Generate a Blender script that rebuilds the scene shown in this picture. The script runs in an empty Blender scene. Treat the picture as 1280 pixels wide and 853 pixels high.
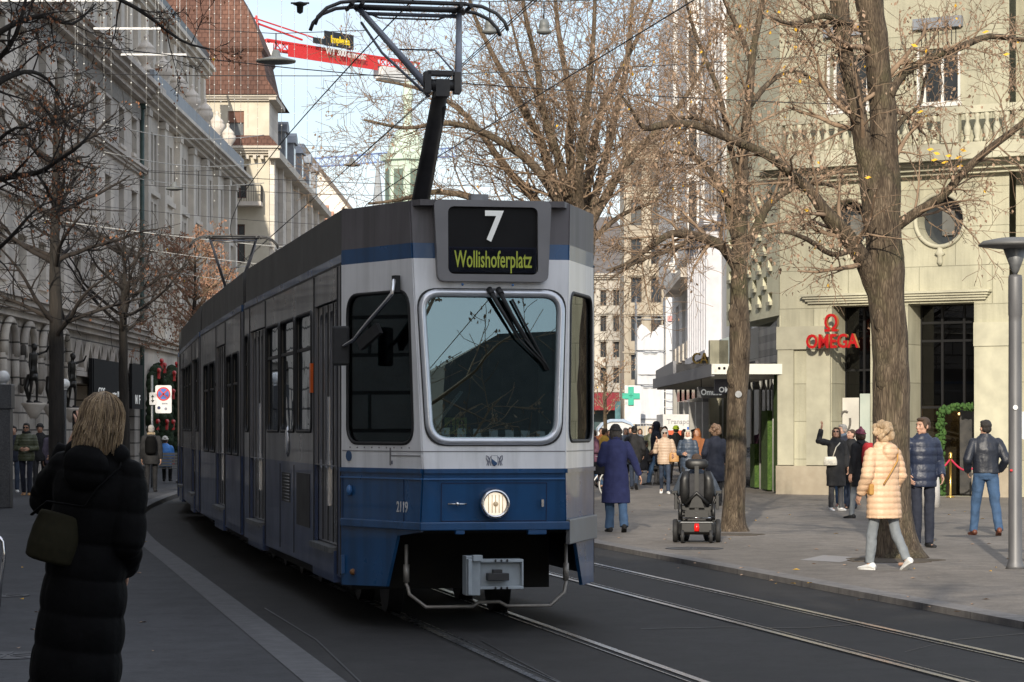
import bpy, bmesh, math, random
import numpy as np
from mathutils import Vector, Matrix, Euler, noise as mnoise
R = math.radians
random.seed(11)
sc = bpy.context.scene
COL = sc.collection
F, CZ, HV = 3258.0, 1.7, 537.0          # lens in pixels, eye height, horizon row

def at(u, v, Y):
    return Vector(((u-640)*Y/F, Y, CZ+(HV-v)*Y/F))
def gz(u, v, z=0.0):
    Y = (CZ-z)*F/(v-HV)
    return Vector(((u-640)*Y/F, Y, z))
def V(*a): return Vector(a)

# ------------------------------------------------------------------ materials
MATS = {}
def pm(name, c1, c2=None, scale=4.0, rough=.7, metal=0.0, bump=0.0, bscale=None, spec=.5, coat=0.0,
       emit=None, estr=0.0, stretch=(1, 1, 1), brick=None, dirt=0.0, rvar=0.1, detail=5.0, space='Object', stain=0.0, streak=0.0):
    if name in MATS: return MATS[name]
    m = bpy.data.materials.new(name); m.use_nodes = True
    nt = m.node_tree; N = nt.nodes; L = nt.links
    b = N['Principled BSDF']
    b.inputs['Metallic'].default_value = metal
    b.inputs['Specular IOR Level'].default_value = spec
    b.inputs['Coat Weight'].default_value = coat
    c2 = c2 or tuple(x*.8 for x in c1)
    tc = N.new('ShaderNodeTexCoord'); mp = N.new('ShaderNodeMapping'); mp.inputs['Scale'].default_value = stretch
    L.new(tc.outputs[space], mp.inputs['Vector'])
    nz = N.new('ShaderNodeTexNoise'); nz.inputs['Scale'].default_value = scale; nz.inputs['Detail'].default_value = detail
    L.new(mp.outputs['Vector'], nz.inputs['Vector'])
    rp = N.new('ShaderNodeValToRGB')
    rp.color_ramp.elements[0].position = .34; rp.color_ramp.elements[1].position = .68
    rp.color_ramp.elements[0].color = (*c1, 1); rp.color_ramp.elements[1].color = (*c2, 1)
    L.new(nz.outputs['Fac'], rp.inputs['Fac'])
    col = rp.outputs['Color']
    hgt = None
    if brick:
        ax, bw, bh, mort, mc = brick
        sx = N.new('ShaderNodeSeparateXYZ'); L.new(tc.outputs['Object'], sx.inputs[0])
        cx = N.new('ShaderNodeCombineXYZ')
        L.new(sx.outputs[ax[0]], cx.inputs[0]); L.new(sx.outputs[ax[1]], cx.inputs[1])
        bt = N.new('ShaderNodeTexBrick'); L.new(cx.outputs[0], bt.inputs['Vector'])
        bt.inputs['Scale'].default_value = 1.0
        bt.inputs['Brick Width'].default_value = bw; bt.inputs['Row Height'].default_value = bh
        bt.inputs['Mortar Size'].default_value = mort; bt.inputs['Mortar Smooth'].default_value = .2
        bt.inputs['Color1'].default_value = (1, 1, 1, 1); bt.inputs['Color2'].default_value = (.86, .86, .86, 1)
        bt.inputs['Mortar'].default_value = (*mc, 1)
        mx = N.new('ShaderNodeMixRGB'); mx.blend_type = 'MULTIPLY'; mx.inputs[0].default_value = 1
        L.new(col, mx.inputs[1]); L.new(bt.outputs['Color'], mx.inputs[2]); col = mx.outputs[0]
        hgt = bt.outputs['Fac']
    if dirt > 0:
        n2 = N.new('ShaderNodeTexNoise'); n2.inputs['Scale'].default_value = max(.35, scale*.12); n2.inputs['Detail'].default_value = 7
        mp2 = N.new('ShaderNodeMapping'); mp2.inputs['Scale'].default_value = (1, 1, .35); mp2.inputs['Location'].default_value = (3.1, 1.7, .4)
        L.new(tc.outputs[space], mp2.inputs['Vector']); L.new(mp2.outputs['Vector'], n2.inputs['Vector'])
        r2 = N.new('ShaderNodeValToRGB'); r2.color_ramp.elements[0].position = .38; r2.color_ramp.elements[1].position = .66
        r2.color_ramp.elements[0].color = (1-dirt, 1-dirt, 1-dirt*.95, 1); r2.color_ramp.elements[1].color = (1, 1, 1, 1)
        L.new(n2.outputs['Fac'], r2.inputs['Fac'])
        mx = N.new('ShaderNodeMixRGB'); mx.blend_type = 'MULTIPLY'; mx.inputs[0].default_value = 1
        L.new(col, mx.inputs[1]); L.new(r2.outputs['Color'], mx.inputs[2]); col = mx.outputs[0]
    for (sc_, st_, lo, hi) in ((.55, (1, .22, 1), .42, .60), (2.6, (1, 1, 1), .40, .58), (11, (1, 1, 1), .36, .50)) if stain > 0 else ():
        n2 = N.new('ShaderNodeTexNoise'); n2.inputs['Scale'].default_value = sc_; n2.inputs['Detail'].default_value = 6; n2.inputs['Roughness'].default_value = .62
        mp2 = N.new('ShaderNodeMapping'); mp2.inputs['Scale'].default_value = st_; mp2.inputs['Rotation'].default_value = (0, 0, -.196)
        L.new(tc.outputs[space], mp2.inputs['Vector']); L.new(mp2.outputs['Vector'], n2.inputs['Vector'])
        r2 = N.new('ShaderNodeValToRGB'); r2.color_ramp.elements[0].position = lo; r2.color_ramp.elements[1].position = hi
        r2.color_ramp.elements[0].color = (1-stain, 1-stain, 1-stain, 1); r2.color_ramp.elements[1].color = (1, 1, 1, 1)
        L.new(n2.outputs['Fac'], r2.inputs['Fac'])
        mx = N.new('ShaderNodeMixRGB'); mx.blend_type = 'MULTIPLY'; mx.inputs[0].default_value = 1
        L.new(col, mx.inputs[1]); L.new(r2.outputs['Color'], mx.inputs[2]); col = mx.outputs[0]
    if streak > 0:
        n2 = N.new('ShaderNodeTexNoise'); n2.inputs['Scale'].default_value = 7; n2.inputs['Detail'].default_value = 7; n2.inputs['Roughness'].default_value = .6
        mp2 = N.new('ShaderNodeMapping'); mp2.inputs['Scale'].default_value = (1, 1, .07); L.new(tc.outputs[space], mp2.inputs['Vector']); L.new(mp2.outputs['Vector'], n2.inputs['Vector'])
        r2 = N.new('ShaderNodeValToRGB'); r2.color_ramp.elements[0].position = .36; r2.color_ramp.elements[1].position = .56
        r2.color_ramp.elements[0].color = (1-streak, 1-streak, 1-streak*1.05, 1); r2.color_ramp.elements[1].color = (1, 1, 1, 1); L.new(n2.outputs['Fac'], r2.inputs['Fac'])
        mx = N.new('ShaderNodeMixRGB'); mx.blend_type = 'MULTIPLY'; mx.inputs[0].default_value = 1
        L.new(col, mx.inputs[1]); L.new(r2.outputs['Color'], mx.inputs[2]); col = mx.outputs[0]
    L.new(col, b.inputs['Base Color'])
    mr = N.new('ShaderNodeMapRange'); mr.inputs['To Min'].default_value = max(0, rough-rvar); mr.inputs['To Max'].default_value = min(1, rough+rvar)
    L.new(nz.outputs['Fac'], mr.inputs['Value']); L.new(mr.outputs[0], b.inputs['Roughness'])
    if bump > 0 or brick:
        bp = N.new('ShaderNodeBump'); bp.inputs['Strength'].default_value = 1.0
        bp.inputs['Distance'].default_value = bump if bump > 0 else .01
        n3 = N.new('ShaderNodeTexNoise'); n3.inputs['Scale'].default_value = bscale or scale*3; n3.inputs['Detail'].default_value = 4
        L.new(mp.outputs['Vector'], n3.inputs['Vector'])
        h = n3.outputs['Fac']
        if hgt is not None:
            ma = N.new('ShaderNodeMath'); ma.operation = 'SUBTRACT'
            L.new(h, ma.inputs[0]); L.new(hgt, ma.inputs[1]); h = ma.outputs[0]
        L.new(h, bp.inputs['Height']); L.new(bp.outputs[0], b.inputs['Normal'])
    if emit:
        b.inputs['Emission Color'].default_value = (*emit, 1); b.inputs['Emission Strength'].default_value = estr
    MATS[name] = m
    return m

def glass(name, tint, gl=.3, gcol=(1, 1, 1), rough=0.0, wav=0.0):
    """thin tinted pane: transparent tint under a mirror layer"""
    if name in MATS: return MATS[name]
    m = bpy.data.materials.new(name); m.use_nodes = True
    nt = m.node_tree; N = nt.nodes; L = nt.links
    N.remove(N['Principled BSDF']); out = N['Material Output']
    t = N.new('ShaderNodeBsdfTransparent'); t.inputs[0].default_value = (*tint, 1)
    g = N.new('ShaderNodeBsdfGlossy'); g.inputs['Color'].default_value = (*gcol, 1); g.inputs['Roughness'].default_value = rough
    fr = N.new('ShaderNodeLayerWeight'); fr.inputs['Blend'].default_value = .25
    ad = N.new('ShaderNodeMath'); ad.operation = 'ADD'; ad.use_clamp = True; ad.inputs[1].default_value = gl
    sm = N.new('ShaderNodeMath'); sm.operation = 'MULTIPLY'; sm.inputs[1].default_value = .6
    L.new(fr.outputs['Fresnel'], sm.inputs[0]); L.new(sm.outputs[0], ad.inputs[0])
    mx = N.new('ShaderNodeMixShader'); L.new(ad.outputs[0], mx.inputs[0]); L.new(t.outputs[0], mx.inputs[1]); L.new(g.outputs[0], mx.inputs[2])
    if wav > 0:
        tc = N.new('ShaderNodeTexCoord'); nz = N.new('ShaderNodeTexNoise'); nz.inputs['Scale'].default_value = 1.3
        bp = N.new('ShaderNodeBump'); bp.inputs['Distance'].default_value = wav
        L.new(tc.outputs['Object'], nz.inputs['Vector']); L.new(nz.outputs['Fac'], bp.inputs['Height']); L.new(bp.outputs[0], g.inputs['Normal'])
    L.new(mx.outputs[0], out.inputs[0])
    MATS[name] = m
    return m

# ------------------------------------------------------------------ mesh builder
class MB:
    def __init__(s): s.v = []; s.f = []; s.m = []; s.s = []
    def add(s, vs, fs, m=0, sm=False):
        o = len(s.v); s.v += [tuple(p) for p in vs]
        for f in fs:
            s.f.append(tuple(i+o for i in f)); s.m.append(m); s.s.append(sm)
        return s
    def box(s, x0, x1, y0, y1, z0, z1, m=0, M=None):
        vs = [Vector((x, y, z)) for z in (z0, z1) for y in (y0, y1) for x in (x0, x1)]
        if M: vs = [M @ p for p in vs]
        return s.add(vs, [(0, 2, 3, 1), (4, 5, 7, 6), (0, 1, 5, 4), (1, 3, 7, 5), (3, 2, 6, 7), (2, 0, 4, 6)], m)
    def cbox(s, c, d, rz=0, m=0):
        M = Matrix.Translation(c) @ Matrix.Rotation(rz, 4, 'Z')
        return s.box(-d[0]/2, d[0]/2, -d[1]/2, d[1]/2, -d[2]/2, d[2]/2, m, M)
    def bar(s, p0, p1, w, h, m=0, up=(0, 0, 1)):
        p0 = Vector(p0); p1 = Vector(p1); d = p1-p0; L = d.length; z = d.normalized()
        u = Vector(up)
        if abs(u.dot(z)) > .98: u = Vector((1, 0, 0))
        x = u.cross(z).normalized(); y = z.cross(x)
        M = Matrix(((x.x, y.x, z.x, p0.x), (x.y, y.y, z.y, p0.y), (x.z, y.z, z.z, p0.z), (0, 0, 0, 1)))
        return s.box(-w/2, w/2, -h/2, h/2, 0, L, m, M)
    def tube(s, pts, r, n=8, m=0, caps=True, sm=True, ell=1.0):
        pts = [Vector(p) for p in pts]; k = len(pts)
        rs = r if isinstance(r, (list, tuple)) else [r]*k
        t0 = (pts[1]-pts[0]).normalized()
        ref = Vector((0, 0, 1)) if abs(t0.z) < .9 else Vector((0, 1, 0))
        x = ref.cross(t0).normalized()
        vs = []
        for i, p in enumerate(pts):
            if i == 0: t = t0
            elif i == k-1: t = (pts[i]-pts[i-1]).normalized()
            else: t = ((pts[i+1]-p).normalized()+(p-pts[i-1]).normalized()).normalized()
            x = (x-t*x.dot(t)).normalized(); y = t.cross(x)
            for j in range(n):
                a = 2*math.pi*j/n
                vs.append(p+(x*math.cos(a)+y*math.sin(a)*ell)*rs[i])
        fs = [(i*n+j, i*n+(j+1) % n, (i+1)*n+(j+1) % n, (i+1)*n+j) for i in range(k-1) for j in range(n)]
        s.add(vs, fs, m, sm)
        if caps:
            o = len(s.v)-len(vs)
            s.f.append(tuple(o+j for j in reversed(range(n)))); s.m.append(m); s.s.append(False)
            s.f.append(tuple(o+(k-1)*n+j for j in range(n))); s.m.append(m); s.s.append(False)
        return s
    def lathe(s, prof, c=(0, 0, 0), n=16, m=0, M=None, sm=True):
        vs = []; k = len(prof)
        for r, z in prof:
            for j in range(n):
                a = 2*math.pi*j/n
                p = Vector((r*math.cos(a), r*math.sin(a), z))
                if M: p = M @ p
                vs.append(p+Vector(c))
        fs = [(i*n+j, i*n+(j+1) % n, (i+1)*n+(j+1) % n, (i+1)*n+j) for i in range(k-1) for j in range(n)]
        s.add(vs, fs, m, sm); o = len(s.v)-len(vs)
        s.f.append(tuple(o+j for j in reversed(range(n)))); s.m.append(m); s.s.append(False)
        s.f.append(tuple(o+(k-1)*n+j for j in range(n))); s.m.append(m); s.s.append(False)
        return s
    def loft(s, secs, n=18, m=0, M=None):
        """secs: (x, y, z, rx, ry) elliptical rings, bottom to top"""
        vs = []; k = len(secs)
        for (x, y, z, rx, ry) in secs:
            for j in range(n):
                a = 2*math.pi*j/n
                p = Vector((x+rx*math.cos(a), y+ry*math.sin(a), z))
                vs.append(M @ p if M else p)
        fs = [(i*n+j, i*n+(j+1) % n, (i+1)*n+(j+1) % n, (i+1)*n+j) for i in range(k-1) for j in range(n)]
        fs += [tuple(reversed(range(n))), tuple((k-1)*n+j for j in range(n))]
        return s.add(vs, fs, m, True)
    def sph(s, c, r, n=12, m=0, M=None, k=None):
        k = k or max(4, n//2)
        rx, ry, rz = r if isinstance(r, (tuple, list)) else (r, r, r)
        vs = []
        for i in range(k+1):
            ph = math.pi*i/k - math.pi/2
            rr = max(1e-4, math.cos(ph))
            for j in range(n):
                a = 2*math.pi*j/n
                p = Vector((rx*rr*math.cos(a), ry*rr*math.sin(a), rz*math.sin(ph)))
                if M: p = M @ p
                vs.append(p+Vector(c))
        fs = [(i*n+j, i*n+(j+1) % n, (i+1)*n+(j+1) % n, (i+1)*n+j) for i in range(k) for j in range(n)]
        fs += [tuple(reversed(range(n))), tuple(k*n+j for j in range(n))]
        return s.add(vs, fs, m, True)
    def prism(s, poly, z0, z1, m=0, M=None):
        n = len(poly)
        vs = [Vector((x, y, z0)) for x, y in poly]+[Vector((x, y, z1)) for x, y in poly]
        if M: vs = [M @ p for p in vs]
        fs = [(i, (i+1) % n, n+(i+1) % n, n+i) for i in range(n)]+[tuple(reversed(range(n))), tuple(range(n, 2*n))]
        return s.add(vs, fs, m)
    def ribbon(s, A, B, m=0):
        vs = list(A)+list(B); n = len(A)
        return s.add(vs, [(i, n+i, n+i+1, i+1) for i in range(n-1)], m)
    def mesh(s, me, M=None, m=0, fn=None):
        vs = []
        for v in me.vertices:
            p = v.co.copy()
            if fn: p = Vector(fn(p))
            if M: p = M @ p
            vs.append(p)
        flip = M is not None and M.to_3x3().determinant() < 0
        fs = [tuple(reversed(p.vertices)) if flip else tuple(p.vertices) for p in me.polygons]
        o = len(s.v); s.v += [tuple(p) for p in vs]
        for p, f in zip(me.polygons, fs):
            s.f.append(tuple(i+o for i in f)); s.m.append(m); s.s.append(p.use_smooth)
        return s
    def data(s, name, mats):
        me = bpy.data.meshes.new(name); me.from_pydata(s.v, [], s.f)
        for mm in (mats if isinstance(mats, (list, tuple)) else [mats]): me.materials.append(mm)
        me.polygons.foreach_set('material_index', s.m); me.polygons.foreach_set('use_smooth', s.s)
        me.update(); return me
    def build(s, name, mats, parent=None, w=False, bevel=0):
        if w and parent is not None:
            Mi = RM[parent.name].inverted(); s.v = [tuple(Mi @ Vector(p)) for p in s.v]
        o = bpy.data.objects.new(name, s.data(name, mats)); COL.objects.link(o)
        if parent is not None: o.parent = parent
        if bevel:
            b = o.modifiers.new('edge', 'BEVEL'); b.width = bevel; b.segments = 2; b.limit_method = 'ANGLE'
        return o
def pieces(mb, name, mats, parent=None, bevel=0):
    """one object for every separate piece collected in the builder"""
    par = list(range(len(mb.v)))
    def find(i):
        while par[i] != i: par[i] = par[par[i]]; i = par[i]
        return i
    for f in mb.f:
        for i in f[1:]: par[find(i)] = find(f[0])
    groups = {}
    for k, f in enumerate(mb.f): groups.setdefault(find(f[0]), []).append(k)
    out = []
    for ks in groups.values():
        m = MB(); ids = {}
        for k in ks:
            for i in mb.f[k]:
                if i not in ids: ids[i] = len(m.v); m.v.append(mb.v[i])
            m.f.append(tuple(ids[i] for i in mb.f[k])); m.m.append(mb.m[k]); m.s.append(mb.s[k])
        out.append(m.build(name, mats, parent, bevel=bevel))
    return out
RM = {}
def tag(o, label=None, cat=None, group=None, kind=None):
    if label: o['label'] = label
    if cat: o['category'] = cat
    if group: o['group'] = group
    if kind: o['kind'] = kind
    return o
def thing(name, loc=(0, 0, 0), rz=0, label=None, cat=None, group=None):
    o = bpy.data.objects.new(name, None); COL.objects.link(o)
    o.location = loc; o.rotation_euler = (0, 0, rz); o.empty_display_size = .2
    RM[o.name] = Matrix.Translation(Vector(loc)) @ Matrix.Rotation(rz, 4, 'Z')
    return tag(o, label, cat, group)
def place(o, loc, rz=0):
    o.location = loc; o.rotation_euler = (0, 0, rz)
    RM[o.name] = Matrix.Translation(Vector(loc)) @ Matrix.Rotation(rz, 4, 'Z')
    return o
def link(name, me, parent=None, loc=(0, 0, 0), rz=0):
    o = bpy.data.objects.new(name, me); COL.objects.link(o); o.parent = parent
    o.location = loc; o.rotation_euler = (0, 0, rz); return o
def struct(mb, name, mats): return tag(mb.build(name, mats), kind='structure')
def dup(root, loc, rz, label=None):
    """a copy of a thing with copies of its parts and sub-parts"""
    r = root.copy(); COL.objects.link(r); r.location = loc; r.rotation_euler = (0, 0, rz)
    RM[r.name] = Matrix.Translation(Vector(loc)) @ Matrix.Rotation(rz, 4, 'Z')
    if label: r['label'] = label
    for ch in [o for o in COL.objects if o.parent == root]:
        c = ch.copy(); COL.objects.link(c); c.parent = r
        for g in [o for o in COL.objects if o.parent == ch]:
            d = g.copy(); COL.objects.link(d); d.parent = c
    return r

def plate(outline, holes=(), t=.03):
    """flat panel with holes in (x, y), thickness t along z (-t/2..t/2)"""
    cu = bpy.data.curves.new('c', 'CURVE'); cu.dimensions = '2D'; cu.fill_mode = 'BOTH'; cu.extrude = t/2
    for lp in [outline]+list(holes):
        sp = cu.splines.new('POLY'); sp.points.add(len(lp)-1); sp.use_cyclic_u = True
        for i, (x, y) in enumerate(lp): sp.points[i].co = (x, y, 0, 1)
    o = bpy.data.objects.new('c', cu); me = bpy.data.meshes.new_from_object(o)
    bpy.data.objects.remove(o); bpy.data.curves.remove(cu)
    for p in me.polygons: p.use_smooth = False
    return me
def rrect(x0, x1, y0, y1, r, n=5):
    pts = []
    for cx, cy, a0 in ((x1-r, y0+r, -90), (x1-r, y1-r, 0), (x0+r, y1-r, 90), (x0+r, y0+r, 180)):
        for i in range(n+1):
            a = R(a0+90*i/n); pts.append((cx+r*math.cos(a), cy+r*math.sin(a)))
    return pts
def rquad(q, r, n=5):
    """rounded corners on a convex quad given counter-clockwise"""
    pts = []
    for i in range(4):
        p = Vector(q[i]); a = Vector(q[i-1])-p; b = Vector(q[(i+1) % 4])-p
        A = p+a.normalized()*r; B = p+b.normalized()*r
        for k in range(n+1):
            t = k/n; pts.append(tuple(A*(1-t)**2+p*2*t*(1-t)+B*t**2))
    return pts
def text(body, size, ext=.004, sx=1.0, align='CENTER', bold=0.0):
    cu = bpy.data.curves.new('t', 'FONT'); cu.body = body; cu.size = size; cu.extrude = ext
    cu.align_x = align; cu.align_y = 'CENTER'; cu.offset = bold; cu.resolution_u = 3
    o = bpy.data.objects.new('t', cu); me = bpy.data.meshes.new_from_object(o)
    bpy.data.objects.remove(o); bpy.data.curves.remove(cu)
    for v in me.vertices: v.co.x *= sx
    return me
UPR = Matrix(((1, 0, 0, 0), (0, 0, -1, 0), (0, 1, 0, 0), (0, 0, 0, 1)))   # (x,y,z)->(x,-z,y): stands a flat plate up, front to -Y
def upright(x=0, y=0, z=0, rz=0): return Matrix.Translation((x, y, z)) @ Matrix.Rotation(rz, 4, 'Z') @ UPR

TS = bpy.data.scenes.new('workshop')
def organic(mb, voxel, smooth=4, fac=.5, mat=None, name='body'):
    """closed overlapping shapes fused into one continuous surface"""
    me = mb.data('tmp', [])
    o = bpy.data.objects.new('tmp', me); TS.collection.objects.link(o)
    r = o.modifiers.new('r', 'REMESH'); r.mode = 'VOXEL'; r.voxel_size = voxel; r.use_smooth_shade = True
    s = o.modifiers.new('s', 'SMOOTH'); s.factor = fac; s.iterations = smooth
    vl = TS.view_layers[0]; vl.update()
    out = bpy.data.meshes.new_from_object(o.evaluated_get(vl.depsgraph))
    bpy.data.objects.remove(o); bpy.data.meshes.remove(me)
    out.name = name
    out.polygons.foreach_set('use_smooth', [True]*len(out.polygons))
    if mat:
        out.materials.clear(); out.materials.append(mat)
    return out
# ------------------------------------------------------------------ camera, world, sun
cam_d = bpy.data.cameras.new('camera'); cam = bpy.data.objects.new('camera', cam_d); COL.objects.link(cam)
cam.location = (0, 0, CZ); cam.rotation_euler = (R(90), 0, 0)
cam_d.sensor_width = 36.0; cam_d.sensor_fit = 'HORIZONTAL'; cam_d.lens = 36*F/1280
cam_d.shift_y = (HV-426.5)/1280; cam_d.clip_end = 6000; cam_d.clip_start = .1
sc.camera = cam
SUN_EL = R(22); AZ = Vector((-.12, -1, 0)).normalized()
to_sun = AZ*math.cos(SUN_EL)+Vector((0, 0, math.sin(SUN_EL)))
sd = bpy.data.lights.new('sun', 'SUN'); sd.energy = 5.0; sd.angle = R(.5); sd.color = (1, .905, .755)
so = bpy.data.objects.new('sun', sd); COL.objects.link(so); so.rotation_euler = to_sun.to_track_quat('Z', 'Y').to_euler()
so.location = (0, -30, 40)
wd = bpy.data.worlds.new('World'); sc.world = wd; wd.use_nodes = True
nt = wd.node_tree; N = nt.nodes; L = nt.links
sk = N.new('ShaderNodeTexSky'); sk.sky_type = 'NISHITA'; sk.sun_disc = False
sk.sun_elevation = SUN_EL; sk.sun_rotation = math.atan2(AZ.x, AZ.y); sk.air_density = 1.0; sk.dust_density = 1.2; sk.altitude = 400
tc = N.new('ShaderNodeTexCoord'); mp = N.new('ShaderNodeMapping'); mp.inputs['Scale'].default_value = (1.4, 1.4, 5.5)
nz = N.new('ShaderNodeTexNoise'); nz.inputs['Scale'].default_value = 2.6; nz.inputs['Detail'].default_value = 8; nz.inputs['Distortion'].default_value = .5
L.new(tc.outputs['Generated'], mp.inputs[0]); L.new(mp.outputs[0], nz.inputs['Vector'])
rp = N.new('ShaderNodeValToRGB'); rp.color_ramp.elements[0].position = .38; rp.color_ramp.elements[1].position = .72
rp.color_ramp.elements[0].color = (.12, .12, .12, 1); rp.color_ramp.elements[1].color = (.62, .62, .62, 1)
L.new(nz.outputs['Fac'], rp.inputs[0])
mx = N.new('ShaderNodeMixRGB'); mx.inputs[2].default_value = (8.6, 9.0, 9.8, 1)
L.new(rp.outputs[0], mx.inputs[0]); L.new(sk.outputs[0], mx.inputs[1])
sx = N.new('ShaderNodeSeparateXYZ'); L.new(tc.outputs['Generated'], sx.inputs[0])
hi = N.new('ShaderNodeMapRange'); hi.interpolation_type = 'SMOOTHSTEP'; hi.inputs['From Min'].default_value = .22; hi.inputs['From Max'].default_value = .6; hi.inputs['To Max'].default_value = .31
L.new(sx.outputs[2], hi.inputs['Value']); m2 = N.new('ShaderNodeMixRGB'); m2.inputs[2].default_value = (13.5, 14, 15, 1)      # bright veil added overhead, out of frame, to lift light in the shade
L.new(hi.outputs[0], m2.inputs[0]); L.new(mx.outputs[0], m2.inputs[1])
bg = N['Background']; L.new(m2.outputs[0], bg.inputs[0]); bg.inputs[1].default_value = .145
sc.view_settings.view_transform = 'Standard'; sc.view_settings.look = 'None'; sc.view_settings.exposure = 0
sc.cycles.max_bounces = 8; sc.cycles.transparent_max_bounces = 24; sc.cycles.use_denoising = True
sc.cycles.sample_clamp_indirect = 6

# ------------------------------------------------------------------ shared materials
asphalt = pm('asphalt', (.019, .018, .019), (.034, .032, .032), scale=40, rough=.75, spec=.3, bump=.004, bscale=160, stain=.32)
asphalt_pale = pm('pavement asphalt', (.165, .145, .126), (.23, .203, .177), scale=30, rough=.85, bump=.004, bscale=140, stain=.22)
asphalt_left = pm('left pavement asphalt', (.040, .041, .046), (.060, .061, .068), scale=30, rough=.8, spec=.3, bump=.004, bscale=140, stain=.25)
granite_kerb = pm('granite kerb', (.16, .15, .142), (.22, .205, .195), scale=60, rough=.75, bump=.003, dirt=.3, brick=((1, 0), 1.2, 50, .012, (.5, .5, .5)))
steel_rail = pm('steel rail', (.5, .5, .52), (.36, .36, .38), scale=9, rough=.28, metal=1, rvar=.12)
groove_black = pm('groove black', (.012, .012, .012), rough=.9)
dark_metal = pm('dark metal', (.02, .02, .022), (.035, .035, .037), rough=.45, scale=8)
grey_metal = pm('grey metal', (.22, .23, .24), (.30, .31, .32), rough=.42, metal=.6, scale=12, dirt=.25)
chrome = pm('chrome', (.75, .75, .77), (.65, .65, .67), rough=.12, metal=1, rvar=.05)
black_rubber = pm('black rubber', (.015, .015, .016), (.025, .025, .026), rough=.7, scale=20)
black_gloss = pm('black gloss', (.008, .008, .009), rough=.12, rvar=.04)
white_paint = pm('white paint', (.72, .72, .72), (.62, .62, .62), rough=.5, scale=6, dirt=.15)
red_paint = pm('red paint', (.55, .02, .02), (.45, .02, .02), rough=.4)
gold = pm('gold', (.85, .58, .18), (.7, .45, .12), rough=.25, metal=1)
stone_grey = pm('grey limestone', (.68, .62, .54), (.80, .735, .65), scale=2.2, rough=.85, bump=.012, bscale=14, dirt=.35, brick=((0, 2), 1.25, .62, .008, (.72, .72, .72)))
stone_rustic = pm('rusticated limestone', (.52, .47, .41), (.63, .575, .50), scale=2.2, rough=.88, bump=.016, bscale=14, dirt=.4, brick=((0, 2), 1.5, .56, .03, (.22, .22, .22)))
stone_trim = pm('limestone trim', (.63, .57, .50), (.74, .675, .60), scale=3, rough=.85, bump=.008, bscale=20, dirt=.35)
stone_pilaster = pm('pilaster stone', (.64, .59, .515), (.76, .70, .61), scale=2, rough=.85, bump=.01, bscale=16, dirt=.3)
lead_grey = pm('lead sheet', (.20, .22, .25), (.28, .30, .33), scale=3, rough=.55, dirt=.2)
pane_dark = pm('window glass', (.018, .022, .027), (.05, .058, .065), scale=.6, rough=.06, spec=.9, rvar=.03)
pane_curtain = pm('curtained glass', (.18, .19, .2), (.09, .1, .11), scale=.9, rough=.12, spec=.9, stretch=(3, 3, .6), rvar=.04)
frame_dark = pm('dark window frame', (.06, .05, .045), rough=.6)
frame_white = pm('white window frame', (.7, .69, .66), rough=.55)
def barkmat(name, dark, mid, moss):
    m = pm(name, dark, mid, scale=11, rough=.95, stretch=(1.5, 1.5, .30)); nt = m.node_tree; N = nt.nodes; L = nt.links
    b = N['Principled BSDF']; tc = N.new('ShaderNodeTexCoord')
    mp = N.new('ShaderNodeMapping'); mp.inputs['Scale'].default_value = (1, 1, .16); L.new(tc.outputs['Object'], mp.inputs[0])
    nz = N.new('ShaderNodeTexNoise'); nz.inputs['Scale'].default_value = 6; L.new(mp.outputs[0], nz.inputs['Vector'])
    mv = N.new('ShaderNodeMixRGB'); mv.inputs[0].default_value = .12; L.new(mp.outputs[0], mv.inputs[1]); L.new(nz.outputs['Color'], mv.inputs[2])
    vo = N.new('ShaderNodeTexVoronoi'); vo.feature = 'DISTANCE_TO_EDGE'; vo.inputs['Scale'].default_value = 46; L.new(mv.outputs[0], vo.inputs['Vector'])
    rp = N.new('ShaderNodeValToRGB'); rp.color_ramp.elements[0].position = 0; rp.color_ramp.elements[1].position = .22
    rp.color_ramp.elements[0].color = (.42, .40, .38, 1); rp.color_ramp.elements[1].color = (1, 1, 1, 1); L.new(vo.outputs['Distance'], rp.inputs[0])
    src = b.inputs['Base Color'].links[0].from_socket
    n2 = N.new('ShaderNodeTexNoise'); n2.inputs['Scale'].default_value = 2.2; n2.inputs['Detail'].default_value = 6; L.new(tc.outputs['Object'], n2.inputs['Vector'])
    r2 = N.new('ShaderNodeValToRGB'); r2.color_ramp.elements[0].position = .50; r2.color_ramp.elements[1].position = .68; L.new(n2.outputs['Fac'], r2.inputs[0])
    mo = N.new('ShaderNodeMixRGB'); mo.inputs[2].default_value = (*moss, 1); L.new(src, mo.inputs[1])
    mu = N.new('ShaderNodeMath'); mu.operation = 'MULTIPLY'; mu.inputs[1].default_value = .55; L.new(r2.outputs['Color'], mu.inputs[0]); L.new(mu.outputs[0], mo.inputs[0])
    mx = N.new('ShaderNodeMixRGB'); mx.blend_type = 'MULTIPLY'; mx.inputs[0].default_value = 1; L.new(mo.outputs[0], mx.inputs[1]); L.new(rp.outputs[0], mx.inputs[2]); L.new(mx.outputs[0], b.inputs['Base Color'])
    ad = N.new('ShaderNodeMath'); ad.operation = 'ADD'; L.new(vo.outputs['Distance'], ad.inputs[0]); L.new(nz.outputs['Fac'], ad.inputs[1])
    bp = N.new('ShaderNodeBump'); bp.inputs['Distance'].default_value = .022; L.new(ad.outputs[0], bp.inputs['Height']); L.new(bp.outputs[0], b.inputs['Normal'])
    return m
bark = barkmat('bark', (.068, .047, .030), (.18, .137, .093), (.085, .085, .035))
bark_tan = barkmat('tan bark', (.105, .078, .052), (.27, .205, .145), (.13, .11, .06))
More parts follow.
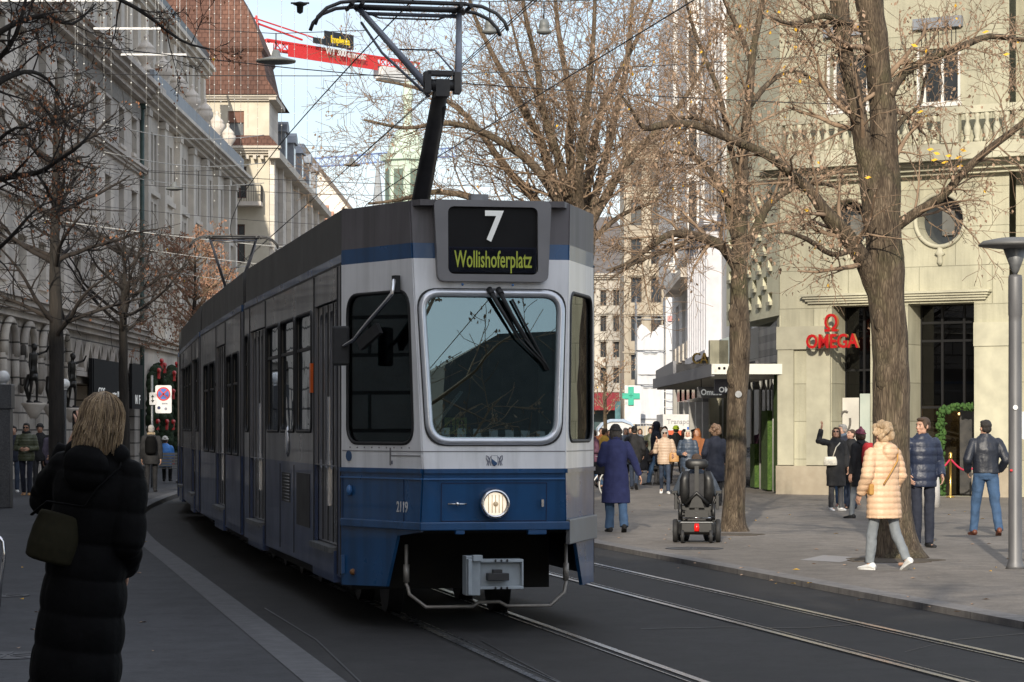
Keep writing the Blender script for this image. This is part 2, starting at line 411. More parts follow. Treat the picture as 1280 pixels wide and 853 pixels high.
bark_dark = pm('dark bark', (.014, .012, .010), (.034, .028, .023), scale=7, rough=.95, bump=.02, bscale=14, stretch=(1.6, 1.6, .35))
twig = pm('twig bark', (.19, .13, .085), (.32, .225, .15), scale=5, rough=.95)
twig_dark = pm('dark twig bark', (.018, .014, .012), (.03, .023, .019), scale=5, rough=.95)
leaf_brown = pm('dry leaf', (.26, .165, .105), (.38, .27, .19), scale=3, rough=.8)
leaf_rust = pm('rust leaf', (.20, .085, .04), (.30, .13, .06), scale=3, rough=.8)
leaf_yellow = pm('yellow leaf', (.75, .45, .03), (.68, .36, .02), scale=3, rough=.7)

# ------------------------------------------------------------------ ground, road, pavements, rails
def smoothline(pts, step=1.5):
    """Catmull-Rom through (X,Y) points, sampled"""
    out = []
    P = [pts[0]]+pts+[pts[-1]]
    for i in range(1, len(P)-2):
        p0, p1, p2, p3 = [Vector((*q, 0)) for q in P[i-1:i+3]]
        n = max(2, int((p2-p1).length/step))
        for k in range(n):
            t = k/n
            out.append(.5*((2*p1)+(p2-p0)*t+(2*p0-5*p1+4*p2-p3)*t*t+(3*p1-p0-3*p2+p3)*t**3))
    out.append(Vector((*pts[-1], 0)))
    return out
lk = lambda Y: -1.235-.194*(Y-17.5)
rk = lambda Y: 4.36-.204*(Y-22.2)
LK = smoothline([(lk(y), y) for y in (-60, -20, 0, 10, 20, 30, 38)]+[(-6.3, 44.5), (-7.2, 51), (-7.9, 58), (-8.6, 72), (-8.9, 100), (-8.9, 250)])
RK = smoothline([(rk(y), y) for y in (-60, -20, 0, 10, 20, 30, 38)]+[(.05, 44), (-.9, 50), (-1.8, 58), (-2.7, 72), (-3.0, 100), (-3.0, 250)])
def shift(line, d, z=0.0):
    out = []
    for i, p in enumerate(line):
        a = line[max(0, i-1)]; b = line[min(len(line)-1, i+1)]
        t = (b-a).normalized(); n = Vector((t.y, -t.x, 0))
        q = p+n*d; out.append(Vector((q.x, q.y, z)))
    return out
def resample(line, Ys):
    out = []
    for y in Ys:
        for a, b in zip(line, line[1:]):
            if a.y <= y <= b.y:
                k = (y-a.y)/(b.y-a.y); out.append(Vector((a.x+(b.x-a.x)*k, y, 0))); break
    return out
YS = [-60+2*i for i in range(155)]
LKs, RKs = resample(LK, YS), resample(RK, YS)
mb = MB(); mb.box(-1500, 1500, -400, 3500, -.5, -.03); struct(mb, 'ground', pm('ground', (.10, .10, .10), (.14, .135, .13), scale=.5, rough=.9))
mb = MB(); mb.ribbon([Vector((p.x-.2, p.y, 0)) for p in LKs], [Vector((p.x+.2, p.y, 0)) for p in RKs]); struct(mb, 'road', asphalt)
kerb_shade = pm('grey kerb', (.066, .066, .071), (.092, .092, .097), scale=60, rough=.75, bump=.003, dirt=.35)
def kerb(line, d0, d1, h, name, mat=None):
    A = shift(line, d0, h); B = shift(line, d1, h)
    m = MB(); m.ribbon(A, B)
    if d0 == 0: m.ribbon([Vector((p.x, p.y, -.02)) for p in A], A)
    if d1 == 0: m.ribbon(B, [Vector((p.x, p.y, -.02)) for p in B])
    return struct(m, name, mat or granite_kerb)
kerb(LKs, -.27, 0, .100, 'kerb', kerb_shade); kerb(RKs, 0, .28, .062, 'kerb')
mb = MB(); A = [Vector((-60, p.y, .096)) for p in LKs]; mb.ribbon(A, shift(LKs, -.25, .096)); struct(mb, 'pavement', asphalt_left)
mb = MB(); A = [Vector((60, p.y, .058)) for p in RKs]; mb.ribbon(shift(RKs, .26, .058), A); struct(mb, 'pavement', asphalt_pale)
lt = lambda Y: -.13-.199*(Y-21.9)
rt = lambda Y: 2.67-.199*(Y-22)
LT = resample(smoothline([(lt(y), y) for y in (-60, -10, 10, 20, 30)]+[(-3.78, 41), (-5.4, 51), (-6.4, 60), (-7.0, 75), (-7.1, 100), (-7.1, 250)]), YS)
RT = resample(smoothline([(rt(y), y) for y in (-60, -10, 10, 20, 30, 40, 46)]+[(-3.05, 52), (-3.75, 60), (-4.4, 75), (-4.5, 100), (-4.5, 250)]), YS)
for T in (LT, RT):
    for sgn in (-1, 1):
        c = sgn*.5
        m = MB()
        m.ribbon(shift(T, c-.075, .003), shift(T, c+.075, .003), 1)
        g0 = c-sgn*.035
        m.ribbon(shift(T, c-.03+.03*sgn, .010), shift(T, c+.03+.03*sgn, .010), 0)
        m.ribbon(shift(T, g0-.006-.03*sgn, .008), shift(T, g0+.006-.03*sgn, .008), 0)
        m.ribbon(shift(T, c+.03+.03*sgn, .010), shift(T, c+.034+.03*sgn, .003), 0)
        struct(m, 'tram_rail', [steel_rail, groove_black])
# manhole covers and pale repair patch in the pavement
def manhole(loc, r, label):
    m = MB(); m.lathe([(r, 0), (r, .006), (r-.03, .008), (r-.035, .004), (.02, .004)], (0, 0, 0), 28)
    for a in range(8):
        m.bar((.06*math.cos(a*.785), .06*math.sin(a*.785), .006), ((r-.06)*math.cos(a*.785), (r-.06)*math.sin(a*.785), .006), .02, .004)
    o = m.build('manhole_cover', pm('cast iron', (.05, .05, .055), (.08, .08, .085), scale=30, rough=.6, metal=.5)); o.location = loc
    return tag(o, label, 'manhole cover')
p = gz(8, 820, .097); manhole((p.x, p.y, .097), .32, 'round iron manhole cover in the shaded pavement beside the black coat hem')
p = gz(4, 745, .097); manhole((p.x, p.y, .097), .25, 'smaller round iron cover in the shaded pavement beneath the metal chair arm')
p = gz(868, 686, .059); manhole((p.x, p.y, .060), .40, 'dark round cover in the sunlit pavement behind the power wheelchair')
m = MB(); q = [gz(1000, 700, .0605), gz(1030, 694, .0605), gz(1075, 697, .0605), gz(1050, 703, .0605)]
m.add(q, [(0, 1, 2, 3)]); struct(m, 'pavement_patch', pm('patch', (.22, .21, .21), (.27, .26, .26), scale=20, rough=.8))
seal = pm('bitumen seal', (.018, .018, .019), (.026, .026, .027), rough=.5); patch2 = pm('asphalt patch', (.034, .033, .034), (.05, .048, .048), scale=50, rough=.8, bump=.003)
def road_quad(uv, z, mat, name):
    m = MB(); m.add([gz(u, v, z) for u, v in uv], [(0, 1, 2, 3)]); struct(m, name, mat)
for ln in ([(800, 786), (900, 784), (1000, 785), (1100, 779)], [(330, 760), (395, 800), (450, 853)], [(1130, 815), (1190, 800), (1280, 792)], [(600, 800), (640, 822), (700, 853)]):
    m = MB(); a_ = [gz(u, v, .005) for u, v in ln]; m.ribbon([p+V(0, -.02, 0) for p in a_], [p+V(.01, .02, 0) for p in a_]); struct(m, 'road_seam', seal)
soil = pm('tree pit soil', (.055, .042, .030), (.10, .078, .055), scale=18, rough=1, bump=.02, bscale=40)
for (u, v, r) in ((1116, 700, .62), (917, 668, .45)):
    c = gz(u, v, .064); rg_ = random.Random(u); m = MB(); pts = [(c.x+r*rg_.uniform(.75, 1.15)*math.cos(6.283*k/22), c.y+1.1*r*rg_.uniform(.75, 1.15)*math.sin(6.283*k/22)) for k in range(22)]
    m.prism(pts, .055, .066); struct(m, 'tree_pit_soil', soil)
m = MB()
rng = random.Random(3)
for i in range(90):
    u = rng.uniform(742, 1270); v = rng.uniform(626, 770)
    if v > 690+(u-740)*.19: continue
    p = gz(u, v, .0615); a = rng.uniform(0, 6.3); s_ = rng.uniform(.02, .05)
    d = Vector((math.cos(a), math.sin(a), 0))*s_; e = Vector((-math.sin(a), math.cos(a), 0))*s_*.55
    m.add([p-d, p-e+V(0, 0, .012), p+d, p+e+V(0, 0, .006)], [(0, 1, 2, 3)], 0 if rng.random() < .75 else 1)
for i in range(14):
    p = gz(rng.uniform(5, 200), rng.uniform(660, 840), .0985); a = rng.uniform(0, 6.3); s_ = rng.uniform(.02, .045)
    d = Vector((math.cos(a), math.sin(a), 0))*s_; e = Vector((-math.sin(a), math.cos(a), 0))*s_*.6
    m.add([p-d, p-e+V(0, 0, .01), p+d, p+e+V(0, 0, .005)], [(0, 1, 2, 3)], 0 if rng.random() < .6 else 1)
tag(m.build('fallen_leaves', [leaf_brown, leaf_yellow]), 'scattered dry fallen leaves lying on the pavements', 'leaves', kind='stuff')
# ------------------------------------------------------------------ the tram
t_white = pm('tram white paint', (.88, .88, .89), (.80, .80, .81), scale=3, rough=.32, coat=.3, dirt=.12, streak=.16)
t_side = pm('tram shaded white paint', (.21, .213, .23), (.155, .158, .175), scale=2, rough=.3, coat=.35, dirt=.4, streak=.3)  # white paint darkened in its colour for the shaded side, plus grime
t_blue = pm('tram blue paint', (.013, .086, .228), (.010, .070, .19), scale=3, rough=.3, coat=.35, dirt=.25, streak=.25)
t_blue_d = pm('tram dirty shaded blue paint', (.016, .046, .135), (.012, .034, .10), scale=2, rough=.33, coat=.3, dirt=.4)  # blue paint with its grime, the side's shade mixed into the colour
t_blue_l = pm('tram pale blue bead and highlight', (.05, .16, .38), rough=.3, coat=.3)
t_roof = pm('tram roof grey paint', (.14, .128, .135), (.17, .158, .165), scale=3, rough=.5, dirt=.25, streak=.3)
t_fair = pm('tram dark fairing', (.036, .036, .035), (.048, .047, .045), scale=2, rough=.5, dirt=.3)
t_sign = pm('tram sign housing', (.20, .195, .20), (.23, .225, .23), scale=4, rough=.45, dirt=.12)
t_under = pm('tram underframe', (.010, .010, .011), (.018, .017, .016), scale=6, rough=.8)
t_rubber = pm('window rubber', (.012, .012, .013), rough=.55)
t_alu = pm('aluminium frame', (.66, .68, .72), (.6, .62, .66), rough=.22, metal=.55, coat=.4, rvar=.05)
t_step = pm('step metal', (.16, .17, .18), (.10, .105, .11), rough=.45, metal=.5, scale=10, dirt=.3)
g_front = glass('windscreen glass', (.50, .58, .58), .20, (.74, .93, .95))
g_side = glass('tram side glass', (.42, .45, .45), .13, (.9, .95, 1.0), wav=.004)
g_corner = glass('cab corner glass', (.22, .28, .28), .015, (.9, .95, 1.0))
led_yellow = pm('led yellow green', (.45, .55, .08), emit=(.55, .62, .12), estr=.30)
led_white = pm('led white', (.7, .7, .68), emit=(.9, .92, .9), estr=.25)
display_black = pm('display black', (.006, .006, .007), rough=.5, spec=.2)
display_navy = pm('display navy', (.006, .009, .024), rough=.5, spec=.2)
cab_dark = pm('cab interior', (.02, .022, .024), (.035, .037, .04), rough=.7)
cab_teal = pm('cab teal panel', (.05, .10, .11), (.04, .08, .09), rough=.6)
seat_blue = pm('seat moquette', (.03, .05, .12), (.05, .07, .15), scale=30, rough=.9)

def yf(z): return .04*(1.37-z)/.5 if z < 1.37 else .15*(z-1.37)/1.78
CL = 1.3078                                                  # length of the slanted corner plane
sL = lambda z: CL*(1.2-yf(z))/1.2
sR = lambda z: CL*yf(z)/1.2
ML = upright(-1.12, 1.2, 0, R(-66.57)); MR = upright(.6, 0, 0, R(66.57))
ctr = lambda p: (p.x, yf(p.y)-p.z, p.y)
T3 = lambda z: Matrix.Translation((0, 0, z))

TRAM = thing('tram', (-.15, 21.9, 0), R(11.25), 'blue and white articulated tram with route 7 above its windscreen, its headlight lit', 'tram')
def part(mb, name, mats, parent=None, label=None, bevel=0):
    o = mb.build(name, mats, parent or TRAM, bevel=bevel)
    if label: o['label'] = label
    return o
def front_w(z): return .6+.4333*yf(z)

# --- nose shell
m = MB()
scr = rquad([(-.53, 1.62), (.53, 1.62), (.59, 2.83), (-.59, 2.83)], .15, 7)
q = [(-front_w(1.37), 1.37), (front_w(1.37), 1.37), (front_w(3.14), 3.14), (-front_w(3.14), 3.14)]
m.mesh(plate(q, [scr], .03), fn=ctr, m=0)
for (z0, z1, mi) in ((3.14, 3.27, 1), (.92, 1.37, 1), (3.27, 3.62, 2)):
    q = [(-front_w(z0), z0), (front_w(z0), z0), (front_w(z1), z1), (-front_w(z1), z1)]
    m.mesh(plate(q, [], .03), fn=ctr, m=mi)
win_l = rquad([(.10, 1.58), (sL(1.6)-.11, 1.58), (sL(2.86)-.07, 2.87), (.10, 2.87)], .17, 6)
win_r = rquad([(sR(1.6)+.12, 1.60), (CL-.10, 1.60), (CL-.10, 2.87), (sR(2.86)+.08, 2.87)], .15, 6)
for (z0, z1, mi) in ((1.37, 3.14, 0), (3.14, 3.27, 1), (.90, 1.37, 1), (3.27, 3.62, 2)):
    m.mesh(plate([(0, z0), (sL(z0), z0), (sL(z1), z1), (0, z1)], [win_l] if mi == 0 else [], .03), ML, mi)
    m.mesh(plate([(sR(z0), z0), (CL, z0), (CL, z1), (sR(z1), z1)], [win_r] if mi == 0 else [], .03), MR, mi)
# lower skirts of the two corners
m.mesh(plate([(0, .34), (.74, .36), (.92, .80), (1.28, .84), (1.28, .90), (0, .90)], [], .03), ML, 1)
m.mesh(plate([(.78, .34), (CL, .34), (CL, .80), (.40, .90), (.40, .82)], [], .03), MR, 1)
part(m, 'front_shell', [t_white, t_blue, t_roof])
# beads, seams and hatches
m = MB()
def cbar(x0, x1, z, h, d, mi):
    m.add([(x0, yf(z)-d, z-h/2), (x1, yf(z)-d, z-h/2), (x1, yf(z)-d, z+h/2), (x0, yf(z)-d, z+h/2),
           (x0, yf(z), z-h/2), (x1, yf(z), z-h/2), (x1, yf(z), z+h/2), (x0, yf(z), z+h/2)],
          [(0, 1, 2, 3), (0, 4, 5, 1), (3, 2, 6, 7), (0, 3, 7, 4), (1, 5, 6, 2)], mi)
def lbar(s0, s1, z, h, d, mi, M=ML):
    m.box(s0, s1, z-h/2, z+h/2, .0, d, mi, M)
cbar(-.60, .60, 1.35, .035, .032, 0); cbar(-.605, .605, 1.285, .012, .028, 1)  # the thin pale strip below the bead is its highlight, painted on
lbar(.0, sL(1.35), 1.35, .035, .032, 0); lbar(.0, sL(1.3), 1.285, .012, .028, 1)
lbar(.0, CL, 1.35, .035, .032, 0, MR)
lbar(.0, sL(.9), .905, .012, .03, 1)
cbar(-.61, .61, 1.515, .008, .018, 2); lbar(.02, sL(1.5), 1.515, .008, .018, 2); lbar(.05, CL, 1.515, .008, .018, 2, MR)
part(m, 'belt_bead', [t_blue, t_blue_l, t_sign])
m = MB()
for x in (-.45, .45): m.add([(x-.004, yf(.92)-.019, .93), (x+.004, yf(.92)-.019, .93), (x+.004, yf(1.25)-.019, 1.25), (x-.004, yf(1.25)-.019, 1.25)], [(0, 1, 2, 3)], 0)
for z in (.93, 1.25): m.add([(-.45, yf(z)-.019, z-.004), (.45, yf(z)-.019, z-.004), (.45, yf(z)-.019, z+.004), (-.45, yf(z)-.019, z+.004)], [(0, 1, 2, 3)], 0)
m.tube([(-.40, -.03, 1.075), (-.24, -.03, 1.075)], .008, 6, 1); m.sph((-.32, -.035, 1.075), .02, 10, 1); m.cbox((.41, -.02, 1.08), (.02, .03, .06), 0, 1)
lbar(.80, .82, 1.47, .15, .019, 2); lbar(.80, 1.28, 1.478, .008, .019, 2); lbar(.835, .842, 1.42, .03, .022, 0)
lbar(.02, .03, 1.1, .4, .019, 0); lbar(1.02, 1.027, 1.1, .38, .019, 0)
pieces(m, 'hatch_seam', [pm('seam', (.006, .02, .07)), chrome, t_sign], TRAM)
# bumper lip with a grey plastic corner on the far side
m = MB()
pl = [(-1.13, 1.18), (-.615, -.015), (.615, -.015), (1.13, 1.18)]
po = [(-1.15, 1.16), (-.64, -.06), (.64, -.06), (1.16, 1.16)]
def band(z0, z1, seg, mi):
    for i in seg:
        a, b, c, d = pl[i], pl[i+1], po[i+1], po[i]
        m.add([(*a, z0), (*b, z0), (*c, z0), (*d, z0), (*a, z1), (*b, z1), (*c, z1), (*d, z1)],
              [(3, 2, 6, 7), (4, 7, 6, 5), (0, 1, 2, 3), (0, 3, 7, 4), (1, 5, 6, 2)], mi)
band(.855, .925, (0, 1), 0); band(.73, .94, (2,), 1)
m.cbox((-.30, -.02, .845), (.08, .07, .05), 0, 0); m.cbox((.36, -.02, .845), (.16, .07, .06), 0, 0)
part(m, 'bumper', [t_blue, pm('bumper grey', (.16, .165, .17), (.22, .225, .23), scale=5, rough=.45, dirt=.3)], bevel=.008)
# windscreen: bright frame, rubber, glass, wipers
m = MB()
loop = rquad([(-.545, 1.60), (.545, 1.60), (.605, 2.85), (-.605, 2.85)], .17, 8)
lp3 = [Vector((x, yf(z)-.012, z)) for x, z in loop]
m.tube(lp3+lp3[:2], .036, 10, 0, caps=False)
wf = part(m, 'windscreen_frame', t_alu)
m = MB(); loop2 = rquad([(-.585, 1.56), (.585, 1.56), (.648, 2.89), (-.648, 2.89)], .19, 8)
m.mesh(plate(loop2, [loop], .022), fn=lambda p: (p.x, yf(p.y)-.012-p.z, p.y)); part(m, 'frame_gasket', t_rubber, wf)
m = MB(); m.mesh(plate(rquad([(-.545, 1.6), (.545, 1.6), (.605, 2.85), (-.605, 2.85)], .17, 8), [], .004), fn=lambda p: (p.x, yf(p.y)+.004-p.z, p.y))
part(m, 'windscreen', g_front)
for i, x in enumerate((-.03, .05)):
    m = MB()
    def W(x, z, d=.06): return (x, yf(z)-d, z)
    m.tube([W(x, 2.885, .05), W(x+.02, 2.84, .09)], .026, 10)
    m.tube([W(x, 2.87, .085), W(x+.24-.03*i, 2.47, .075)], [.02, .011], 8)
    m.tube([W(x+.24-.03*i, 2.47, .075), W(.44+.02*i, 2.24, .05)], .008, 6)
    m.tube([W(x+.12, 2.80, .045), W(.455+.02*i, 2.20, .045)], .011, 6)
    part(m, 'wiper', black_rubber)
# corner windows
m = MB(); m.mesh(plate(win_l, [], .004), ML @ T3(-.004), 0); part(m, 'corner_window', g_corner)
m = MB(); m.mesh(plate(win_r, [], .004), MR @ T3(-.004), 0); part(m, 'corner_window', g_corner)
for lp, M in ((win_l, ML), (win_r, MR)):
    m = MB(); pts = [M @ Vector((x, y, .012)) for x, y in lp]; m.tube(pts+pts[:2], .016, 8, caps=False); part(m, 'window_gasket', t_rubber)
# destination display
m = MB()
hz = rquad([(-.47, 2.945), (.47, 2.945), (.505, 3.63), (-.505, 3.63)], .06, 4)
disp = rrect(-.385, .385, 3.005, 3.575, .05, 4)
m.mesh(plate(hz, [disp], .14), fn=lambda p: (p.x, .10+(p.y-2.95)*.03-p.z, p.y))
ds = part(m, 'destination_display', t_sign, bevel=.006)
m = MB(); m.mesh(plate(disp, [], .01), fn=lambda p: (p.x, .075+(p.y-2.95)*.03-p.z, p.y), m=0)
m.box(-.375, .375, .048, .06, 3.02, 3.235, 1)
part(m, 'display_screen', [display_black, display_navy], ds)
m = MB(); me = text('7', .36, .004, .92, bold=.006); m.mesh(me, upright(.005, .055, 3.40)); part(m, 'route_number', led_white, ds)
m = MB()
me = text('Wollishoferplatz', .2, .003, 1.0, bold=.002)
w_ = max(v.co.x for v in me.vertices)-min(v.co.x for v in me.vertices)
for v in me.vertices: v.co.x *= .665/w_
m.mesh(me, upright(0, .042, 3.125)); part(m, 'destination_text', led_yellow, ds)
m = MB(); m.box(-.37, .37, .032, .034, 3.02, 3.225); part(m, 'display_glass', glass('display glass', (.85, .85, .85), .004), ds)
# headlight, number, crest, roundel
m = MB()
Mh = Matrix.Rotation(R(90), 4, 'X')
m.lathe([(.125, .0), (.13, .05), (.118, .075), (.10, .078), (.095, .03)], (0, 0, 1.075), 28, 0, Mh)
hl = part(m, 'headlight', chrome)
m = MB(); m.sph((0, -.03, 1.075), (.098, .035, .098), 24, 0)
part(m, 'headlight_lens', pm('lit lens', (.9, .85, .75), emit=(1.0, .86, .66), estr=.85, rough=.1), hl)
m = MB()
for k in range(5): m.tube([(-.06+.03*k, -.066, 1.0), (-.06+.03*k, -.066, 1.15)], .004, 5)
m.lathe([(.0, 0), (.022, .0), (.022, .01), (0.001, .012)], (0, -.062, 1.075), 12, 0, Mh)
part(m, 'lens_rib', pm('lens rib', (.5, .36, .2), (.8, .7, .5), rough=.2, emit=(.8, .55, .3), estr=.25), hl)
m = MB(); m.mesh(text('2119', .125, .002, .72, bold=.002), ML @ Matrix.Translation((1.0, 1.04, .018))); part(m, 'fleet_number', white_paint)
m = MB(); m.lathe([(.046, 0), (.046, .006)], (0, 0, 0), 20, 0, ML @ Matrix.Translation((.13, 1.47, .016))); part(m, 'roundel', t_blue)
crest_grey = pm('crest grey', (.20, .21, .26), rough=.5)
m = MB()
def cr(pts, mi, d=.02, M=1):
    m.mesh(plate([(x*.0115, 1.437+z*.0115) for x, z in pts], [], .002), fn=lambda p: (p.x, yf(p.y)-d-p.z, p.y), m=mi)
sh = [(-2.1, 3.6), (2.1, 3.6), (2.1, -1), (1.5, -2.6), (0, -3.8), (-1.5, -2.6), (-2.1, -1)]
cr([(x*1.14, z*1.08) for x, z in sh], 1, .018); cr(sh, 0, .021)
cr([(-2.1, 1.5), (2.0, -1.6), (1.5, -2.6), (0, -3.8), (-1.5, -2.6), (-2.1, -1)], 2, .024)
for sg in (-1, 1):
    P = lambda L: [(sg*x, z) for x, z in (L if sg > 0 else reversed(L))]
    for st in ([(2.6, 3.4), (3.6, 2.2), (4.0, .4), (3.4, .4), (3.0, 2.0), (2.4, 2.8)], [(3.4, 1), (4.6, 3.6), (5.4, 3.4), (4.2, .6)],
               [(3.3, .6), (4.2, .6), (4.9, -3.4), (4.2, -3.5)], [(3.2, .2), (3.9, .2), (3.0, -3.5), (2.4, -3.4)], [(4.4, -.2), (5.8, 1.8), (6.2, 1.3), (5.2, -1.2), (6.0, -3.2), (5.5, -3.4), (4.6, -1.2)],
               [(5.0, 3.8), (6.2, 3.9), (6.3, .8), (5.9, .8), (5.7, 3.2)]):
        cr(P(st), 1, .018)
part(m, 'crest', [t_white, crest_grey, t_blue])
# small screws and hatch handles on the corner
m = MB()
for k in range(9): m.sph(ML @ Vector((.15+.12*k, 1.545, .017)), .007, 6)
m.sph(ML @ Vector((.16, 1.17, .03)), (.03, .03, .05), 8, 1); m.sph((-.27, -.0, 2.915), .012, 8, 1); m.sph((.16, .0, 2.915), .012, 8, 1)
m.cbox(ML @ Vector((.03, .52, .02)), (.03, .06, .16), 0, 2); m.sph(ML @ Vector((.2, .46, .02)), .03, 8, 3)
pieces(m, 'screw', [t_sign, t_blue_l, t_blue, pm('rust', (.2, .09, .03))], TRAM)
# mirror and its bent bright arm
m = MB(); m.tube([(-.80, .30, 2.97), (-.82, .21, 2.95), (-.84, .18, 2.84), (-.88, .22, 2.78), (-1.0, .42, 2.62), (-1.10, .62, 2.47), (-1.17, .74, 2.42), (-1.21, .80, 2.43)], .018, 8)
m.cbox((-.79, .28, 2.93), (.06, .05, .14), R(-66), 1)
mr = part(m, 'mirror_arm', [chrome, black_rubber])
m = MB(); m.cbox((-1.19, .80, 2.42), (.15, .09, .34), R(-8)); part(m, 'mirror_housing', black_rubber, mr, bevel=.02)
m = MB(); m.bar((-.92, .36, 2.56), (-1.06, .56, 2.42), .04, .10); part(m, 'inner_mirror', black_rubber, mr)
# coupler, life guard, underframe
c_grey = pm('coupler paint', (.46, .52, .56), (.38, .43, .46), scale=8, rough=.5, dirt=.25)
m = MB()
m.box(-.25, -.13, -.06, .12, .31, .64, 0); m.box(-.13, .24, .0, .12, .36, .61, 0)
m.box(-.13, .24, -.06, .0, .36, .385, 0); m.box(-.13, .24, -.06, .0, .585, .61, 0); m.box(.225, .24, -.06, .0, .385, .585, 0)
m.box(-.20, -.12, -.12, -.06, .60, .65, 0); m.box(-.245, -.215, -.14, -.06, .32, .62, 0)
m.cbox((.02, -.05, .465), (.18, .10, .06), 0, 1); m.cbox((.02, -.03, .50), (.08, .06, .05), 0, 1)
for x in (.0, .05, .10): m.sph((x, -.065, .60), .012, 6, 1); m.sph((x, -.065, .37), .012, 6, 1)
m.tube([(0, .1, .5), (0, 1.2, .5)], .06, 8, 1)
part(m, 'coupler', [c_grey, dark_metal], bevel=.008)
m = MB()
yv = .42
m.tube([(-.68, yv, .72), (-.68, yv, .38), (-.67, yv-.02, .36), (-.66, yv-.03, .30), (-.52, yv-.06, .19), (-.12, yv-.06, .19), (-.06, yv-.04, .225), (.12, yv-.04, .225), (.18, yv-.06, .19), (.56, yv-.06, .19), (.69, yv-.03, .30), (.70, yv-.02, .36), (.71, yv, .38), (.71, yv, .72)], .016, 8)
m.tube([(-.68, yv, .55), (-.68, yv, .40)], .026, 8); m.tube([(.71, yv, .55), (.71, yv, .40)], .026, 8)
part(m, 'life_guard', pm('dull guard steel', (.30, .28, .25), (.22, .20, .18), rough=.5, metal=.5, scale=14))

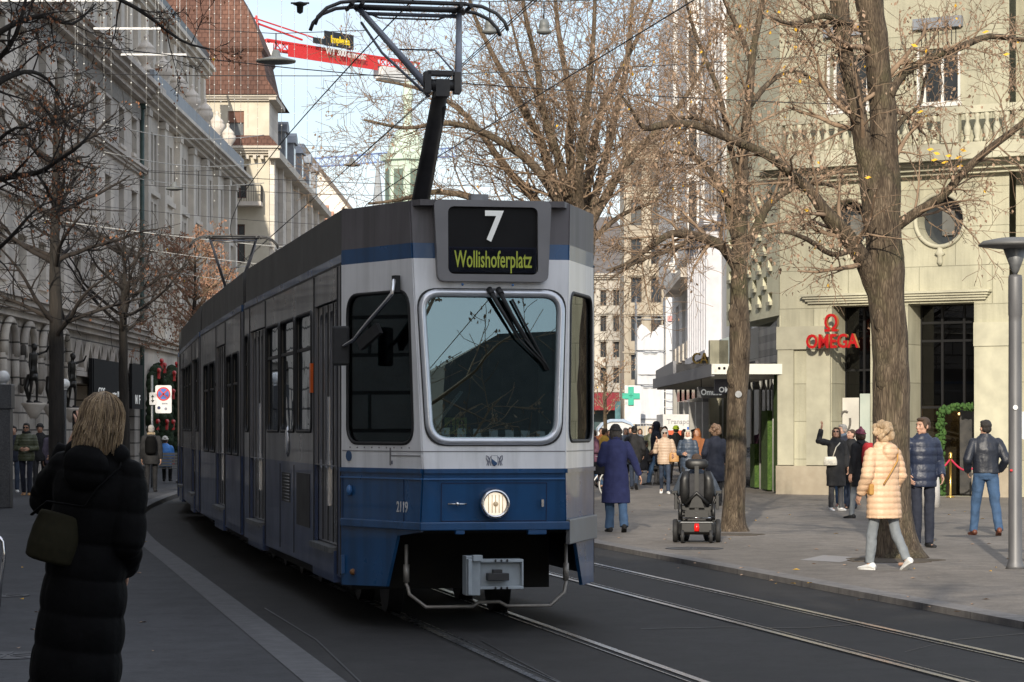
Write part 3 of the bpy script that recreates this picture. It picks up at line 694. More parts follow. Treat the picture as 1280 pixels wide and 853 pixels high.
# --- sections: the side walls bend a little at every joint
J1 = Matrix.Translation((0, 10.45, 0)) @ Matrix.Rotation(R(-1.1), 4, 'Z')
J2 = J1 @ Matrix.Translation((0, 9.05, 0)) @ Matrix.Rotation(R(-1.2), 4, 'Z')
I4 = Matrix.Identity(4)
def sect(TR, S, y0, y1, wins, doors, low=False, near=True, vents=()):
    """one carbody; wins/doors = (ya, yb) along the section"""
    zb, zt = (1.50, 2.86) if not low else (1.20, 2.70)
    for sx in (-1, 1):
        fn = lambda p, sx=sx: (sx*(1.12+p.z), p.x, p.y)
        D = doors if sx < 0 else []
        wn = list(wins) if sx < 0 else list(wins)+[(a+.1, b-.1) for a, b in doors]
        holes = [rrect(a, b, zb+.18, zt-.03, .08, 3) for a, b in wn]+[[(a, 1.375), (b, 1.375), (b, 2.86), (a, 2.86)] for a, b in D]
        m = MB()
        m.mesh(plate([(y0, 1.37), (y1, 1.37), (y1, 3.15), (y0, 3.15)], holes, .03), S, 0, fn)
        lo = .40
        pts = [(y0, lo)]
        for a, b in D: pts += [(a, lo), (a, 1.365), (b, 1.365), (b, lo)]
        pts += [(y1, lo), (y1, 1.369), (y0, 1.369)]
        pts = [p for p in pts if True]
        m.mesh(plate(pts, [], .03), S, 1, fn)
        m.mesh(plate([(y0, 3.152), (y1, 3.152), (y1, 3.235), (y0, 3.235)], [], .03), S, 2, fn)
        # rain strip, seams, belt bead
        for yy in [y0+.02, y1-.02]+[a-.06 for a, b in D]+[b+.06 for a, b in D]:
            m.box(-.006, .006, -.008, .004, lo+.02, 3.14, 3, S @ Matrix.Translation((sx*1.138, yy, 0)))
        m.box(-.004, .01, y0, y1, 3.145, 3.165, 3, S @ Matrix.Translation((sx*1.135, 0, 0)))
        m.box(-.004, .012, y0, y1, 2.93, 2.945, 4, S @ Matrix.Translation((sx*1.13, 0, 0)))
        segs = [y0]+[t for a, b in D for t in (a, b)]+[y1]
        for i in range(0, len(segs), 2): m.box(-.004, .012, segs[i]+.02, segs[i+1]-.02, 1.345, 1.372, 2, S @ Matrix.Translation((sx*1.13, 0, 0)))
        for (a, b, z0, z1, kind) in (vents if sx < 0 else ()):
            m.box(-.004, .006, a, b, z0, z1, 5 if kind else 3, S @ Matrix.Translation((sx*1.137, 0, 0)))
            if kind: 
                for k in range(9): m.box(-.004, .014, a+.03, b-.03, z0+(z1-z0)*(k+.3)/9, z0+(z1-z0)*(k+.65)/9, 4, S @ Matrix.Translation((sx*1.137, 0, 0)))
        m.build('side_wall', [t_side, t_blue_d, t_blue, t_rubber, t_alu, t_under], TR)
        for (a, b), h in zip(wn, holes):
            m = MB(); m.mesh(plate(h, [], .004), S @ Matrix.Translation((-sx*.008, 0, 0)), 0, fn)
            w_ = m.build('side_window', g_side, TR)
            m = MB(); p3 = [S @ Vector((sx*1.134, y, z)) for y, z in h]; m.tube(p3+p3[:2], .018, 6, caps=False)
            zz = zb+.18+(zt-zb-.21)*.70
            m.box(-.012, .012, a+.02, b-.02, zz-.015, zz+.015, 0, S @ Matrix.Translation((sx*1.12, 0, 0)))
            m.build('window_frame', t_rubber, w_)
        for a, b in D:
            m = MB(); n = 4; wd_ = (b-a-.10)/n
            hs = [rrect(a+.05+k*wd_+.05, a+.05+(k+1)*wd_-.05, 1.33, 2.78, .09, 3) for k in range(n)]
            m.mesh(plate([(a+.012, .66), (b-.012, .66), (b-.012, 2.85), (a+.012, 2.85)], hs, .03), S @ Matrix.Translation((-sx*.035, 0, 0)), 0, fn)
            for k in range(1, n):
                m.box(-.008, .004, a+.05+k*wd_-.010, a+.05+k*wd_+.010, .68, 2.84, 1, S @ Matrix.Translation((sx*1.11, 0, 0)))
            m.box(-.01, .02, a+.05+2*wd_-.03, a+.05+2*wd_-.02, 1.0, 2.0, 2, S @ Matrix.Translation((sx*1.11, 0, 0)))
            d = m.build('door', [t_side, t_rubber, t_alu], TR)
            m = MB()
            for h in hs: m.mesh(plate(h, [], .004), S @ Matrix.Translation((-sx*.045, 0, 0)), 0, fn)
            m.build('door_glass', g_side, d)
            m = MB()
            for k in range(2): m.box(-.10+.05*k, .06+.03*(1-k), a+.05, b-.05, .60-.16*k, .65-.16*k, 0, S @ Matrix.Translation((sx*1.10, 0, 0)))
            m.box(-.06, .015, a+.02, b-.02, .34, .62, 1, S @ Matrix.Translation((sx*1.10, 0, 0)))
            m.build('door_step', [t_step, t_blue_d], TR)
        # roof fairing
        m = MB()
        ys = [y0 if not near else -.02+1.22, y1] if near else [y0, y1]
        k = max(1, int((ys[1]-ys[0])/2.3)); dl = (ys[1]-ys[0])/k
        for i in range(k):
            m.box(-.02, .02, ys[0]+i*dl+.006, ys[0]+(i+1)*dl-.006, 3.245, 3.64, 0, S @ Matrix.Translation((sx*1.09, 0, 0)))
        m.build('roof_fairing', t_fair, TR)
    m = MB()
    m.box(-1.1, 1.1, y0, y1, 3.10, 3.24, 0, S)
    yy = y0+ (2.4 if near else .6)
    for (a, b, w_, h) in ((yy+2.6, yy+4.2, .7, .34), (yy+4.5, min(yy+6.8, y1-.3), .62, .28)):
        m.box(-w_, w_, a, b, 3.24, 3.24+h, 1, S)
    m.build('roof', [t_roof, t_fair], TR)
    m = MB(); m.box(-1.08, 1.08, y0, y1, .78, .86, 0, S); m.box(-.92, .92, y0+(.9 if near else 0), y1, .24, .78, 1, S)
    m.build('underframe', [cab_dark, t_under], TR)
    for yb in (y0+2.2, y1-2.0) if not low else (y0+1.2,):
        for dy in (-.9, .9):
            for sx in (-1, 1):
                m = MB(); Mw = S @ Matrix.Translation((sx*.5, yb+dy, .33)) @ Matrix.Rotation(R(90), 4, 'Y')
                m.lathe([(.33, -.06), (.33, .05), (.36, .06), (.36, .075), (.2, .08), (.1, .09)], (0, 0, 0), 20, 0, Mw)
                m.build('wheel', dark_metal, TR)
    # seats and grab poles glimpsed through the glass
    for k in range(int((y1-y0-2.2)/1.6)):
        y = y0+(2.3 if near else .9)+1.6*k
        for sx in (-1, 1):
            m = MB(); m.box(sx*.78-.22, sx*.78+.22, y, y+.45, 1.22, 1.30, 0, S); m.box(sx*.78-.22, sx*.78+.22, y+.40, y+.47, 1.30, 1.95, 0, S)
            m.build('seat', seat_blue, TR, bevel=.02)
    m = MB(); m.box(-1.06, 1.06, y0, y1, 2.95, 3.0, 0, S); 
    for k in range(4): m.tube([S @ Vector(((-1)**k*.45, y0+1.9+1.7*k if near else y0+.8+1.9*k, .86)), S @ Vector(((-1)**k*.45, y0+1.9+1.7*k if near else y0+.8+1.9*k, 2.95))], .018, 6, 1)
    m.build('ceiling_lining', [pm('tram ceiling', (.25, .25, .24), rough=.8), chrome], TR)
def bellows(TR, S, y):
    m = MB()
    for k in range(5): m.box(-1.02+.03*(k % 2), 1.02-.03*(k % 2), y+.08*k, y+.08*(k+1), .55, 3.18, 0, S)
    m.build('bellows', black_rubber, TR)
    m = MB()
    for k in range(3): m.box(-1.07, 1.07, y+.14*k, y+.14*k+.11, 3.25, 3.60, 0, S)
    m.build('joint_fairing', t_fair, TR)
sect(TRAM, I4, 1.2, 10.25, [(3.35, 4.65), (4.8, 6.1), (6.25, 7.5), (9.62, 10.05)], [(1.5, 3.1), (7.75, 9.45)],
     vents=((5.2, 5.95, .95, 1.25, 1), (3.5, 4.6, .75, 1.27, 0), (6.15, 6.16, .45, 1.34, 0), (4.85, 4.86, .45, 1.34, 0)))
bellows(TRAM, I4, 10.2)
sect(TRAM, J1, .2, 8.75, [(.6, 1.6), (1.75, 2.75), (5.2, 6.4), (6.6, 7.8)], [(3.1, 4.9)], low=True, near=False)
bellows(TRAM, J1, 8.75)
sect(TRAM, J2, .1, 10.4, [(.4, 1.5), (3.5, 4.8), (5.0, 6.3), (6.5, 7.8)], [(1.8, 3.3), (8.1, 9.7)], near=False)
m = MB(); m.box(-1.1, 1.1, 10.4, 10.44, .4, 3.6, 0, J2); part(m, 'rear_wall', t_side)
m = MB(); m.prism([(-.62, .06), (.62, .06), (1.1, 1.2), (1.1, 1.3), (-1.1, 1.3), (-1.1, 1.2)], 3.58, 3.63); m.cbox((-.04, .5, 3.67), (.15, .12, .09), 0, 1)
m.box(.98, 1.1, 1.2, 1.6, 3.2, 3.62, 0)
part(m, 'nose_roof', [t_roof, grey_metal])
# side marker, badge
m = MB(); m.box(-1.165, -1.13, 3.22, 3.30, 2.05, 2.33); part(m, 'side_marker', pm('orange marker', (.75, .12, .01), (.6, .1, .01), rough=.3))
m = MB(); m.lathe([(.03, .0), (.11, .0), (.08, .02), (.03, .02)], (-1.14, 5.4, 1.58), 14, 0, Matrix.Rotation(R(-90), 4, 'Y') @ Matrix.Scale(1.5, 4, (1, 0, 0)))
part(m, 'side_badge', t_alu)
# cab interior
m = MB()
m.box(-.62, .62, .30, .62, .86, 1.66, 0); m.box(-.9, .9, 1.55, 1.60, .86, 2.95, 0); m.box(-.55, .55, .26, .50, 1.66, 1.69, 1)
m.box(-.25, .25, .55, .58, 1.69, 1.82, 0); m.box(.45, .56, .30, .34, 1.7, 2.8, 1)
m.box(-.95, -.35, 1.15, 1.19, 1.68, 1.72, 1)
part(m, 'cab_console', [cab_dark, cab_teal])
m = MB(); m.cbox((.08, 1.1, 1.4), (.5, .45, .12), 0); m.cbox((.08, 1.32, 1.85), (.48, .1, .8), 0); m.cbox((.08, 1.34, 2.32), (.26, .08, .18), 0); m.tube([(.08, 1.1, .86), (.08, 1.1, 1.4)], .06, 8)
part(m, 'driver_seat', cab_dark, bevel=.03)
m = MB()
plate_y = pm('card yellow', (.55, .52, .08), (.48, .46, .07), rough=.6)
m.box(-.40, -.31, .13, .14, 1.66, 1.80, 0); m.box(-.30, -.21, .13, .14, 1.66, 1.80, 0)
cards = part(m, 'run_number_card', plate_y)
for d_, x_ in (('4', -.355), ('8', -.255)):
    m = MB(); m.mesh(text(d_, .13, .001, .8), upright(x_, .128, 1.73)); part(m, 'card_numeral', black_rubber, cards)
m = MB(); m.bar((-.52, .12, 1.68), (-.24, .22, 2.02), .05, .012); part(m, 'wiper_linkage', white_paint)

# --- pantograph
def pantograph(TR, S, y):
    p = MB()
    for sx in (-1, 1): p.box(sx*.55-.04, sx*.55+.04, y-.9, y+.8, 3.62, 3.70, 0, S)
    for dy in (-.8, 0, .7): p.box(-.6, .6, y+dy-.04, y+dy+.04, 3.66, 3.74, 0, S)
    for sx in (-.5, .5):
        for dy in (-.8, .7): p.lathe([(.05, 3.30), (.07, 3.36), (.04, 3.4), (.07, 3.46), (.04, 3.5), (.07, 3.56), (.05, 3.64)], S @ Vector((sx, y+dy, 0)), 8, 1)
    pb = p.build('pantograph_base', [dark_metal, pm('insulator', (.25, .1, .05), rough=.3)], TR)
    P = lambda x, dy, z: S @ Vector((x, y+dy, z))
    p = MB(); p.tube([P(0, 0, 3.72), P(0, -1.55, 4.90)], [.088, .074], 12); p.tube([P(-.2, .0, 3.74), P(.2, 0, 3.74)], .06, 8)
    p.tube([P(.13, .25, 3.78), P(.05, -1.45, 4.75)], .02, 6)
    p.build('lower_arm', dark_metal, TR)
    p = MB(); p.tube([P(-.17, -1.6, 4.93), P(.17, -1.6, 4.93)], .055, 10); p.cbox(P(-.14, -1.6, 4.95), (.06, .12, .2)); p.cbox(P(.14, -1.6, 4.95), (.06, .12, .2)); p.box(-.14, .10, y-1.66, y-1.5, 5.02, 5.06, 0, S)
    p.cbox(P(0, -1.58, 4.9), (.13, .16, .16))
    p.build('knee_joint', dark_metal, TR)
    tubeg = pm('pantograph tube', (.09, .10, .13), (.12, .13, .16), rough=.4, metal=.3)
    p = MB()
    p.tube([P(-.13, -1.62, 4.90), P(-.50, .4, 5.94)], [.036, .030], 8); p.tube([P(.15, -1.62, 4.88), P(.52, .4, 5.92)], [.036, .030], 8)
    p.tube([P(-.10, -1.45, 4.84), P(-.36, -.2, 5.42), P(-.49, .35, 5.80)], .014, 6); p.tube([P(-.30, -.6, 5.40), P(.05, -.9, 5.36), P(.2, -1.5, 5.0)], .009, 6)
    p.tube([P(-.50, .4, 5.9), P(.52, .4, 5.9)], .02, 8)
    p.build('upper_arm', tubeg, TR)
    p = MB()
    for dy in (.18, .58):
        p.tube([P(-.98, dy, 5.74), P(-.95, dy, 5.82), P(-.86, dy, 5.91), P(-.72, dy, 5.97), P(-.55, dy, 5.99), P(.55, dy, 5.99), P(.72, dy, 5.97), P(.86, dy, 5.91), P(.95, dy, 5.82), P(.98, dy, 5.74)], .019, 8)
        p.box(-.55, .55, y+dy-.03, y+dy+.03, 5.985, 6.01, 0, S)
    for x in (-.6, -.5, .5, .6): p.tube([P(x, .14, 5.97), P(x, .62, 5.97)], .022, 6)
    p.tube([P(-.56, .38, 5.96), P(.56, .38, 5.96)], .03, 8); p.tube([P(-.45, .4, 5.92), P(-.3, .4, 5.86), P(.3, .4, 5.86), P(.45, .4, 5.92)], .010, 6)
    p.build('collector_head', dark_metal, TR)
pantograph(TRAM, I4, 4.2)
# the coupled second unit behind, of which only the pantograph shows
TRAM2 = thing('tram', (-5.55, 52.2, 0), R(6.3), 'second tram unit coupled behind the first, only its raised pantograph showing above the roof line', 'tram')
sect(TRAM2, I4, 0, 10, [(3, 4.3), (4.6, 5.9)], [(1.2, 2.8), (7, 8.6)], near=False)
pantograph(TRAM2, Matrix.Translation((0, 6.2, 0)) @ Matrix.Rotation(R(180), 4, 'Z'), 0)
# ------------------------------------------------------------------ people
skin = pm('skin', (.52, .31, .22), (.46, .26, .18), scale=12, rough=.55)
skin_tan = pm('warm skin', (.42, .24, .16), (.37, .2, .13), scale=12, rough=.55)
eye_dark = pm('eye', (.02, .015, .012), rough=.2)
lip = pm('lip', (.38, .12, .10), rough=.5)
def hairmat(n, a, b): return pm(n, a, b, scale=14, rough=.6, bump=.014, bscale=40, stretch=(3, 3, .3))
h_blonde = hairmat('blonde hair', (.30, .21, .12), (.17, .115, .065))
h_brown = hairmat('brown hair', (.07, .04, .022), (.04, .022, .013))
h_black = hairmat('black hair', (.016, .013, .011), (.03, .024, .02))
h_grey = hairmat('grey hair', (.38, .36, .34), (.24, .23, .22))
h_white = hairmat('white hair', (.62, .58, .50), (.48, .44, .37))
h_sandy = hairmat('sandy curls', (.52, .38, .24), (.38, .26, .15))
h_ginger = hairmat('ginger hair', (.30, .10, .03), (.2, .07, .02))
def cloth(n, a, f=.75, rough=.85, sc_=9, bump=.006): return pm(n, a, tuple(x*f for x in a), scale=sc_, rough=rough, bump=bump, bscale=28)
c_black = cloth('black cloth', (.014, .014, .016)); c_nylon = pm('black nylon', (.0022, .0022, .0025), (.0035, .0035, .004), scale=9, rough=.75, spec=.08, bump=.004, bscale=28)
c_navy = cloth('navy cloth', (.014, .018, .034)); c_blue = cloth('royal blue wool', (.013, .019, .085)); c_puff = cloth('navy puffer nylon', (.018, .026, .055), rough=.45)
c_jean = cloth('blue denim', (.05, .105, .205), .6, sc_=6); c_jean_d = cloth('dark denim', (.03, .045, .08), .7); c_grey = cloth('grey denim', (.20, .22, .24), .8)
c_peach = cloth('peach nylon', (.64, .43, .275), .9, rough=.5); c_beige = cloth('beige nylon', (.50, .37, .27), .9, rough=.5); c_olive = cloth('olive nylon', (.06, .065, .035), rough=.5)
c_red = cloth('red fabric', (.42, .02, .025)); c_yel = cloth('mustard coat', (.55, .33, .05)); c_char = cloth('charcoal cloth', (.05, .05, .055)); c_slate = cloth('slate blue cloth', (.12, .15, .20))
c_sky = cloth('bright blue jacket', (.05, .22, .62), rough=.5); c_rust = cloth('rust coat', (.30, .11, .04)); c_white = cloth('white cloth', (.7, .68, .64)); c_fur = pm('fur trim', (.42, .33, .22), (.25, .19, .12), scale=30, rough=1, bump=.02, bscale=60)
c_hivis = cloth('hi vis yellow', (.6, .8, .05)); c_tan = cloth('tan leather', (.50, .27, .10), rough=.5); c_plum = cloth('plum wool', (.10, .04, .07)); c_purple = cloth('purple grey jacket', (.10, .085, .12)); c_cream = cloth('cream leather', (.66, .62, .52), rough=.45)
sole_white = pm('white sole', (.75, .75, .74), rough=.5); shoe_brown = pm('brown leather', (.16, .05, .025), rough=.45)

def build_hand():
    m = MB()
    m.loft([(0, 0, -.10, .012, .036), (0, 0, -.085, .016, .043), (0, 0, -.05, .017, .042), (0, 0, -.02, .017, .032), (0, 0, .03, .02, .026)], 12)
    for i, (ln, by) in enumerate(zip((.070, .080, .074, .058), (.031, .011, -.010, -.029))):
        b = V(0, by, -.088); c1 = b+V(-.006, by*.08, -ln*.5); c2 = c1+V(-.018, by*.04, -ln*.38); c3 = c2+V(-.016, 0, -ln*.2)
        m.tube([b+V(0, 0, .02), b, c1, c2, c3], [.0085, .0088, .0082, .0075, .0055], 8)
        m.sph(c3, .0058, 8)
    m.tube([V(-.004, .022, -.025), V(-.010, .044, -.05), V(-.018, .056, -.078), V(-.024, .058, -.10)], [.014, .012, .0098, .0075], 8); m.sph((-.024, .058, -.10), .0076, 8)
    return organic(m, .0052, 3, .4)
HAND = build_hand()
def head_parts(m, hc, fem=False):
    """hc = centre of the skull; face towards +Y"""
    k = .96 if fem else 1.0
    S = lambda c, r: m.sph(hc+Vector(c)*k, tuple(x*k for x in r), 18)
    S((0, -.012, .022), (.074, .092, .088)); S((0, .022, -.01), (.064, .070, .085)); S((0, .036, -.068), (.046, .048, .040))
    S((0, .066, -.096), (.020, .020, .018)); S((0, .072, .040), (.052, .022, .020))
    for s in (-1, 1):
        S((s*.038, .066, -.022), (.022, .020, .02)); S((s*.076, -.006, -.012), (.011, .021, .032)); S((s*.045, .02, -.07), (.018, .035, .03))
    m.tube([hc+V(0, .086, .022)*k, hc+V(0, .108, -.022)*k, hc+V(0, .098, -.032)*k], [.009, .013, .011], 8); S((0, .086, -.062), (.024, .014, .013)); S((0, .100, -.030), (.017, .012, .010))

def person(label, loc, rz, H=1.72, fem=False, lean=0, yaw=0, tilt=0, sk=None, arms=('hang', 'hang'), legs=((6, 4), (-6, 6)), splay=.0,
           top=None, pants=None, shoe=None, hair=None, hat=None, sit=False, hands=True, vox=.013, width=1.0, group=None, zoff=0, extra=None, scarf=None, glasses=False, bare_legs=False):
    """top = dict(mat, hem, puff, flare, hood, t); pants = dict(mat, r); hair = (style, mat); hat = (style, mat)"""
    sk = sk or skin; s = H/1.72
    root = bpy.data.objects.new('person', None)
    A = {'hang': ((.17, -.03, -1), (.05, .18, -1)), 'pocket': ((.30, -.25, -1), (-.10, .75, -.75)), 'swingf': ((.14, .35, -1), (.05, .75, -1)), 'swingb': ((.16, -.38, -1), (.10, -.02, -1)),
         'front': ((.22, .05, -1), (-.55, .85, -.05)), 'face': ((.25, .35, -.9), (-.15, .30, .95)), 'up': ((.45, .4, .35), (-.35, .15, 1)), 'hold': ((.20, .05, -1), (-.25, 1, .05)), 'lap': ((.14, .25, -1), (-.2, 1, -.15)),
         'phone': ((.50, .60, -.52), (-.30, .12, .93)), 'out': ((.45, -.1, -1), (.30, .08, -1)), 'side': ((.28, -.12, -1), (.12, .10, -1)), 'bagarm': ((.24, -.06, -1), (-.05, .9, -.25))}
    # joints
    hipz, kneeL, shinL = .90, .43, .40
    J = {}
    for i, sg in enumerate((-1, 1)):
        p, kb = legs[i]
        h = V(sg*.092, 0, hipz)
        d1 = V(sg*splay, math.sin(R(p)), -math.cos(R(p))).normalized(); k = h+d1*kneeL
        d2 = V(sg*splay*.6, math.sin(R(p-kb)), -math.cos(R(p-kb))).normalized(); a = k+d2*shinL
        J['h', sg], J['k', sg], J['a', sg] = h, k, a
    dz = -min(J['a', -1].z, J['a', 1].z)+.075
    if sit: dz = .52-hipz+.02
    ln = math.tan(R(lean))
    def B(p):
        p = Vector(p)
        return V(p.x, p.y+max(0, p.z-hipz)*ln, p.z)
    for i, sg in enumerate((-1, 1)):
        ad = A[arms[i]] if isinstance(arms[i], str) else arms[i]
        u = V(sg*ad[0][0], ad[0][1], ad[0][2]).normalized(); f = V(sg*ad[1][0], ad[1][1], ad[1][2]).normalized()
        sh = B((sg*.178*width, 0, 1.39)); e = sh+u*.285; w = e+f*.245
        J['s', sg], J['e', sg], J['w', sg], J['f', sg] = sh, e, w, f
    Z = Matrix.Scale(s, 4) @ Matrix.Translation((0, 0, dz+zoff))
    def fin(name, me, parent=None, mats=None):
        me.transform(Z)
        return link(name, me, parent)
    hc = B((0, .015, 1.605))
    Mh = Matrix.Translation(hc) @ Matrix.Rotation(R(yaw), 4, 'Z') @ Matrix.Rotation(R(tilt), 4, 'X') @ Matrix.Translation(-hc)
    # body: one continuous surface
    m = MB()
    secs = [(0, 0, .84, .13, .09), (0, 0, .92, .155, .105), (0, 0, 1.06, .13, .09), (0, 0, 1.25, .155, .105), (0, 0, 1.38, .16, .085), (0, 0, 1.445, .09, .06)]
    m.loft([(B((0, 0, z)).x, B((0, 0, z)).y+y, z, rx*width, ry) for (x, y, z, rx, ry) in secs], 16)
    m.tube([B((0, -.005, 1.40)), hc+V(0, -.012, -.06)], [.062, .052], 12)
    for sg in (-1, 1):
        m.tube([J['h', sg]+V(0, 0, .03), J['k', sg], J['a', sg]], [.075, .046, .034], 10); m.sph(J['k', sg], .046, 10)
        m.tube([J['a', sg], J['a', sg]+V(0, -.02, -.045), J['a', sg]+V(0, .13, -.055)], [.036, .034, .024], 8)
        m.tube([J['s', sg], J['e', sg], J['w', sg]], [.045, .036, .026], 10); m.sph(J['s', sg], .05, 10); m.sph(J['e', sg], .036, 10)
    hm = MB(); head_parts(hm, hc, fem); hm.v = [tuple(Mh @ Vector(p)) for p in hm.v]
    m.add(hm.v, hm.f, 0, True)
    me = organic(m, vox, 3, .4, sk)
    m2 = MB(); m2.mesh(me)
    if hands:
        for sg in (-1, 1):
            f = J['f', sg]; zx = -f; yy = V(0, 1, .35) if abs(f.y) < .75 else V(-sg*.35, .1, 1)
            yy = (yy-zx*yy.dot(zx)).normalized(); xx = yy.cross(zx)
            Mx = Matrix(((xx.x, yy.x, zx.x, J['w', sg].x), (xx.y, yy.y, zx.y, J['w', sg].y), (xx.z, yy.z, zx.z, J['w', sg].z), (0, 0, 0, 1)))
            if sg < 0: Mx = Mx @ Matrix.Scale(-1, 4, (1, 0, 0))
            m2.mesh(HAND, Mx)
    k = .96 if fem else 1
    f2 = MB()
    for sg in (-1, 1):
        f2.sph(hc+V(sg*.031, .0835, .004)*k, (.012, .008, .0065), 8, 1); f2.tube([hc+V(sg*.018, .092, .026)*k, hc+V(sg*.048, .082, .024)*k], [.004, .003], 6, 1)
    f2.sph(hc+V(0, .096, -.064)*k, (.022, .007, .006), 8, 2)
    m2.add([Mh @ Vector(p) for p in f2.v], f2.f, 1, True)
    for q in range(len(m2.f)-len(f2.f), len(m2.f)): m2.m[q] = f2.m[q-(len(m2.f)-len(f2.f))]
    body = m2.data('person', [sk, eye_dark, lip]); body.transform(Z)
    bpy.data.objects.remove(root)
    root = link('person', body); place(root, loc, rz); tag(root, label, 'person', group)
    def getn(me):
        n = len(me.vertices); co = np.empty(n*3, 'f'); no = np.empty(n*3, 'f')
        me.vertices.foreach_get('co', co); me.vertices.foreach_get('normal', no); return co.reshape(-1, 3), no.reshape(-1, 3)
    def puffy(me, per, amp, z0=0):
        co, no = getn(me); q = np.abs(np.sin(math.pi*(co[:, 2]-z0)/per))**.6-.6
        me.vertices.foreach_set('co', (co+no*(amp*q)[:, None]).ravel()); me.update()
    def wrinkle(me, amp, fr=7, sd_=0):
        co, no = getn(me); q = np.array([mnoise.noise((x*fr+sd_, y*fr, z*fr*.7)) for x, y, z in co.tolist()], 'f')
        me.vertices.foreach_set('co', (co+no*(amp*q)[:, None]).ravel()); me.update()
    # trousers
    if pants:
        r = pants.get('r', 1.0); m = MB()
        q = .86 if top and top.get('hem', .84) < .9 else 1.0; m.loft([(0, 0, .83, .15*width*q, .11*q), (0, -.01*q, .90, .175*width*q, .128*q), (0, 0, 1.0, .158*width*q, .115*q)], 14)
        for sg in (-1, 1):
            a = J['a', sg]; kn = J['k', sg]
            m.tube([J['h', sg]+V(0, 0, .02), J['h', sg].lerp(kn, .5), kn, kn.lerp(a, .4), a+(a-kn).normalized()*pants.get('len', .02)], [.098*(.84 if q < 1 else 1), .083*r*(.9 if q < 1 else 1), .066*r, .062*r, .055*r*pants.get('cuff', 1)], 12)
            m.sph(kn, .066*r, 10)
        me = organic(m, vox, 3, .4, pants['mat']); wrinkle(me, .011, 9, loc[0]); wrinkle(me, .005, 22, loc[1]); fin('trousers', me, root)
    # shoes
    sm = shoe or (c_black, None)
    for sg in (-1, 1):
        a = J['a', sg]; kn = J['k', sg]; d = (kn-a).normalized()
        pitch = math.atan2(-d.y, d.z)*(.75 if not sit else 0)
        pitch = max(-.2, pitch) if pitch < .5 else pitch
        Ms = Matrix.Translation(a) @ Matrix.Rotation(R(-8*sg), 4, 'Z') @ Matrix.Rotation(-max(0, -(a-kn).normalized().y)*1.1, 4, 'X')
        m = MB()
        for part_ in ((0, -.055, .012), (1, -.075, .0)):
            mi, zb, ex = part_
        ys = [(-.085, .030, .062), (-.06, .038, .085), (-.01, .040, .078), (.05, .043, .055), (.11, .044, .040), (.155, .036, .030), (.178, .018, .018)]
        vs = []; n = 12
        for (y, rx, hz) in ys:
            for j in range(n):
                t = 2*math.pi*j/n; vs.append(Ms @ V(rx*math.cos(t), y, -.072+max(0, hz*(.5+.5*math.sin(t))*1.0)))
        fs = [(i*n+j, (i+1)*n+j, (i+1)*n+(j+1) % n, i*n+(j+1) % n) for i in range(len(ys)-1) for j in range(n)]+[tuple(range(n)), tuple(reversed(range((len(ys)-1)*n, len(ys)*n)))]
        m.add(vs, fs, 0, True)
        sl = [V(.04*math.cos(t)*(1.05 if math.sin(t) > 0 else .9), .045+.135*math.sin(t), 0) for t in [2*math.pi*j/16 for j in range(16)]]
        m.prism([(p.x, p.y) for p in sl], -.078, -.055, 1, Ms)
        me = m.data('shoe', [sm[0], sm[1] or sm[0]]); fin('shoe', me, root)
    # jacket or coat
    if top:
        t = top.get('t', .018); hem = top.get('hem', .84); fl = top.get('flare', 1.0); m = MB()
        def sec(z, rx, ry, y=0): b = B((0, 0, z)); return (b.x, b.y+y, z, rx*width+t, ry+t)
        S_ = []
        if hem < .80: S_ += [sec(hem, .175*fl, .135*fl), sec((hem+.88)/2, .18*(1+(fl-1)*.5), .138)]
        else: S_ += [sec(hem, .168*fl, .125)]
        S_ += [sec(.92, .178, .132) if hem < .9 else sec(.96, .165, .12), sec(1.08, .158*top.get('waist', 1), .115), sec(1.28, .178, .125), sec(1.385, .175, .105), sec(1.435, .125, .085), sec(1.485, .072, .07)]
        m.loft(S_, 20)
        for sg in (-1, 1):
            sh, e, w = J['s', sg], J['e', sg], J['w', sg]
            m.sph(sh, .054+t*.6, 12); m.tube([sh, sh.lerp(e, .5), e, e.lerp(w, .55), w+(w-e).normalized()*.005], [.056+t*.6, .060+t*.7, .054+t*.7, .048+t*.6, .040+t*.5], 12); m.sph(e, .054+t*.7, 12)
        if top.get('collar', True): m.tube([B((0, -.005, 1.46)), B((0, -.002, 1.515))], [.078+t*.3, .075+t*.3], 14)
        if top.get('hood') == 'down':
            for a in range(7):
                th = R(-60+20*a+180-90); m.sph(B((.10*math.cos(th)*-1, -.055+.075*math.sin(th), 1.475)), (.06, .055, .055), 10)
            m.sph(B((0, -.13, 1.41)), (.11, .065, .10), 12)
        if top.get('hood') == 'up':
            hm = MB(); hm.sph(hc+V(0, -.025, .015), (.108, .118, .135), 16); hm.tube([hc+V(0, -.03, -.15), hc+V(0, -.02, -.02)], [.10, .10], 14)
            m.add([Mh @ Vector(p) for p in hm.v], hm.f, 0, True)
        me = organic(m, vox if top.get('puff') is None else min(vox, .012), 4 if top.get('puff') is None else 3, .45, top['mat'])
        if top.get('puff'): puffy(me, top['puff'], top.get('amp', .012)); wrinkle(me, .006, 12, loc[1])
        else: wrinkle(me, .012, 6, loc[1]); wrinkle(me, .007, 15, loc[0])
        fin(top.get('name', 'jacket'), me, root)
    if scarf:
        m = MB(); m.tube([B((.075*math.cos(a), .005+.075*math.sin(a), 1.50+.012*math.sin(3*a))) for a in [6.283*j/12 for j in range(13)]], .036, 10)
        me = organic(m, .012, 2, .4, scarf); fin('scarf', me, root)
    # hair, hat
    def headkid(name, m, v_, mat, nz_=.006):
        m.v = [tuple(Mh @ Vector(p)) for p in m.v]
        me = organic(m, v_, 2, .4, mat)
        if nz_: wrinkle(me, nz_, 26, 2)
        fin(name, me, root)
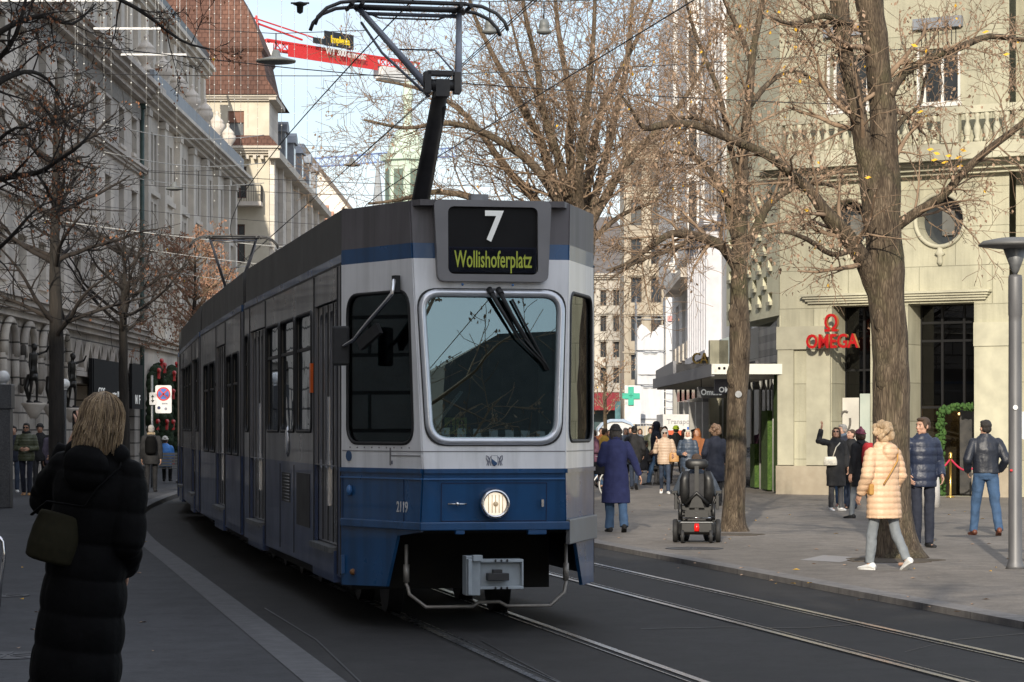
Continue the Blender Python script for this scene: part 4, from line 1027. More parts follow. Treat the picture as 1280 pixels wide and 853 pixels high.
    if hair:
        st, hmx = hair; m = MB(); S = lambda c, r: m.sph(hc+Vector(c)*k, tuple(x*k for x in r), 16)
        S((0, -.022, .040), (.083, .096, .086))
        if st in ('short', 'crop'):
            S((0, -.045, -.01), (.076, .066, .07)); S((0, .045, .088), (.06, .045, .028))
            if st == 'short':
                for sg in (-1, 1): S((sg*.066, .005, .01), (.018, .04, .05))
        if st == 'bob':
            S((0, -.05, -.03), (.09, .07, .09)); S((0, .04, .085), (.07, .05, .03))
            for sg in (-1, 1): S((sg*.075, .0, -.02), (.026, .06, .095))
        if st == 'long':
            S((0, -.055, -.04), (.092, .062, .11)); m.loft([(hc.x, hc.y-.075, hc.z-.15, .08, .035), (hc.x, hc.y-.07, hc.z-.08, .095, .05), (hc.x, hc.y-.05, hc.z+.02, .09, .06)], 14)
            for sg in (-1, 1): S((sg*.078, -.01, -.05), (.026, .055, .12))
        if st == 'curly':
            rg = random.Random(5)
            for q in range(46):
                a = rg.uniform(0, 6.28); e_ = rg.uniform(-.5, 1.4); d = V(math.cos(a)*math.cos(e_), math.sin(a)*math.cos(e_), math.sin(e_))
                if d.y > .45 and d.z < .55: continue
                c = V(0, -.022, .025)+V(d.x*.088, d.y*.098, d.z*.098); rr = rg.uniform(.024, .04); S(c*1.2, (rr*1.25, rr*1.25, rr*1.25))
            S((0, -.05, -.04), (.085, .06, .08))
        if st == 'bun': S((0, -.10, .07), (.045, .045, .045)); S((0, -.045, -.01), (.074, .06, .07))
        headkid('hair', m, .009, hmx, .010 if st == 'curly' else .007)
    if hat:
        st, hmx = hat; m = MB(); S = lambda c, r: m.sph(hc+Vector(c)*k, tuple(x*k for x in r), 16)
        S((0, -.014, .055), (.088, .102, .080))
        m.tube([hc+V(.088*math.cos(a), -.014+.102*math.sin(a), .035+.012*math.sin(a))*k for a in [6.283*j/20 for j in range(21)]], .016, 8)
        if st == 'pom': S((0, -.02, .145), (.03, .03, .03))
        if st == 'cap': m.loft([(hc.x, hc.y+.11, hc.z+.045, .06, .07), (hc.x, hc.y+.10, hc.z+.06, .06, .06)], 12)
        headkid('hat', m, .011, hmx, .003)
    if glasses:
        m = MB()
        for sg in (-1, 1): m.sph(Mh @ (hc+V(sg*.033, .098, .006)*k), (.026, .010, .02), 10); m.tube([Mh @ (hc+V(sg*.055, .09, .01)*k), Mh @ (hc+V(sg*.082, .0, .012)*k)], .004, 5)
        m.tube([Mh @ (hc+V(-.012, .103, .01)*k), Mh @ (hc+V(.012, .103, .01)*k)], .004, 5)
        fin('sunglasses', m.data('sunglasses', [black_gloss]), root)
    root['_z'] = dz
    def world(j):   # world position of a joint, for things held or worn
        return RM[root.name] @ (Z @ (J[j] if j in J else B(j)))
    return root, world

def attach_bag(name, label, cat, P, size, mat, strap=None, rz=0, tilt=0, kind='bag', mats2=None):
    """a bag of its own: rounded body, flap, strap through the points given (world)"""
    t = thing(name, P, rz, label, cat)
    m = MB(); sx, sy, sz = size
    m.loft([(0, 0, -sz, sx*.80, sy*.8), (0, 0, -sz*.9, sx*.98, sy), (0, 0, -sz*.35, sx, sy*1.02), (0, 0, sz*.3, sx*.95, sy*.85), (0, 0, sz*.9, sx*.82, sy*.45), (0, 0, sz, sx*.78, sy*.3)], 20, 0, Matrix.Rotation(tilt, 4, 'Y'))
    me = organic(m, max(.008, min(size)*.12), 2, .3, mat); link('bag_body', me, t)
    if strap:
        m = MB(); m.tube([RM[t.name].inverted() @ Vector(p) for p in strap], .011, 6, ell=.5); m.build('strap', mats2 or mat, t)
    return t

kerbz_r, kerbz_l = .062, .10
def foot(u, v, left=False):
    p = gz(u, v, kerbz_l if left else kerbz_r); p.z = .097 if left else .06; return p
F0, F1 = R(0), R(180)
walk = ((20, 8), (-16, 22)); walk2 = ((-16, 22), (20, 8)); stand = ((3, 2), (-2, 3))

# -- woman with the phone, near the camera on the shaded side
wp = Vector((-2.00, 11.6, .10))
wo, W_ = person('person with fair hair in a long black puffer coat, photographing the tram', wp, R(-14), 1.75, True, yaw=-4, arms=('phone', ((.13, -.12, -1), (-.30, .75, -.55))), legs=((3, 3), (-3, 4)),
    top=dict(mat=c_nylon, hem=.30, puff=.155, amp=.013, t=.027, flare=1.18, hood='down', name='coat'), pants=dict(mat=c_black, r=.9), shoe=(c_black, c_black), hair=('long', h_blonde), vox=.009, width=.88)
wo.rotation_euler = (0, R(6.6), R(-14)); RM[wo.name] = Matrix.Translation(wp) @ Euler((0, R(6.6), R(-14))).to_matrix().to_4x4()
hw = W_(('w', -1)); 
ph = thing('smartphone', hw+V(.035, .10, .10), R(-14), 'dark smartphone held up in the hand of the woman in the long black coat', 'phone')
m = MB(); m.mesh(plate(rrect(-.037, .037, -.076, .076, .012, 4), [], .009), UPR); m.build('phone_body', black_gloss, ph, bevel=.002)
m = MB(); 
for dx, dz in ((-.018, .055), (-.018, .035)): m.lathe([(.009, 0), (.009, .003)], (0, 0, 0), 12, 0, Matrix.Translation((dx, -.0045, dz)) @ Matrix.Rotation(R(90), 4, 'X'))
m.build('phone_camera', dark_metal, ph)
bp = at(68, 672, 11.45)
attach_bag('shoulder_bag', 'dark olive shoulder bag hanging at the hip of the woman in the long black coat', 'shoulder bag', bp, (.115, .07, .11), pm('olive canvas', (.012, .011, .005), (.018, .016, .008), scale=40, rough=.85, spec=.15),
    strap=[bp+V(-.10, .0, .10), bp+V(-.02, -.06, .16), at(106, 634, 11.38), at(122, 610, 11.40), at(150, 585, 11.43), W_((.10, .02, 1.47))], rz=R(-10), tilt=R(14), mats2=c_nylon)

# loose strands over the fair hair
hm_ = [hairmat('fair strand', (.40, .29, .17), (.30, .21, .12)), hairmat('deep fair strand', (.17, .115, .065), (.11, .07, .04))]
m = MB(); rg = random.Random(12); s_ = 1.75/1.72; hc_ = V(0, .015, 1.605); z0 = wo['_z']
for q in range(420):
    a = rg.uniform(R(150), R(390)); l_ = rg.uniform(.05, .16); rr = rg.uniform(1.0, 1.10); pts = []
    for k in range(9):
        t = k/8
        if t < .45: e_ = R(88-95*t/.45); p = V(math.cos(a)*math.cos(e_)*.088*rr, -.022+math.sin(a)*math.cos(e_)*.103*rr, .04+.092*rr*math.sin(e_))
        else: f_ = (t-.45)/.55; p = V(math.cos(a)*(.088+.012*f_)*rr, -.022+math.sin(a)*.103*rr-.03*f_, .03-l_*f_)
        pts.append((hc_+p+V(rg.gauss(0, .0016), rg.gauss(0, .0016), z0))*s_)
    m.tube(pts, [.0018]*8+[.0008], 3, rg.choice((0, 0, 1)), caps=False)
m.build('hair_strands', hm_, wo)
# -- people on the sunlit pavement
pe = foot(770, 665)
_, w_ = person('person in a royal blue coat and dark headscarf walking away, one arm swung out', pe, R(8), 1.72, True, arms=((( .25, -.12, -1), (.0, .55, -.6)), ((.50, .12, -1), (.42, .22, -1))), legs=((8, 6), (-10, 12)),
    top=dict(mat=c_blue, hem=.46, flare=1.22, t=.022, name='coat'), pants=dict(mat=c_jean, r=1.15, cuff=1.2), shoe=(c_black, None), hat=('plain', c_black), hair=('long', h_black), lean=3, scarf=c_blue)
q = w_((-.26, .02, 1.02)); attach_bag('handbag', 'black handbag under the arm of the person in the royal blue coat', 'handbag', q, (.12, .05, .10), c_black, strap=[q+V(.02, 0, .1), q+V(.06, -.03, .3), w_((-.12, 0, 1.45))])
pe = foot(831, 617)
_, w_ = person('person in beige quilted jacket, grey hat and sunglasses, one hand at the cheek', pe, R(176), 1.68, True, arms=('bagarm', 'face'), legs=walk, glasses=True,
    top=dict(mat=c_beige, hem=.80, puff=.075, t=.022, amp=.010), pants=dict(mat=c_jean_d, r=.9), shoe=(sole_white, sole_white), hat=('plain', pm('grey knit', (.42, .39, .36), (.3, .28, .26), scale=60, rough=1, bump=.006)), hair=('bob', h_grey), vox=.015)
q = w_((-.24, .22, .98)); attach_bag('handbag', 'tan leather handbag on the arm of the person in the beige quilted jacket', 'handbag', q, (.13, .07, .12), c_tan, strap=[q+V(-.08, 0, .10), q+V(0, 0, .26), q+V(.08, 0, .10)])
person('white-haired person in a dark blue quilted coat and white scarf walking towards the camera', foot(860, 619), R(170), 1.66, True, arms=('hang', 'front'), legs=walk2,
    top=dict(mat=c_slate if False else cloth('blue grey nylon', (.045, .065, .10), rough=.5), hem=.62, puff=.10, t=.022, amp=.009, name='coat'), pants=dict(mat=c_black), hair=('bob', h_white), scarf=c_white, vox=.015)
person('person with light brown curls and dark coat, back turned, beside the slimmer trunk', foot(894, 632), R(6), 1.70, True, arms=('pocket', 'pocket'), legs=stand,
    top=dict(mat=c_navy, hem=.52, t=.024, flare=1.08, name='coat'), pants=dict(mat=c_black), hair=('curly', hairmat('light brown curls', (.30, .19, .12), (.2, .12, .075))), vox=.015)
person('person with long ginger hair in a rust coat, half hidden behind the dark coated person', foot(882, 617)+V(0, 3, 0), R(150), 1.70, True, arms=('hang', 'hang'), legs=walk, top=dict(mat=c_rust, hem=.6, t=.02, name='coat'), pants=dict(mat=c_black), hair=('long', h_ginger), vox=.02)
person('tall person in a dark navy hooded coat, in profile behind the grey hat', foot(820, 606), R(100), 1.90, False, arms=('pocket', 'hang'), legs=walk, sk=skin_tan, top=dict(mat=c_navy, hem=.62, t=.022, hood='up', name='coat'), pants=dict(mat=c_jean, r=1.05), vox=.02)
person('person in a black jacket facing away with dark hair, behind the royal blue coat', foot(793, 612), R(-10), 1.76, False, arms=('pocket', 'pocket'), legs=walk, top=dict(mat=c_black, hem=.74, t=.024), pants=dict(mat=c_jean_d), hair=('short', h_black), vox=.02)
person('person with a backwards-turned head seated low in a charcoal coat with dark hair', foot(806, 606), R(-70), 1.66, True, arms=('lap', 'lap'), legs=((80, 82), (86, 80)), sit=True, zoff=0, top=dict(mat=c_char, hem=.80, t=.022, name='coat'), pants=dict(mat=c_char), hair=('short', h_black), vox=.02, hands=False)
person('person in a mustard yellow coat among the distant walkers', foot(756, 612)+V(.1, 3, 0), R(-60), 1.70, True, arms=('hang', 'front'), legs=walk, top=dict(mat=c_yel, hem=.7, t=.024, name='coat'), pants=dict(mat=c_black), hair=('short', h_brown), vox=.02)
person('person with long blond hair in a pale jacket next to the mustard coat', foot(748, 611)+V(-.05, 6, 0), R(200), 1.64, True, arms=('hang', 'hang'), legs=walk2, top=dict(mat=cloth('sand jacket', (.4, .27, .15)), hem=.8), pants=dict(mat=c_jean), hair=('long', h_sandy), vox=.022, hands=False)
person('person in a plum jacket facing sideways right beside the tram corner', foot(742, 612), R(120), 1.66, True, arms=('front', 'hang'), legs=walk, top=dict(mat=c_plum, hem=.8), pants=dict(mat=c_jean), hair=('short', h_brown), vox=.022, hands=False)
person('person in a fluorescent yellow cap and dark jacket beyond the beige quilted jacket', foot(845, 605), R(20), 1.78, False, arms=('hang', 'hang'), legs=walk, top=dict(mat=c_black, hem=.8), pants=dict(mat=c_black), hair=('crop', h_black), hat=('cap', c_hivis), vox=.02, hands=False)
person('small distant person in black near the portable cabin', foot(788, 590), R(180), 1.75, False, arms=('hang', 'hang'), legs=walk, top=dict(mat=c_black, hem=.8), pants=dict(mat=c_black), hair=('short', h_brown), vox=.025, hands=False)
person('small distant person in a grey coat below the green pharmacy cross', foot(800, 592), R(180), 1.70, True, arms=('hang', 'hang'), legs=walk2, top=dict(mat=c_slate, hem=.6), pants=dict(mat=c_black), hair=('bob', h_brown), vox=.025, hands=False)
person('distant person in a red jacket between the walkers and the banner', foot(855, 597), R(160), 1.68, True, arms=('hang', 'hang'), legs=walk, top=dict(mat=cloth('coral jacket', (.45, .10, .08)), hem=.8), pants=dict(mat=c_jean_d), hair=('long', h_brown), vox=.025, hands=False)
person('distant person in olive walking past the white netted scaffold', foot(813, 594), R(175), 1.74, False, arms=('hang', 'hang'), legs=walk, top=dict(mat=c_olive, hem=.8), pants=dict(mat=c_jean_d), hair=('short', h_black), vox=.025, hands=False)
person('distant person in a sky blue jacket seen just past the tram corner', foot(741, 598)+V(0, 2, 0), R(30), 1.72, False, arms=('hang', 'hang'), legs=walk2, top=dict(mat=c_sky, hem=.8), pants=dict(mat=c_black), hair=('short', h_brown), vox=.025, hands=False)

for k, (u, v, dz, hd, col_, hr, lb) in enumerate(((765, 601, 2, 170, c_char, h_black, 'person in a charcoal jacket far behind the mustard coat'), (775, 597, 0, 20, c_navy, h_brown, 'person in a navy jacket walking away beyond the site cabin roof'), (782, 604, 0, 190, c_slate, h_grey, 'grey-haired person in slate blue among the distant walkers'),
        (826, 599, 0, 10, c_black, h_brown, 'person in black walking away past the site fence panels'), (838, 601, 3, 175, c_plum, h_black, 'person in a plum jacket behind the beige quilted jacket'), (866, 604, 0, 185, c_char, h_black, 'dark-haired person in charcoal between the white-haired and the ginger-haired person'), (874, 600, 2, 15, c_olive, h_brown, 'person in an olive jacket walking away under the canopy'), (752, 597, 0, 165, c_rust, h_brown, 'distant person in a rust jacket beside the tram corner'))):
    person(lb, foot(u, v)+V(0, dz, 0), R(hd), 1.66+.03*(k % 5), k % 2 == 0, arms=('hang', 'pocket') if k % 3 else ('front', 'hang'), legs=walk if k % 2 else walk2, top=dict(mat=col_, hem=.8 if k % 2 else .6), pants=dict(mat=c_black if k % 3 else c_jean_d), hair=('short' if k % 2 else 'bob', hr), vox=.024, hands=False)
pe = foot(1107, 712); pe.x -= .02
_, w_ = person('person in a peach quilted coat with sandy curls and white trainers, by the thick trunk', pe, R(34), 1.69, True, arms=(((.30, -.10, -1), (-.05, .55, -.85)), ((.32, -.05, -1), (-.12, .60, -.80))), legs=((9, 4), (-8, 20)), lean=2, splay=.07,
    top=dict(mat=c_peach, hem=.62, puff=.072, t=.030, amp=.011, flare=1.10, hood='down', name='coat'), pants=dict(mat=c_grey, r=.98, len=.0), shoe=(sole_white, sole_white), hair=('curly', h_sandy), vox=.010, width=1.06)
m = MB(); pts = [w_((-.14, -.155, 1.02)), w_((-.05, -.185, 1.16)), w_((.06, -.185, 1.30)), w_((.13, -.12, 1.43)), w_((.15, .0, 1.46))]
t = thing('crossbody_bag', pts[0], 0, 'narrow mustard bag strap across the back of the peach quilted coat', 'bag')
m.tube(pts, .016, 6, ell=.5); m.build('strap', cloth('mustard strap', (.5, .27, .07)), t, w=True)
m = MB(); q = w_((-.20, .02, .96)); m.cbox(q, (.06, .16, .13), R(10)); m.build('bag_body', cloth('mustard bag', (.5, .27, .07)), t, w=True, bevel=.02)
person('man in a navy quilted jacket and dark trousers standing beside the thick trunk, looking sideways', foot(1153, 684), R(190), 1.80, False, yaw=-62, arms=('pocket', 'pocket'), legs=((2, 2), (8, 12)),
    top=dict(mat=c_puff, hem=.80, puff=.11, t=.024, amp=.009), pants=dict(mat=c_navy, r=1.05), shoe=(c_black, None), hair=('short', h_brown), vox=.011)
person('man in navy bomber jacket and blue jeans facing the shop entrance, hands pocketed', foot(1232, 669), R(4), 1.79, False, yaw=14, arms=(((.42, -.25, -1), (-.22, .75, -.70)), ((.42, -.25, -1), (-.22, .75, -.70))), legs=((10, 2), (-8, 12)), splay=.09,
    top=dict(mat=cloth('navy nylon', (.016, .020, .032), rough=.5), hem=.93, t=.022, flare=.96), pants=dict(mat=c_jean, r=1.12), shoe=(shoe_brown, shoe_brown), hair=('crop', h_black), vox=.011, width=1.06, glasses=False)
pe = foot(1045, 638)
_, w_ = person('person in a black coat with one arm raised, looking up beside the cream pier', pe, R(202), 1.68, True, yaw=-35, tilt=14, arms=((( .2, .1, -1), (-.1, .4, -.9)), ((.55, .15, .10), (-.28, -.05, 1))), legs=stand,
    top=dict(mat=c_black, hem=.50, t=.022, flare=1.1, name='coat'), pants=dict(mat=c_char), shoe=(sole_white, sole_white), hair=('bob', h_brown), vox=.013, glasses=True)
q = w_((.20, .12, 1.02)); attach_bag('handbag', 'white leather handbag of the person with the raised arm', 'handbag', q, (.14, .06, .09), c_cream, strap=[q+V(.05, 0, .08), q+V(.12, 0, .28), w_((-.02, .14, 1.40))])
person('grey-haired man in a dark jacket and scarf behind the person with the raised arm', foot(1053, 633), R(165), 1.74, False, yaw=-40, arms=('hang', 'front'), legs=stand, top=dict(mat=c_navy, hem=.7, t=.022), pants=dict(mat=c_jean, r=1.05), shoe=(shoe_brown, None), hair=('short', h_grey), scarf=c_slate, vox=.015)
person('woman in a dark coat with tied brown hair, between the scarf and the plum beanie', foot(1064, 636), R(150), 1.64, True, yaw=-30, tilt=12, arms=('front', 'hang'), legs=stand, top=dict(mat=c_black, hem=.55, t=.02, name='coat'), pants=dict(mat=c_jean_d), hair=('bun', h_brown), vox=.015)
pe = foot(1076, 648)
_, w_ = person('person in a plum beanie and black coat carrying a red rucksack, seen from behind', pe, R(40), 1.66, True, arms=('hang', 'hang'), legs=((14, 6), (-14, 14)), top=dict(mat=c_black, hem=.62, t=.022, name='coat'), pants=dict(mat=c_grey, r=.95), shoe=(c_black, None), hat=('pom', pm('plum knit', (.16, .03, .06), (.30, .10, .14), scale=24, rough=1, bump=.005)), hair=('bob', h_brown), vox=.014)
q = w_((0, -.20, 1.22))
t = thing('rucksack', q, R(40), 'red rucksack on the back of the person in the plum beanie', 'rucksack')
m = MB(); m.loft([(0, 0, -.24, .12, .07), (0, 0, -.20, .15, .10), (0, 0, 0, .155, .11), (0, 0, .16, .14, .09), (0, 0, .23, .09, .05)], 18); link('rucksack_body', organic(m, .014, 3, .4, c_red), t)
m = MB(); m.loft([(0, -.105, -.16, .10, .04), (0, -.11, -.05, .105, .045), (0, -.105, .0, .09, .03)], 14); m.build('front_pocket', cloth('dark red fabric', (.30, .015, .02)), t)
m = MB()
for sg in (-1, 1): m.tube([V(sg*.10, .05, .20), V(sg*.11, .16, .25), V(sg*.115, .30, .12)], .016, 6, ell=.5)
m.build('strap', c_black, t)

# -- people on the shaded side, far left
person('man in an olive quilted jacket and tan shoes walking towards the camera in shade', foot(33, 619, True), R(180), 1.76, False, sk=skin_tan, arms=('front', 'front'), legs=((10, 6), (-6, 10)), glasses=True,
    top=dict(mat=cloth('moss nylon', (.065, .075, .04), rough=.5), hem=.82, puff=.07, t=.024, amp=.010), pants=dict(mat=c_navy), shoe=(c_tan, c_tan), hair=('short', h_black), scarf=c_black, vox=.015)
person('person in black directly behind the olive jacket, wearing a dark cap', foot(50, 616, True), R(185), 1.78, False, sk=skin_tan, arms=('pocket', 'hang'), legs=walk2, top=dict(mat=c_black, hem=.8), pants=dict(mat=c_black), hair=('short', h_black), hat=('plain', c_black), vox=.02)
person('grey-haired person in a purple grey jacket turned away near the second globe lamp', foot(66, 616, True), R(20), 1.70, True, arms=('hang', 'hang'), legs=walk, top=dict(mat=c_purple, hem=.76), pants=dict(mat=c_black), hair=('bob', h_grey), vox=.02)
person('person in dark clothes partly behind the granite lamp pillar', foot(17, 615, True), R(190), 1.72, False, arms=('hang', 'hang'), legs=walk, top=dict(mat=c_navy, hem=.8), pants=dict(mat=c_jean_d), shoe=(sole_white, sole_white), hair=('short', h_black), vox=.02)
pe = foot(189, 615, True)
_, w_ = person('person in black with a fur-trimmed hood and backpack walking away past the parking sign', pe, R(5), 1.72, False, arms=('hang', 'hang'), legs=((-4, 12), (12, 4)), top=dict(mat=c_black, hem=.72, t=.026), pants=dict(mat=c_black, r=.95), hair=('short', h_grey), scarf=c_fur, vox=.015)
q = w_((0, -.19, 1.22)); t = thing('backpack', q, R(5), 'black backpack on the person with the fur-trimmed hood', 'backpack')
m = MB(); m.loft([(0, 0, -.24, .12, .07), (0, 0, -.20, .15, .09), (0, 0, .1, .15, .09), (0, 0, .22, .10, .05)], 16); link('backpack_body', organic(m, .016, 3, .4, c_nylon), t)
m = MB()
for sg in (-1, 1): m.tube([V(sg*.10, .05, .20), V(sg*.11, .16, .25), V(sg*.115, .30, .12)], .016, 6, ell=.5)
m.build('strap', c_black, t)
BEN = foot(205, 604, True)
person('person in a bright blue jacket sitting on the slatted bench, seen from behind', BEN+V(0, .25, .02), R(0), 1.74, False, arms=('lap', 'lap'), legs=((84, 82), (84, 82)), sit=True, top=dict(mat=c_sky, hem=.82, t=.026), pants=dict(mat=c_black), hair=('short', h_brown), hat=('plain', c_white), vox=.015, hands=False)
# ------------------------------------------------------------------ buildings
def wall_holes(m, x0, x1, z0, z1, holes, y=0.0, depth=.35, mi=0, mr=None):
    """front wall sheet (facing -y) with rectangular holes and their reveals"""
    mr = mi if mr is None else mr
    xs = sorted({x0, x1, *[h[0] for h in holes], *[h[1] for h in holes]}); zs = sorted({z0, z1, *[h[2] for h in holes], *[h[3] for h in holes]})
    xs = [x for x in xs if x0 <= x <= x1]; zs = [z for z in zs if z0 <= z <= z1]
    for i in range(len(xs)-1):
        for j in range(len(zs)-1):
            cx, cz = (xs[i]+xs[i+1])/2, (zs[j]+zs[j+1])/2
            if any(a < cx < b and c < cz < d for a, b, c, d in holes): continue
            m.add([(xs[i], y, zs[j]), (xs[i+1], y, zs[j]), (xs[i+1], y, zs[j+1]), (xs[i], y, zs[j+1])], [(0, 1, 2, 3)], mi)
    for a, b, c, d in holes:
        y1 = y+depth
        m.add([(a, y, c), (b, y, c), (b, y, d), (a, y, d), (a, y1, c), (b, y1, c), (b, y1, d), (a, y1, d)],
              [(0, 4, 5, 1), (1, 5, 6, 2), (2, 6, 7, 3), (3, 7, 4, 0)], mr)
WIN = {}
def window(parent, a, b, c, d, y=.28, style='cross', fm=None, pm_=None, name='window'):
    """a window part (frame) with its pane as sub-part; same sizes share mesh data"""
    fm = fm or frame_dark; pm_ = pm_ or pane_dark
    w, h = round(b-a, 3), round(d-c, 3); key = (w, h, style, fm.name, pm_.name)
    if key not in WIN:
        m = MB(); t = min(.07, w*.09)
        m.box(-w/2, -w/2+t, 0, .06, 0, h); m.box(w/2-t, w/2, 0, .06, 0, h); m.box(-w/2+t, w/2-t, 0, .06, 0, t); m.box(-w/2+t, w/2-t, 0, .06, h-t, h)
        if style in ('cross', 'mullion'): m.box(-t/2, t/2, .005, .055, t, h-t)
        if style in ('cross', 'transom'):
            for s in ((-w/2+t, -t/2), (t/2, w/2-t)) if style == 'cross' else ((-w/2+t, w/2-t),): m.box(s[0], s[1], .005, .055, h*.68, h*.68+t*.8)
        if style == 'grid':
            for k in (1, 2): m.box(-w/2+t+(w-2*t)*k/3-t/3, -w/2+t+(w-2*t)*k/3+t/3, .005, .055, t, h-t)
            for k in (1, 2, 3): m.box(-w/2+t, w/2-t, .008, .05, h*k/4-t/3, h*k/4+t/3)
        f = m.data('window_frame', fm)
        m = MB(); m.add([(-w/2, .035, 0), (w/2, .035, 0), (w/2, .035, h), (-w/2, .035, h)], [(0, 1, 2, 3)]); p = m.data('pane', pm_)
        WIN[key] = (f, p)
    f, p = WIN[key]
    o = link(name, f, parent, ((a+b)/2, y, c)); link('pane', p, o); return o
def cornice(m, x0, x1, z, h, out, mi=0, y=0.0, steps=3, ends=True):
    """stepped moulding, top at z"""
    for k in range(steps):
        o = out*(1-k/steps)**.8; m.box(x0-(o if ends else 0), x1+(o if ends else 0), y-o, y+.02, z-h*(k+1)/steps, z-h*k/steps-.002, mi)

# ===== the long grey bank front on the shaded side (local x runs up the street, front faces the street)
Y0 = -10.0  # front carried on out of view to shade the left pavement
BA = thing('bank_building', (-16, Y0, 0), R(90), 'long shaded grey limestone building with deep-set windows, ledges and bronze figures at street level', 'building')
W = 122.5; lx = lambda Y: Y-Y0
WX = [85.2+3.6*k-Y0 for k in range(8)]
WX = [WX[0]-3.6*k for k in range(13, 0, -1)]+WX
WX = [x for x in WX if x > 40]
h = []
for x in WX:
    h += [(x-.72, x+.72, 13.35, 14.85), (x-.72, x+.72, 9.95, 11.75), (x-.72, x+.72, 6.55, 8.05)]
m = MB(); wall_holes(m, 0, W, 5.95, 16.0, h, 0, .55)
m.box(0, W, .56, 8, 5.95, 16.0, 0)
BAw = m.build('wall', stone_grey, BA)
rw = random.Random(2)
for (a, b, c, d) in h: window(BA, a, b, c, d, .48, 'transom', frame_dark, rw.choice((pane_dark, pane_dark, pane_curtain)))
m = MB()
cornice(m, 0, W, 16.45, .75, .95, 0, 0, 4); cornice(m, 0, W, 12.95, .35, .32, 0, 0, 3); cornice(m, 0, W, 9.30, .22, .22, 0, 0, 2); cornice(m, 0, W, 6.05, .75, .60, 0, 0, 4)
m.box(0, W, -.06, .0, 14.98, 15.60, 1)
for x in WX:
    for z in (13.35, 9.95, 6.55): m.box(x-.85, x+.85, -.10, .02, z-.14, z, 0)
    for z in (14.85, 11.75, 8.05): m.box(x-.82, x+.82, -.05, .02, z+.002, z+.13, 0)
m.build('cornice', [stone_trim, pm('frieze', (.19, .18, .165), (.30, .28, .25), scale=9, rough=.9, bump=.05, bscale=7)], BA)
m = MB(); m.box(0, W, 2.4, 9, 16.45, 28.5); cornice(m, 0, W, 28.8, .7, .6, 0, 2.4)  # attic raised above the frame to keep the urns in shade
for k in range(22):
    x = 60+k*2.9
    if x < W-.5: m.box(x-.35, x+.35, 2.25, 2.4, 16.5, 23)
m.build('attic', stone_pilaster, BA)
m = MB()
for k in range(21):
    x = 61.4+k*2.9
    if x < W-1: m.box(x-.55, x+.55, 2.33, 2.42, 18.2, 20.6); m.box(x-.55, x+.55, 2.33, 2.42, 21.2, 22.6)
pieces(m, 'attic_window', pane_dark, BA)
# street level: rusticated arches, consoles, shop openings
holes = []
for k, x in enumerate((84.3, 87.2, 90.1, 93.0)):
    pass
sh = [(lx(95.5), lx(98.2), .35, 3.4), (lx(98.8), lx(103.5), .35, 3.6), (lx(104.3), lx(106.5), .35, 3.4), (lx(108.0), lx(110.5), .35, 3.4)]
sh += [(lx(y), lx(y)+1.6, .3, 3.6) for y in (62, 66, 70, 74, 78.5)]
m = MB(); wall_holes(m, 0, W, 0, 5.29, sh, 0, .6)
m.build('street_wall', stone_rustic, BA)
m = MB()
for y in (82.3, 85.6, 88.9, 92.2):
    x = lx(y)
    pts = [(x+1.0*math.cos(R(a)), -.16, 4.2+.95*math.sin(R(a))) for a in range(-10, 191, 20)]
    m.tube(pts, .13, 8); m.tube([(x+1.02, -.10, 4.1), (x+1.02, -.14, 3.2), (x+.85, -.06, 2.9)], [.15, .12, .06], 8); m.tube([(x-1.02, -.10, 4.1), (x-1.02, -.14, 3.2), (x-.85, -.06, 2.9)], [.15, .12, .06], 8)
m.build('arch_scroll', stone_rustic, BA)
m = MB()
for k in range(7):
    x = lx(95.6+2.1*k)
    for sg in (-1, 1): m.bar((x+sg*.85, -.12, 3.95), (x, -.12, 4.95), .16, .10)
    m.bar((x-.95, -.12, 3.92), (x+.95, -.12, 3.92), .14, .12)
m.box(lx(94.6), lx(110.5), -.22, .0, 3.66, 3.84)
m.build('gable_frieze', stone_trim, BA)
def shop(parent, a, b, c, d, mat, y=.5):
    m = MB(); m.add([(a, y, c), (b, y, c), (b, y, d), (a, y, d)], [(0, 1, 2, 3)], 0); p = m.build('shop_window', mat, parent)
    m = MB(); n = max(1, int((b-a)/1.2))
    for k in range(n+1): m.box(a+(b-a)*k/n-.04, a+(b-a)*k/n+.04, y-.06, y-.01, c, d)
    m.build('window_frame', frame_dark, p); return p
sh_lit = pm('lit shop glass', (.25, .22, .18), (.05, .05, .05), scale=.9, rough=.08, spec=.9, stretch=(2, 2, .5), emit=(.9, .75, .55), estr=.10)
for i, (a, b, c, d) in enumerate(sh): shop(BA, a, b, c, d, sh_lit if i in (0, 2) else pane_dark, .55)
m = MB(); m.tube([(W-.4, -.10, 0), (W-.4, -.10, 16)], .09, 8); m.cbox((W-.4, -.12, 15.7), (.35, .3, .4)); m.build('drainpipe', pm('verdigris pipe', (.06, .10, .09), (.04, .07, .065), rough=.6), BA)
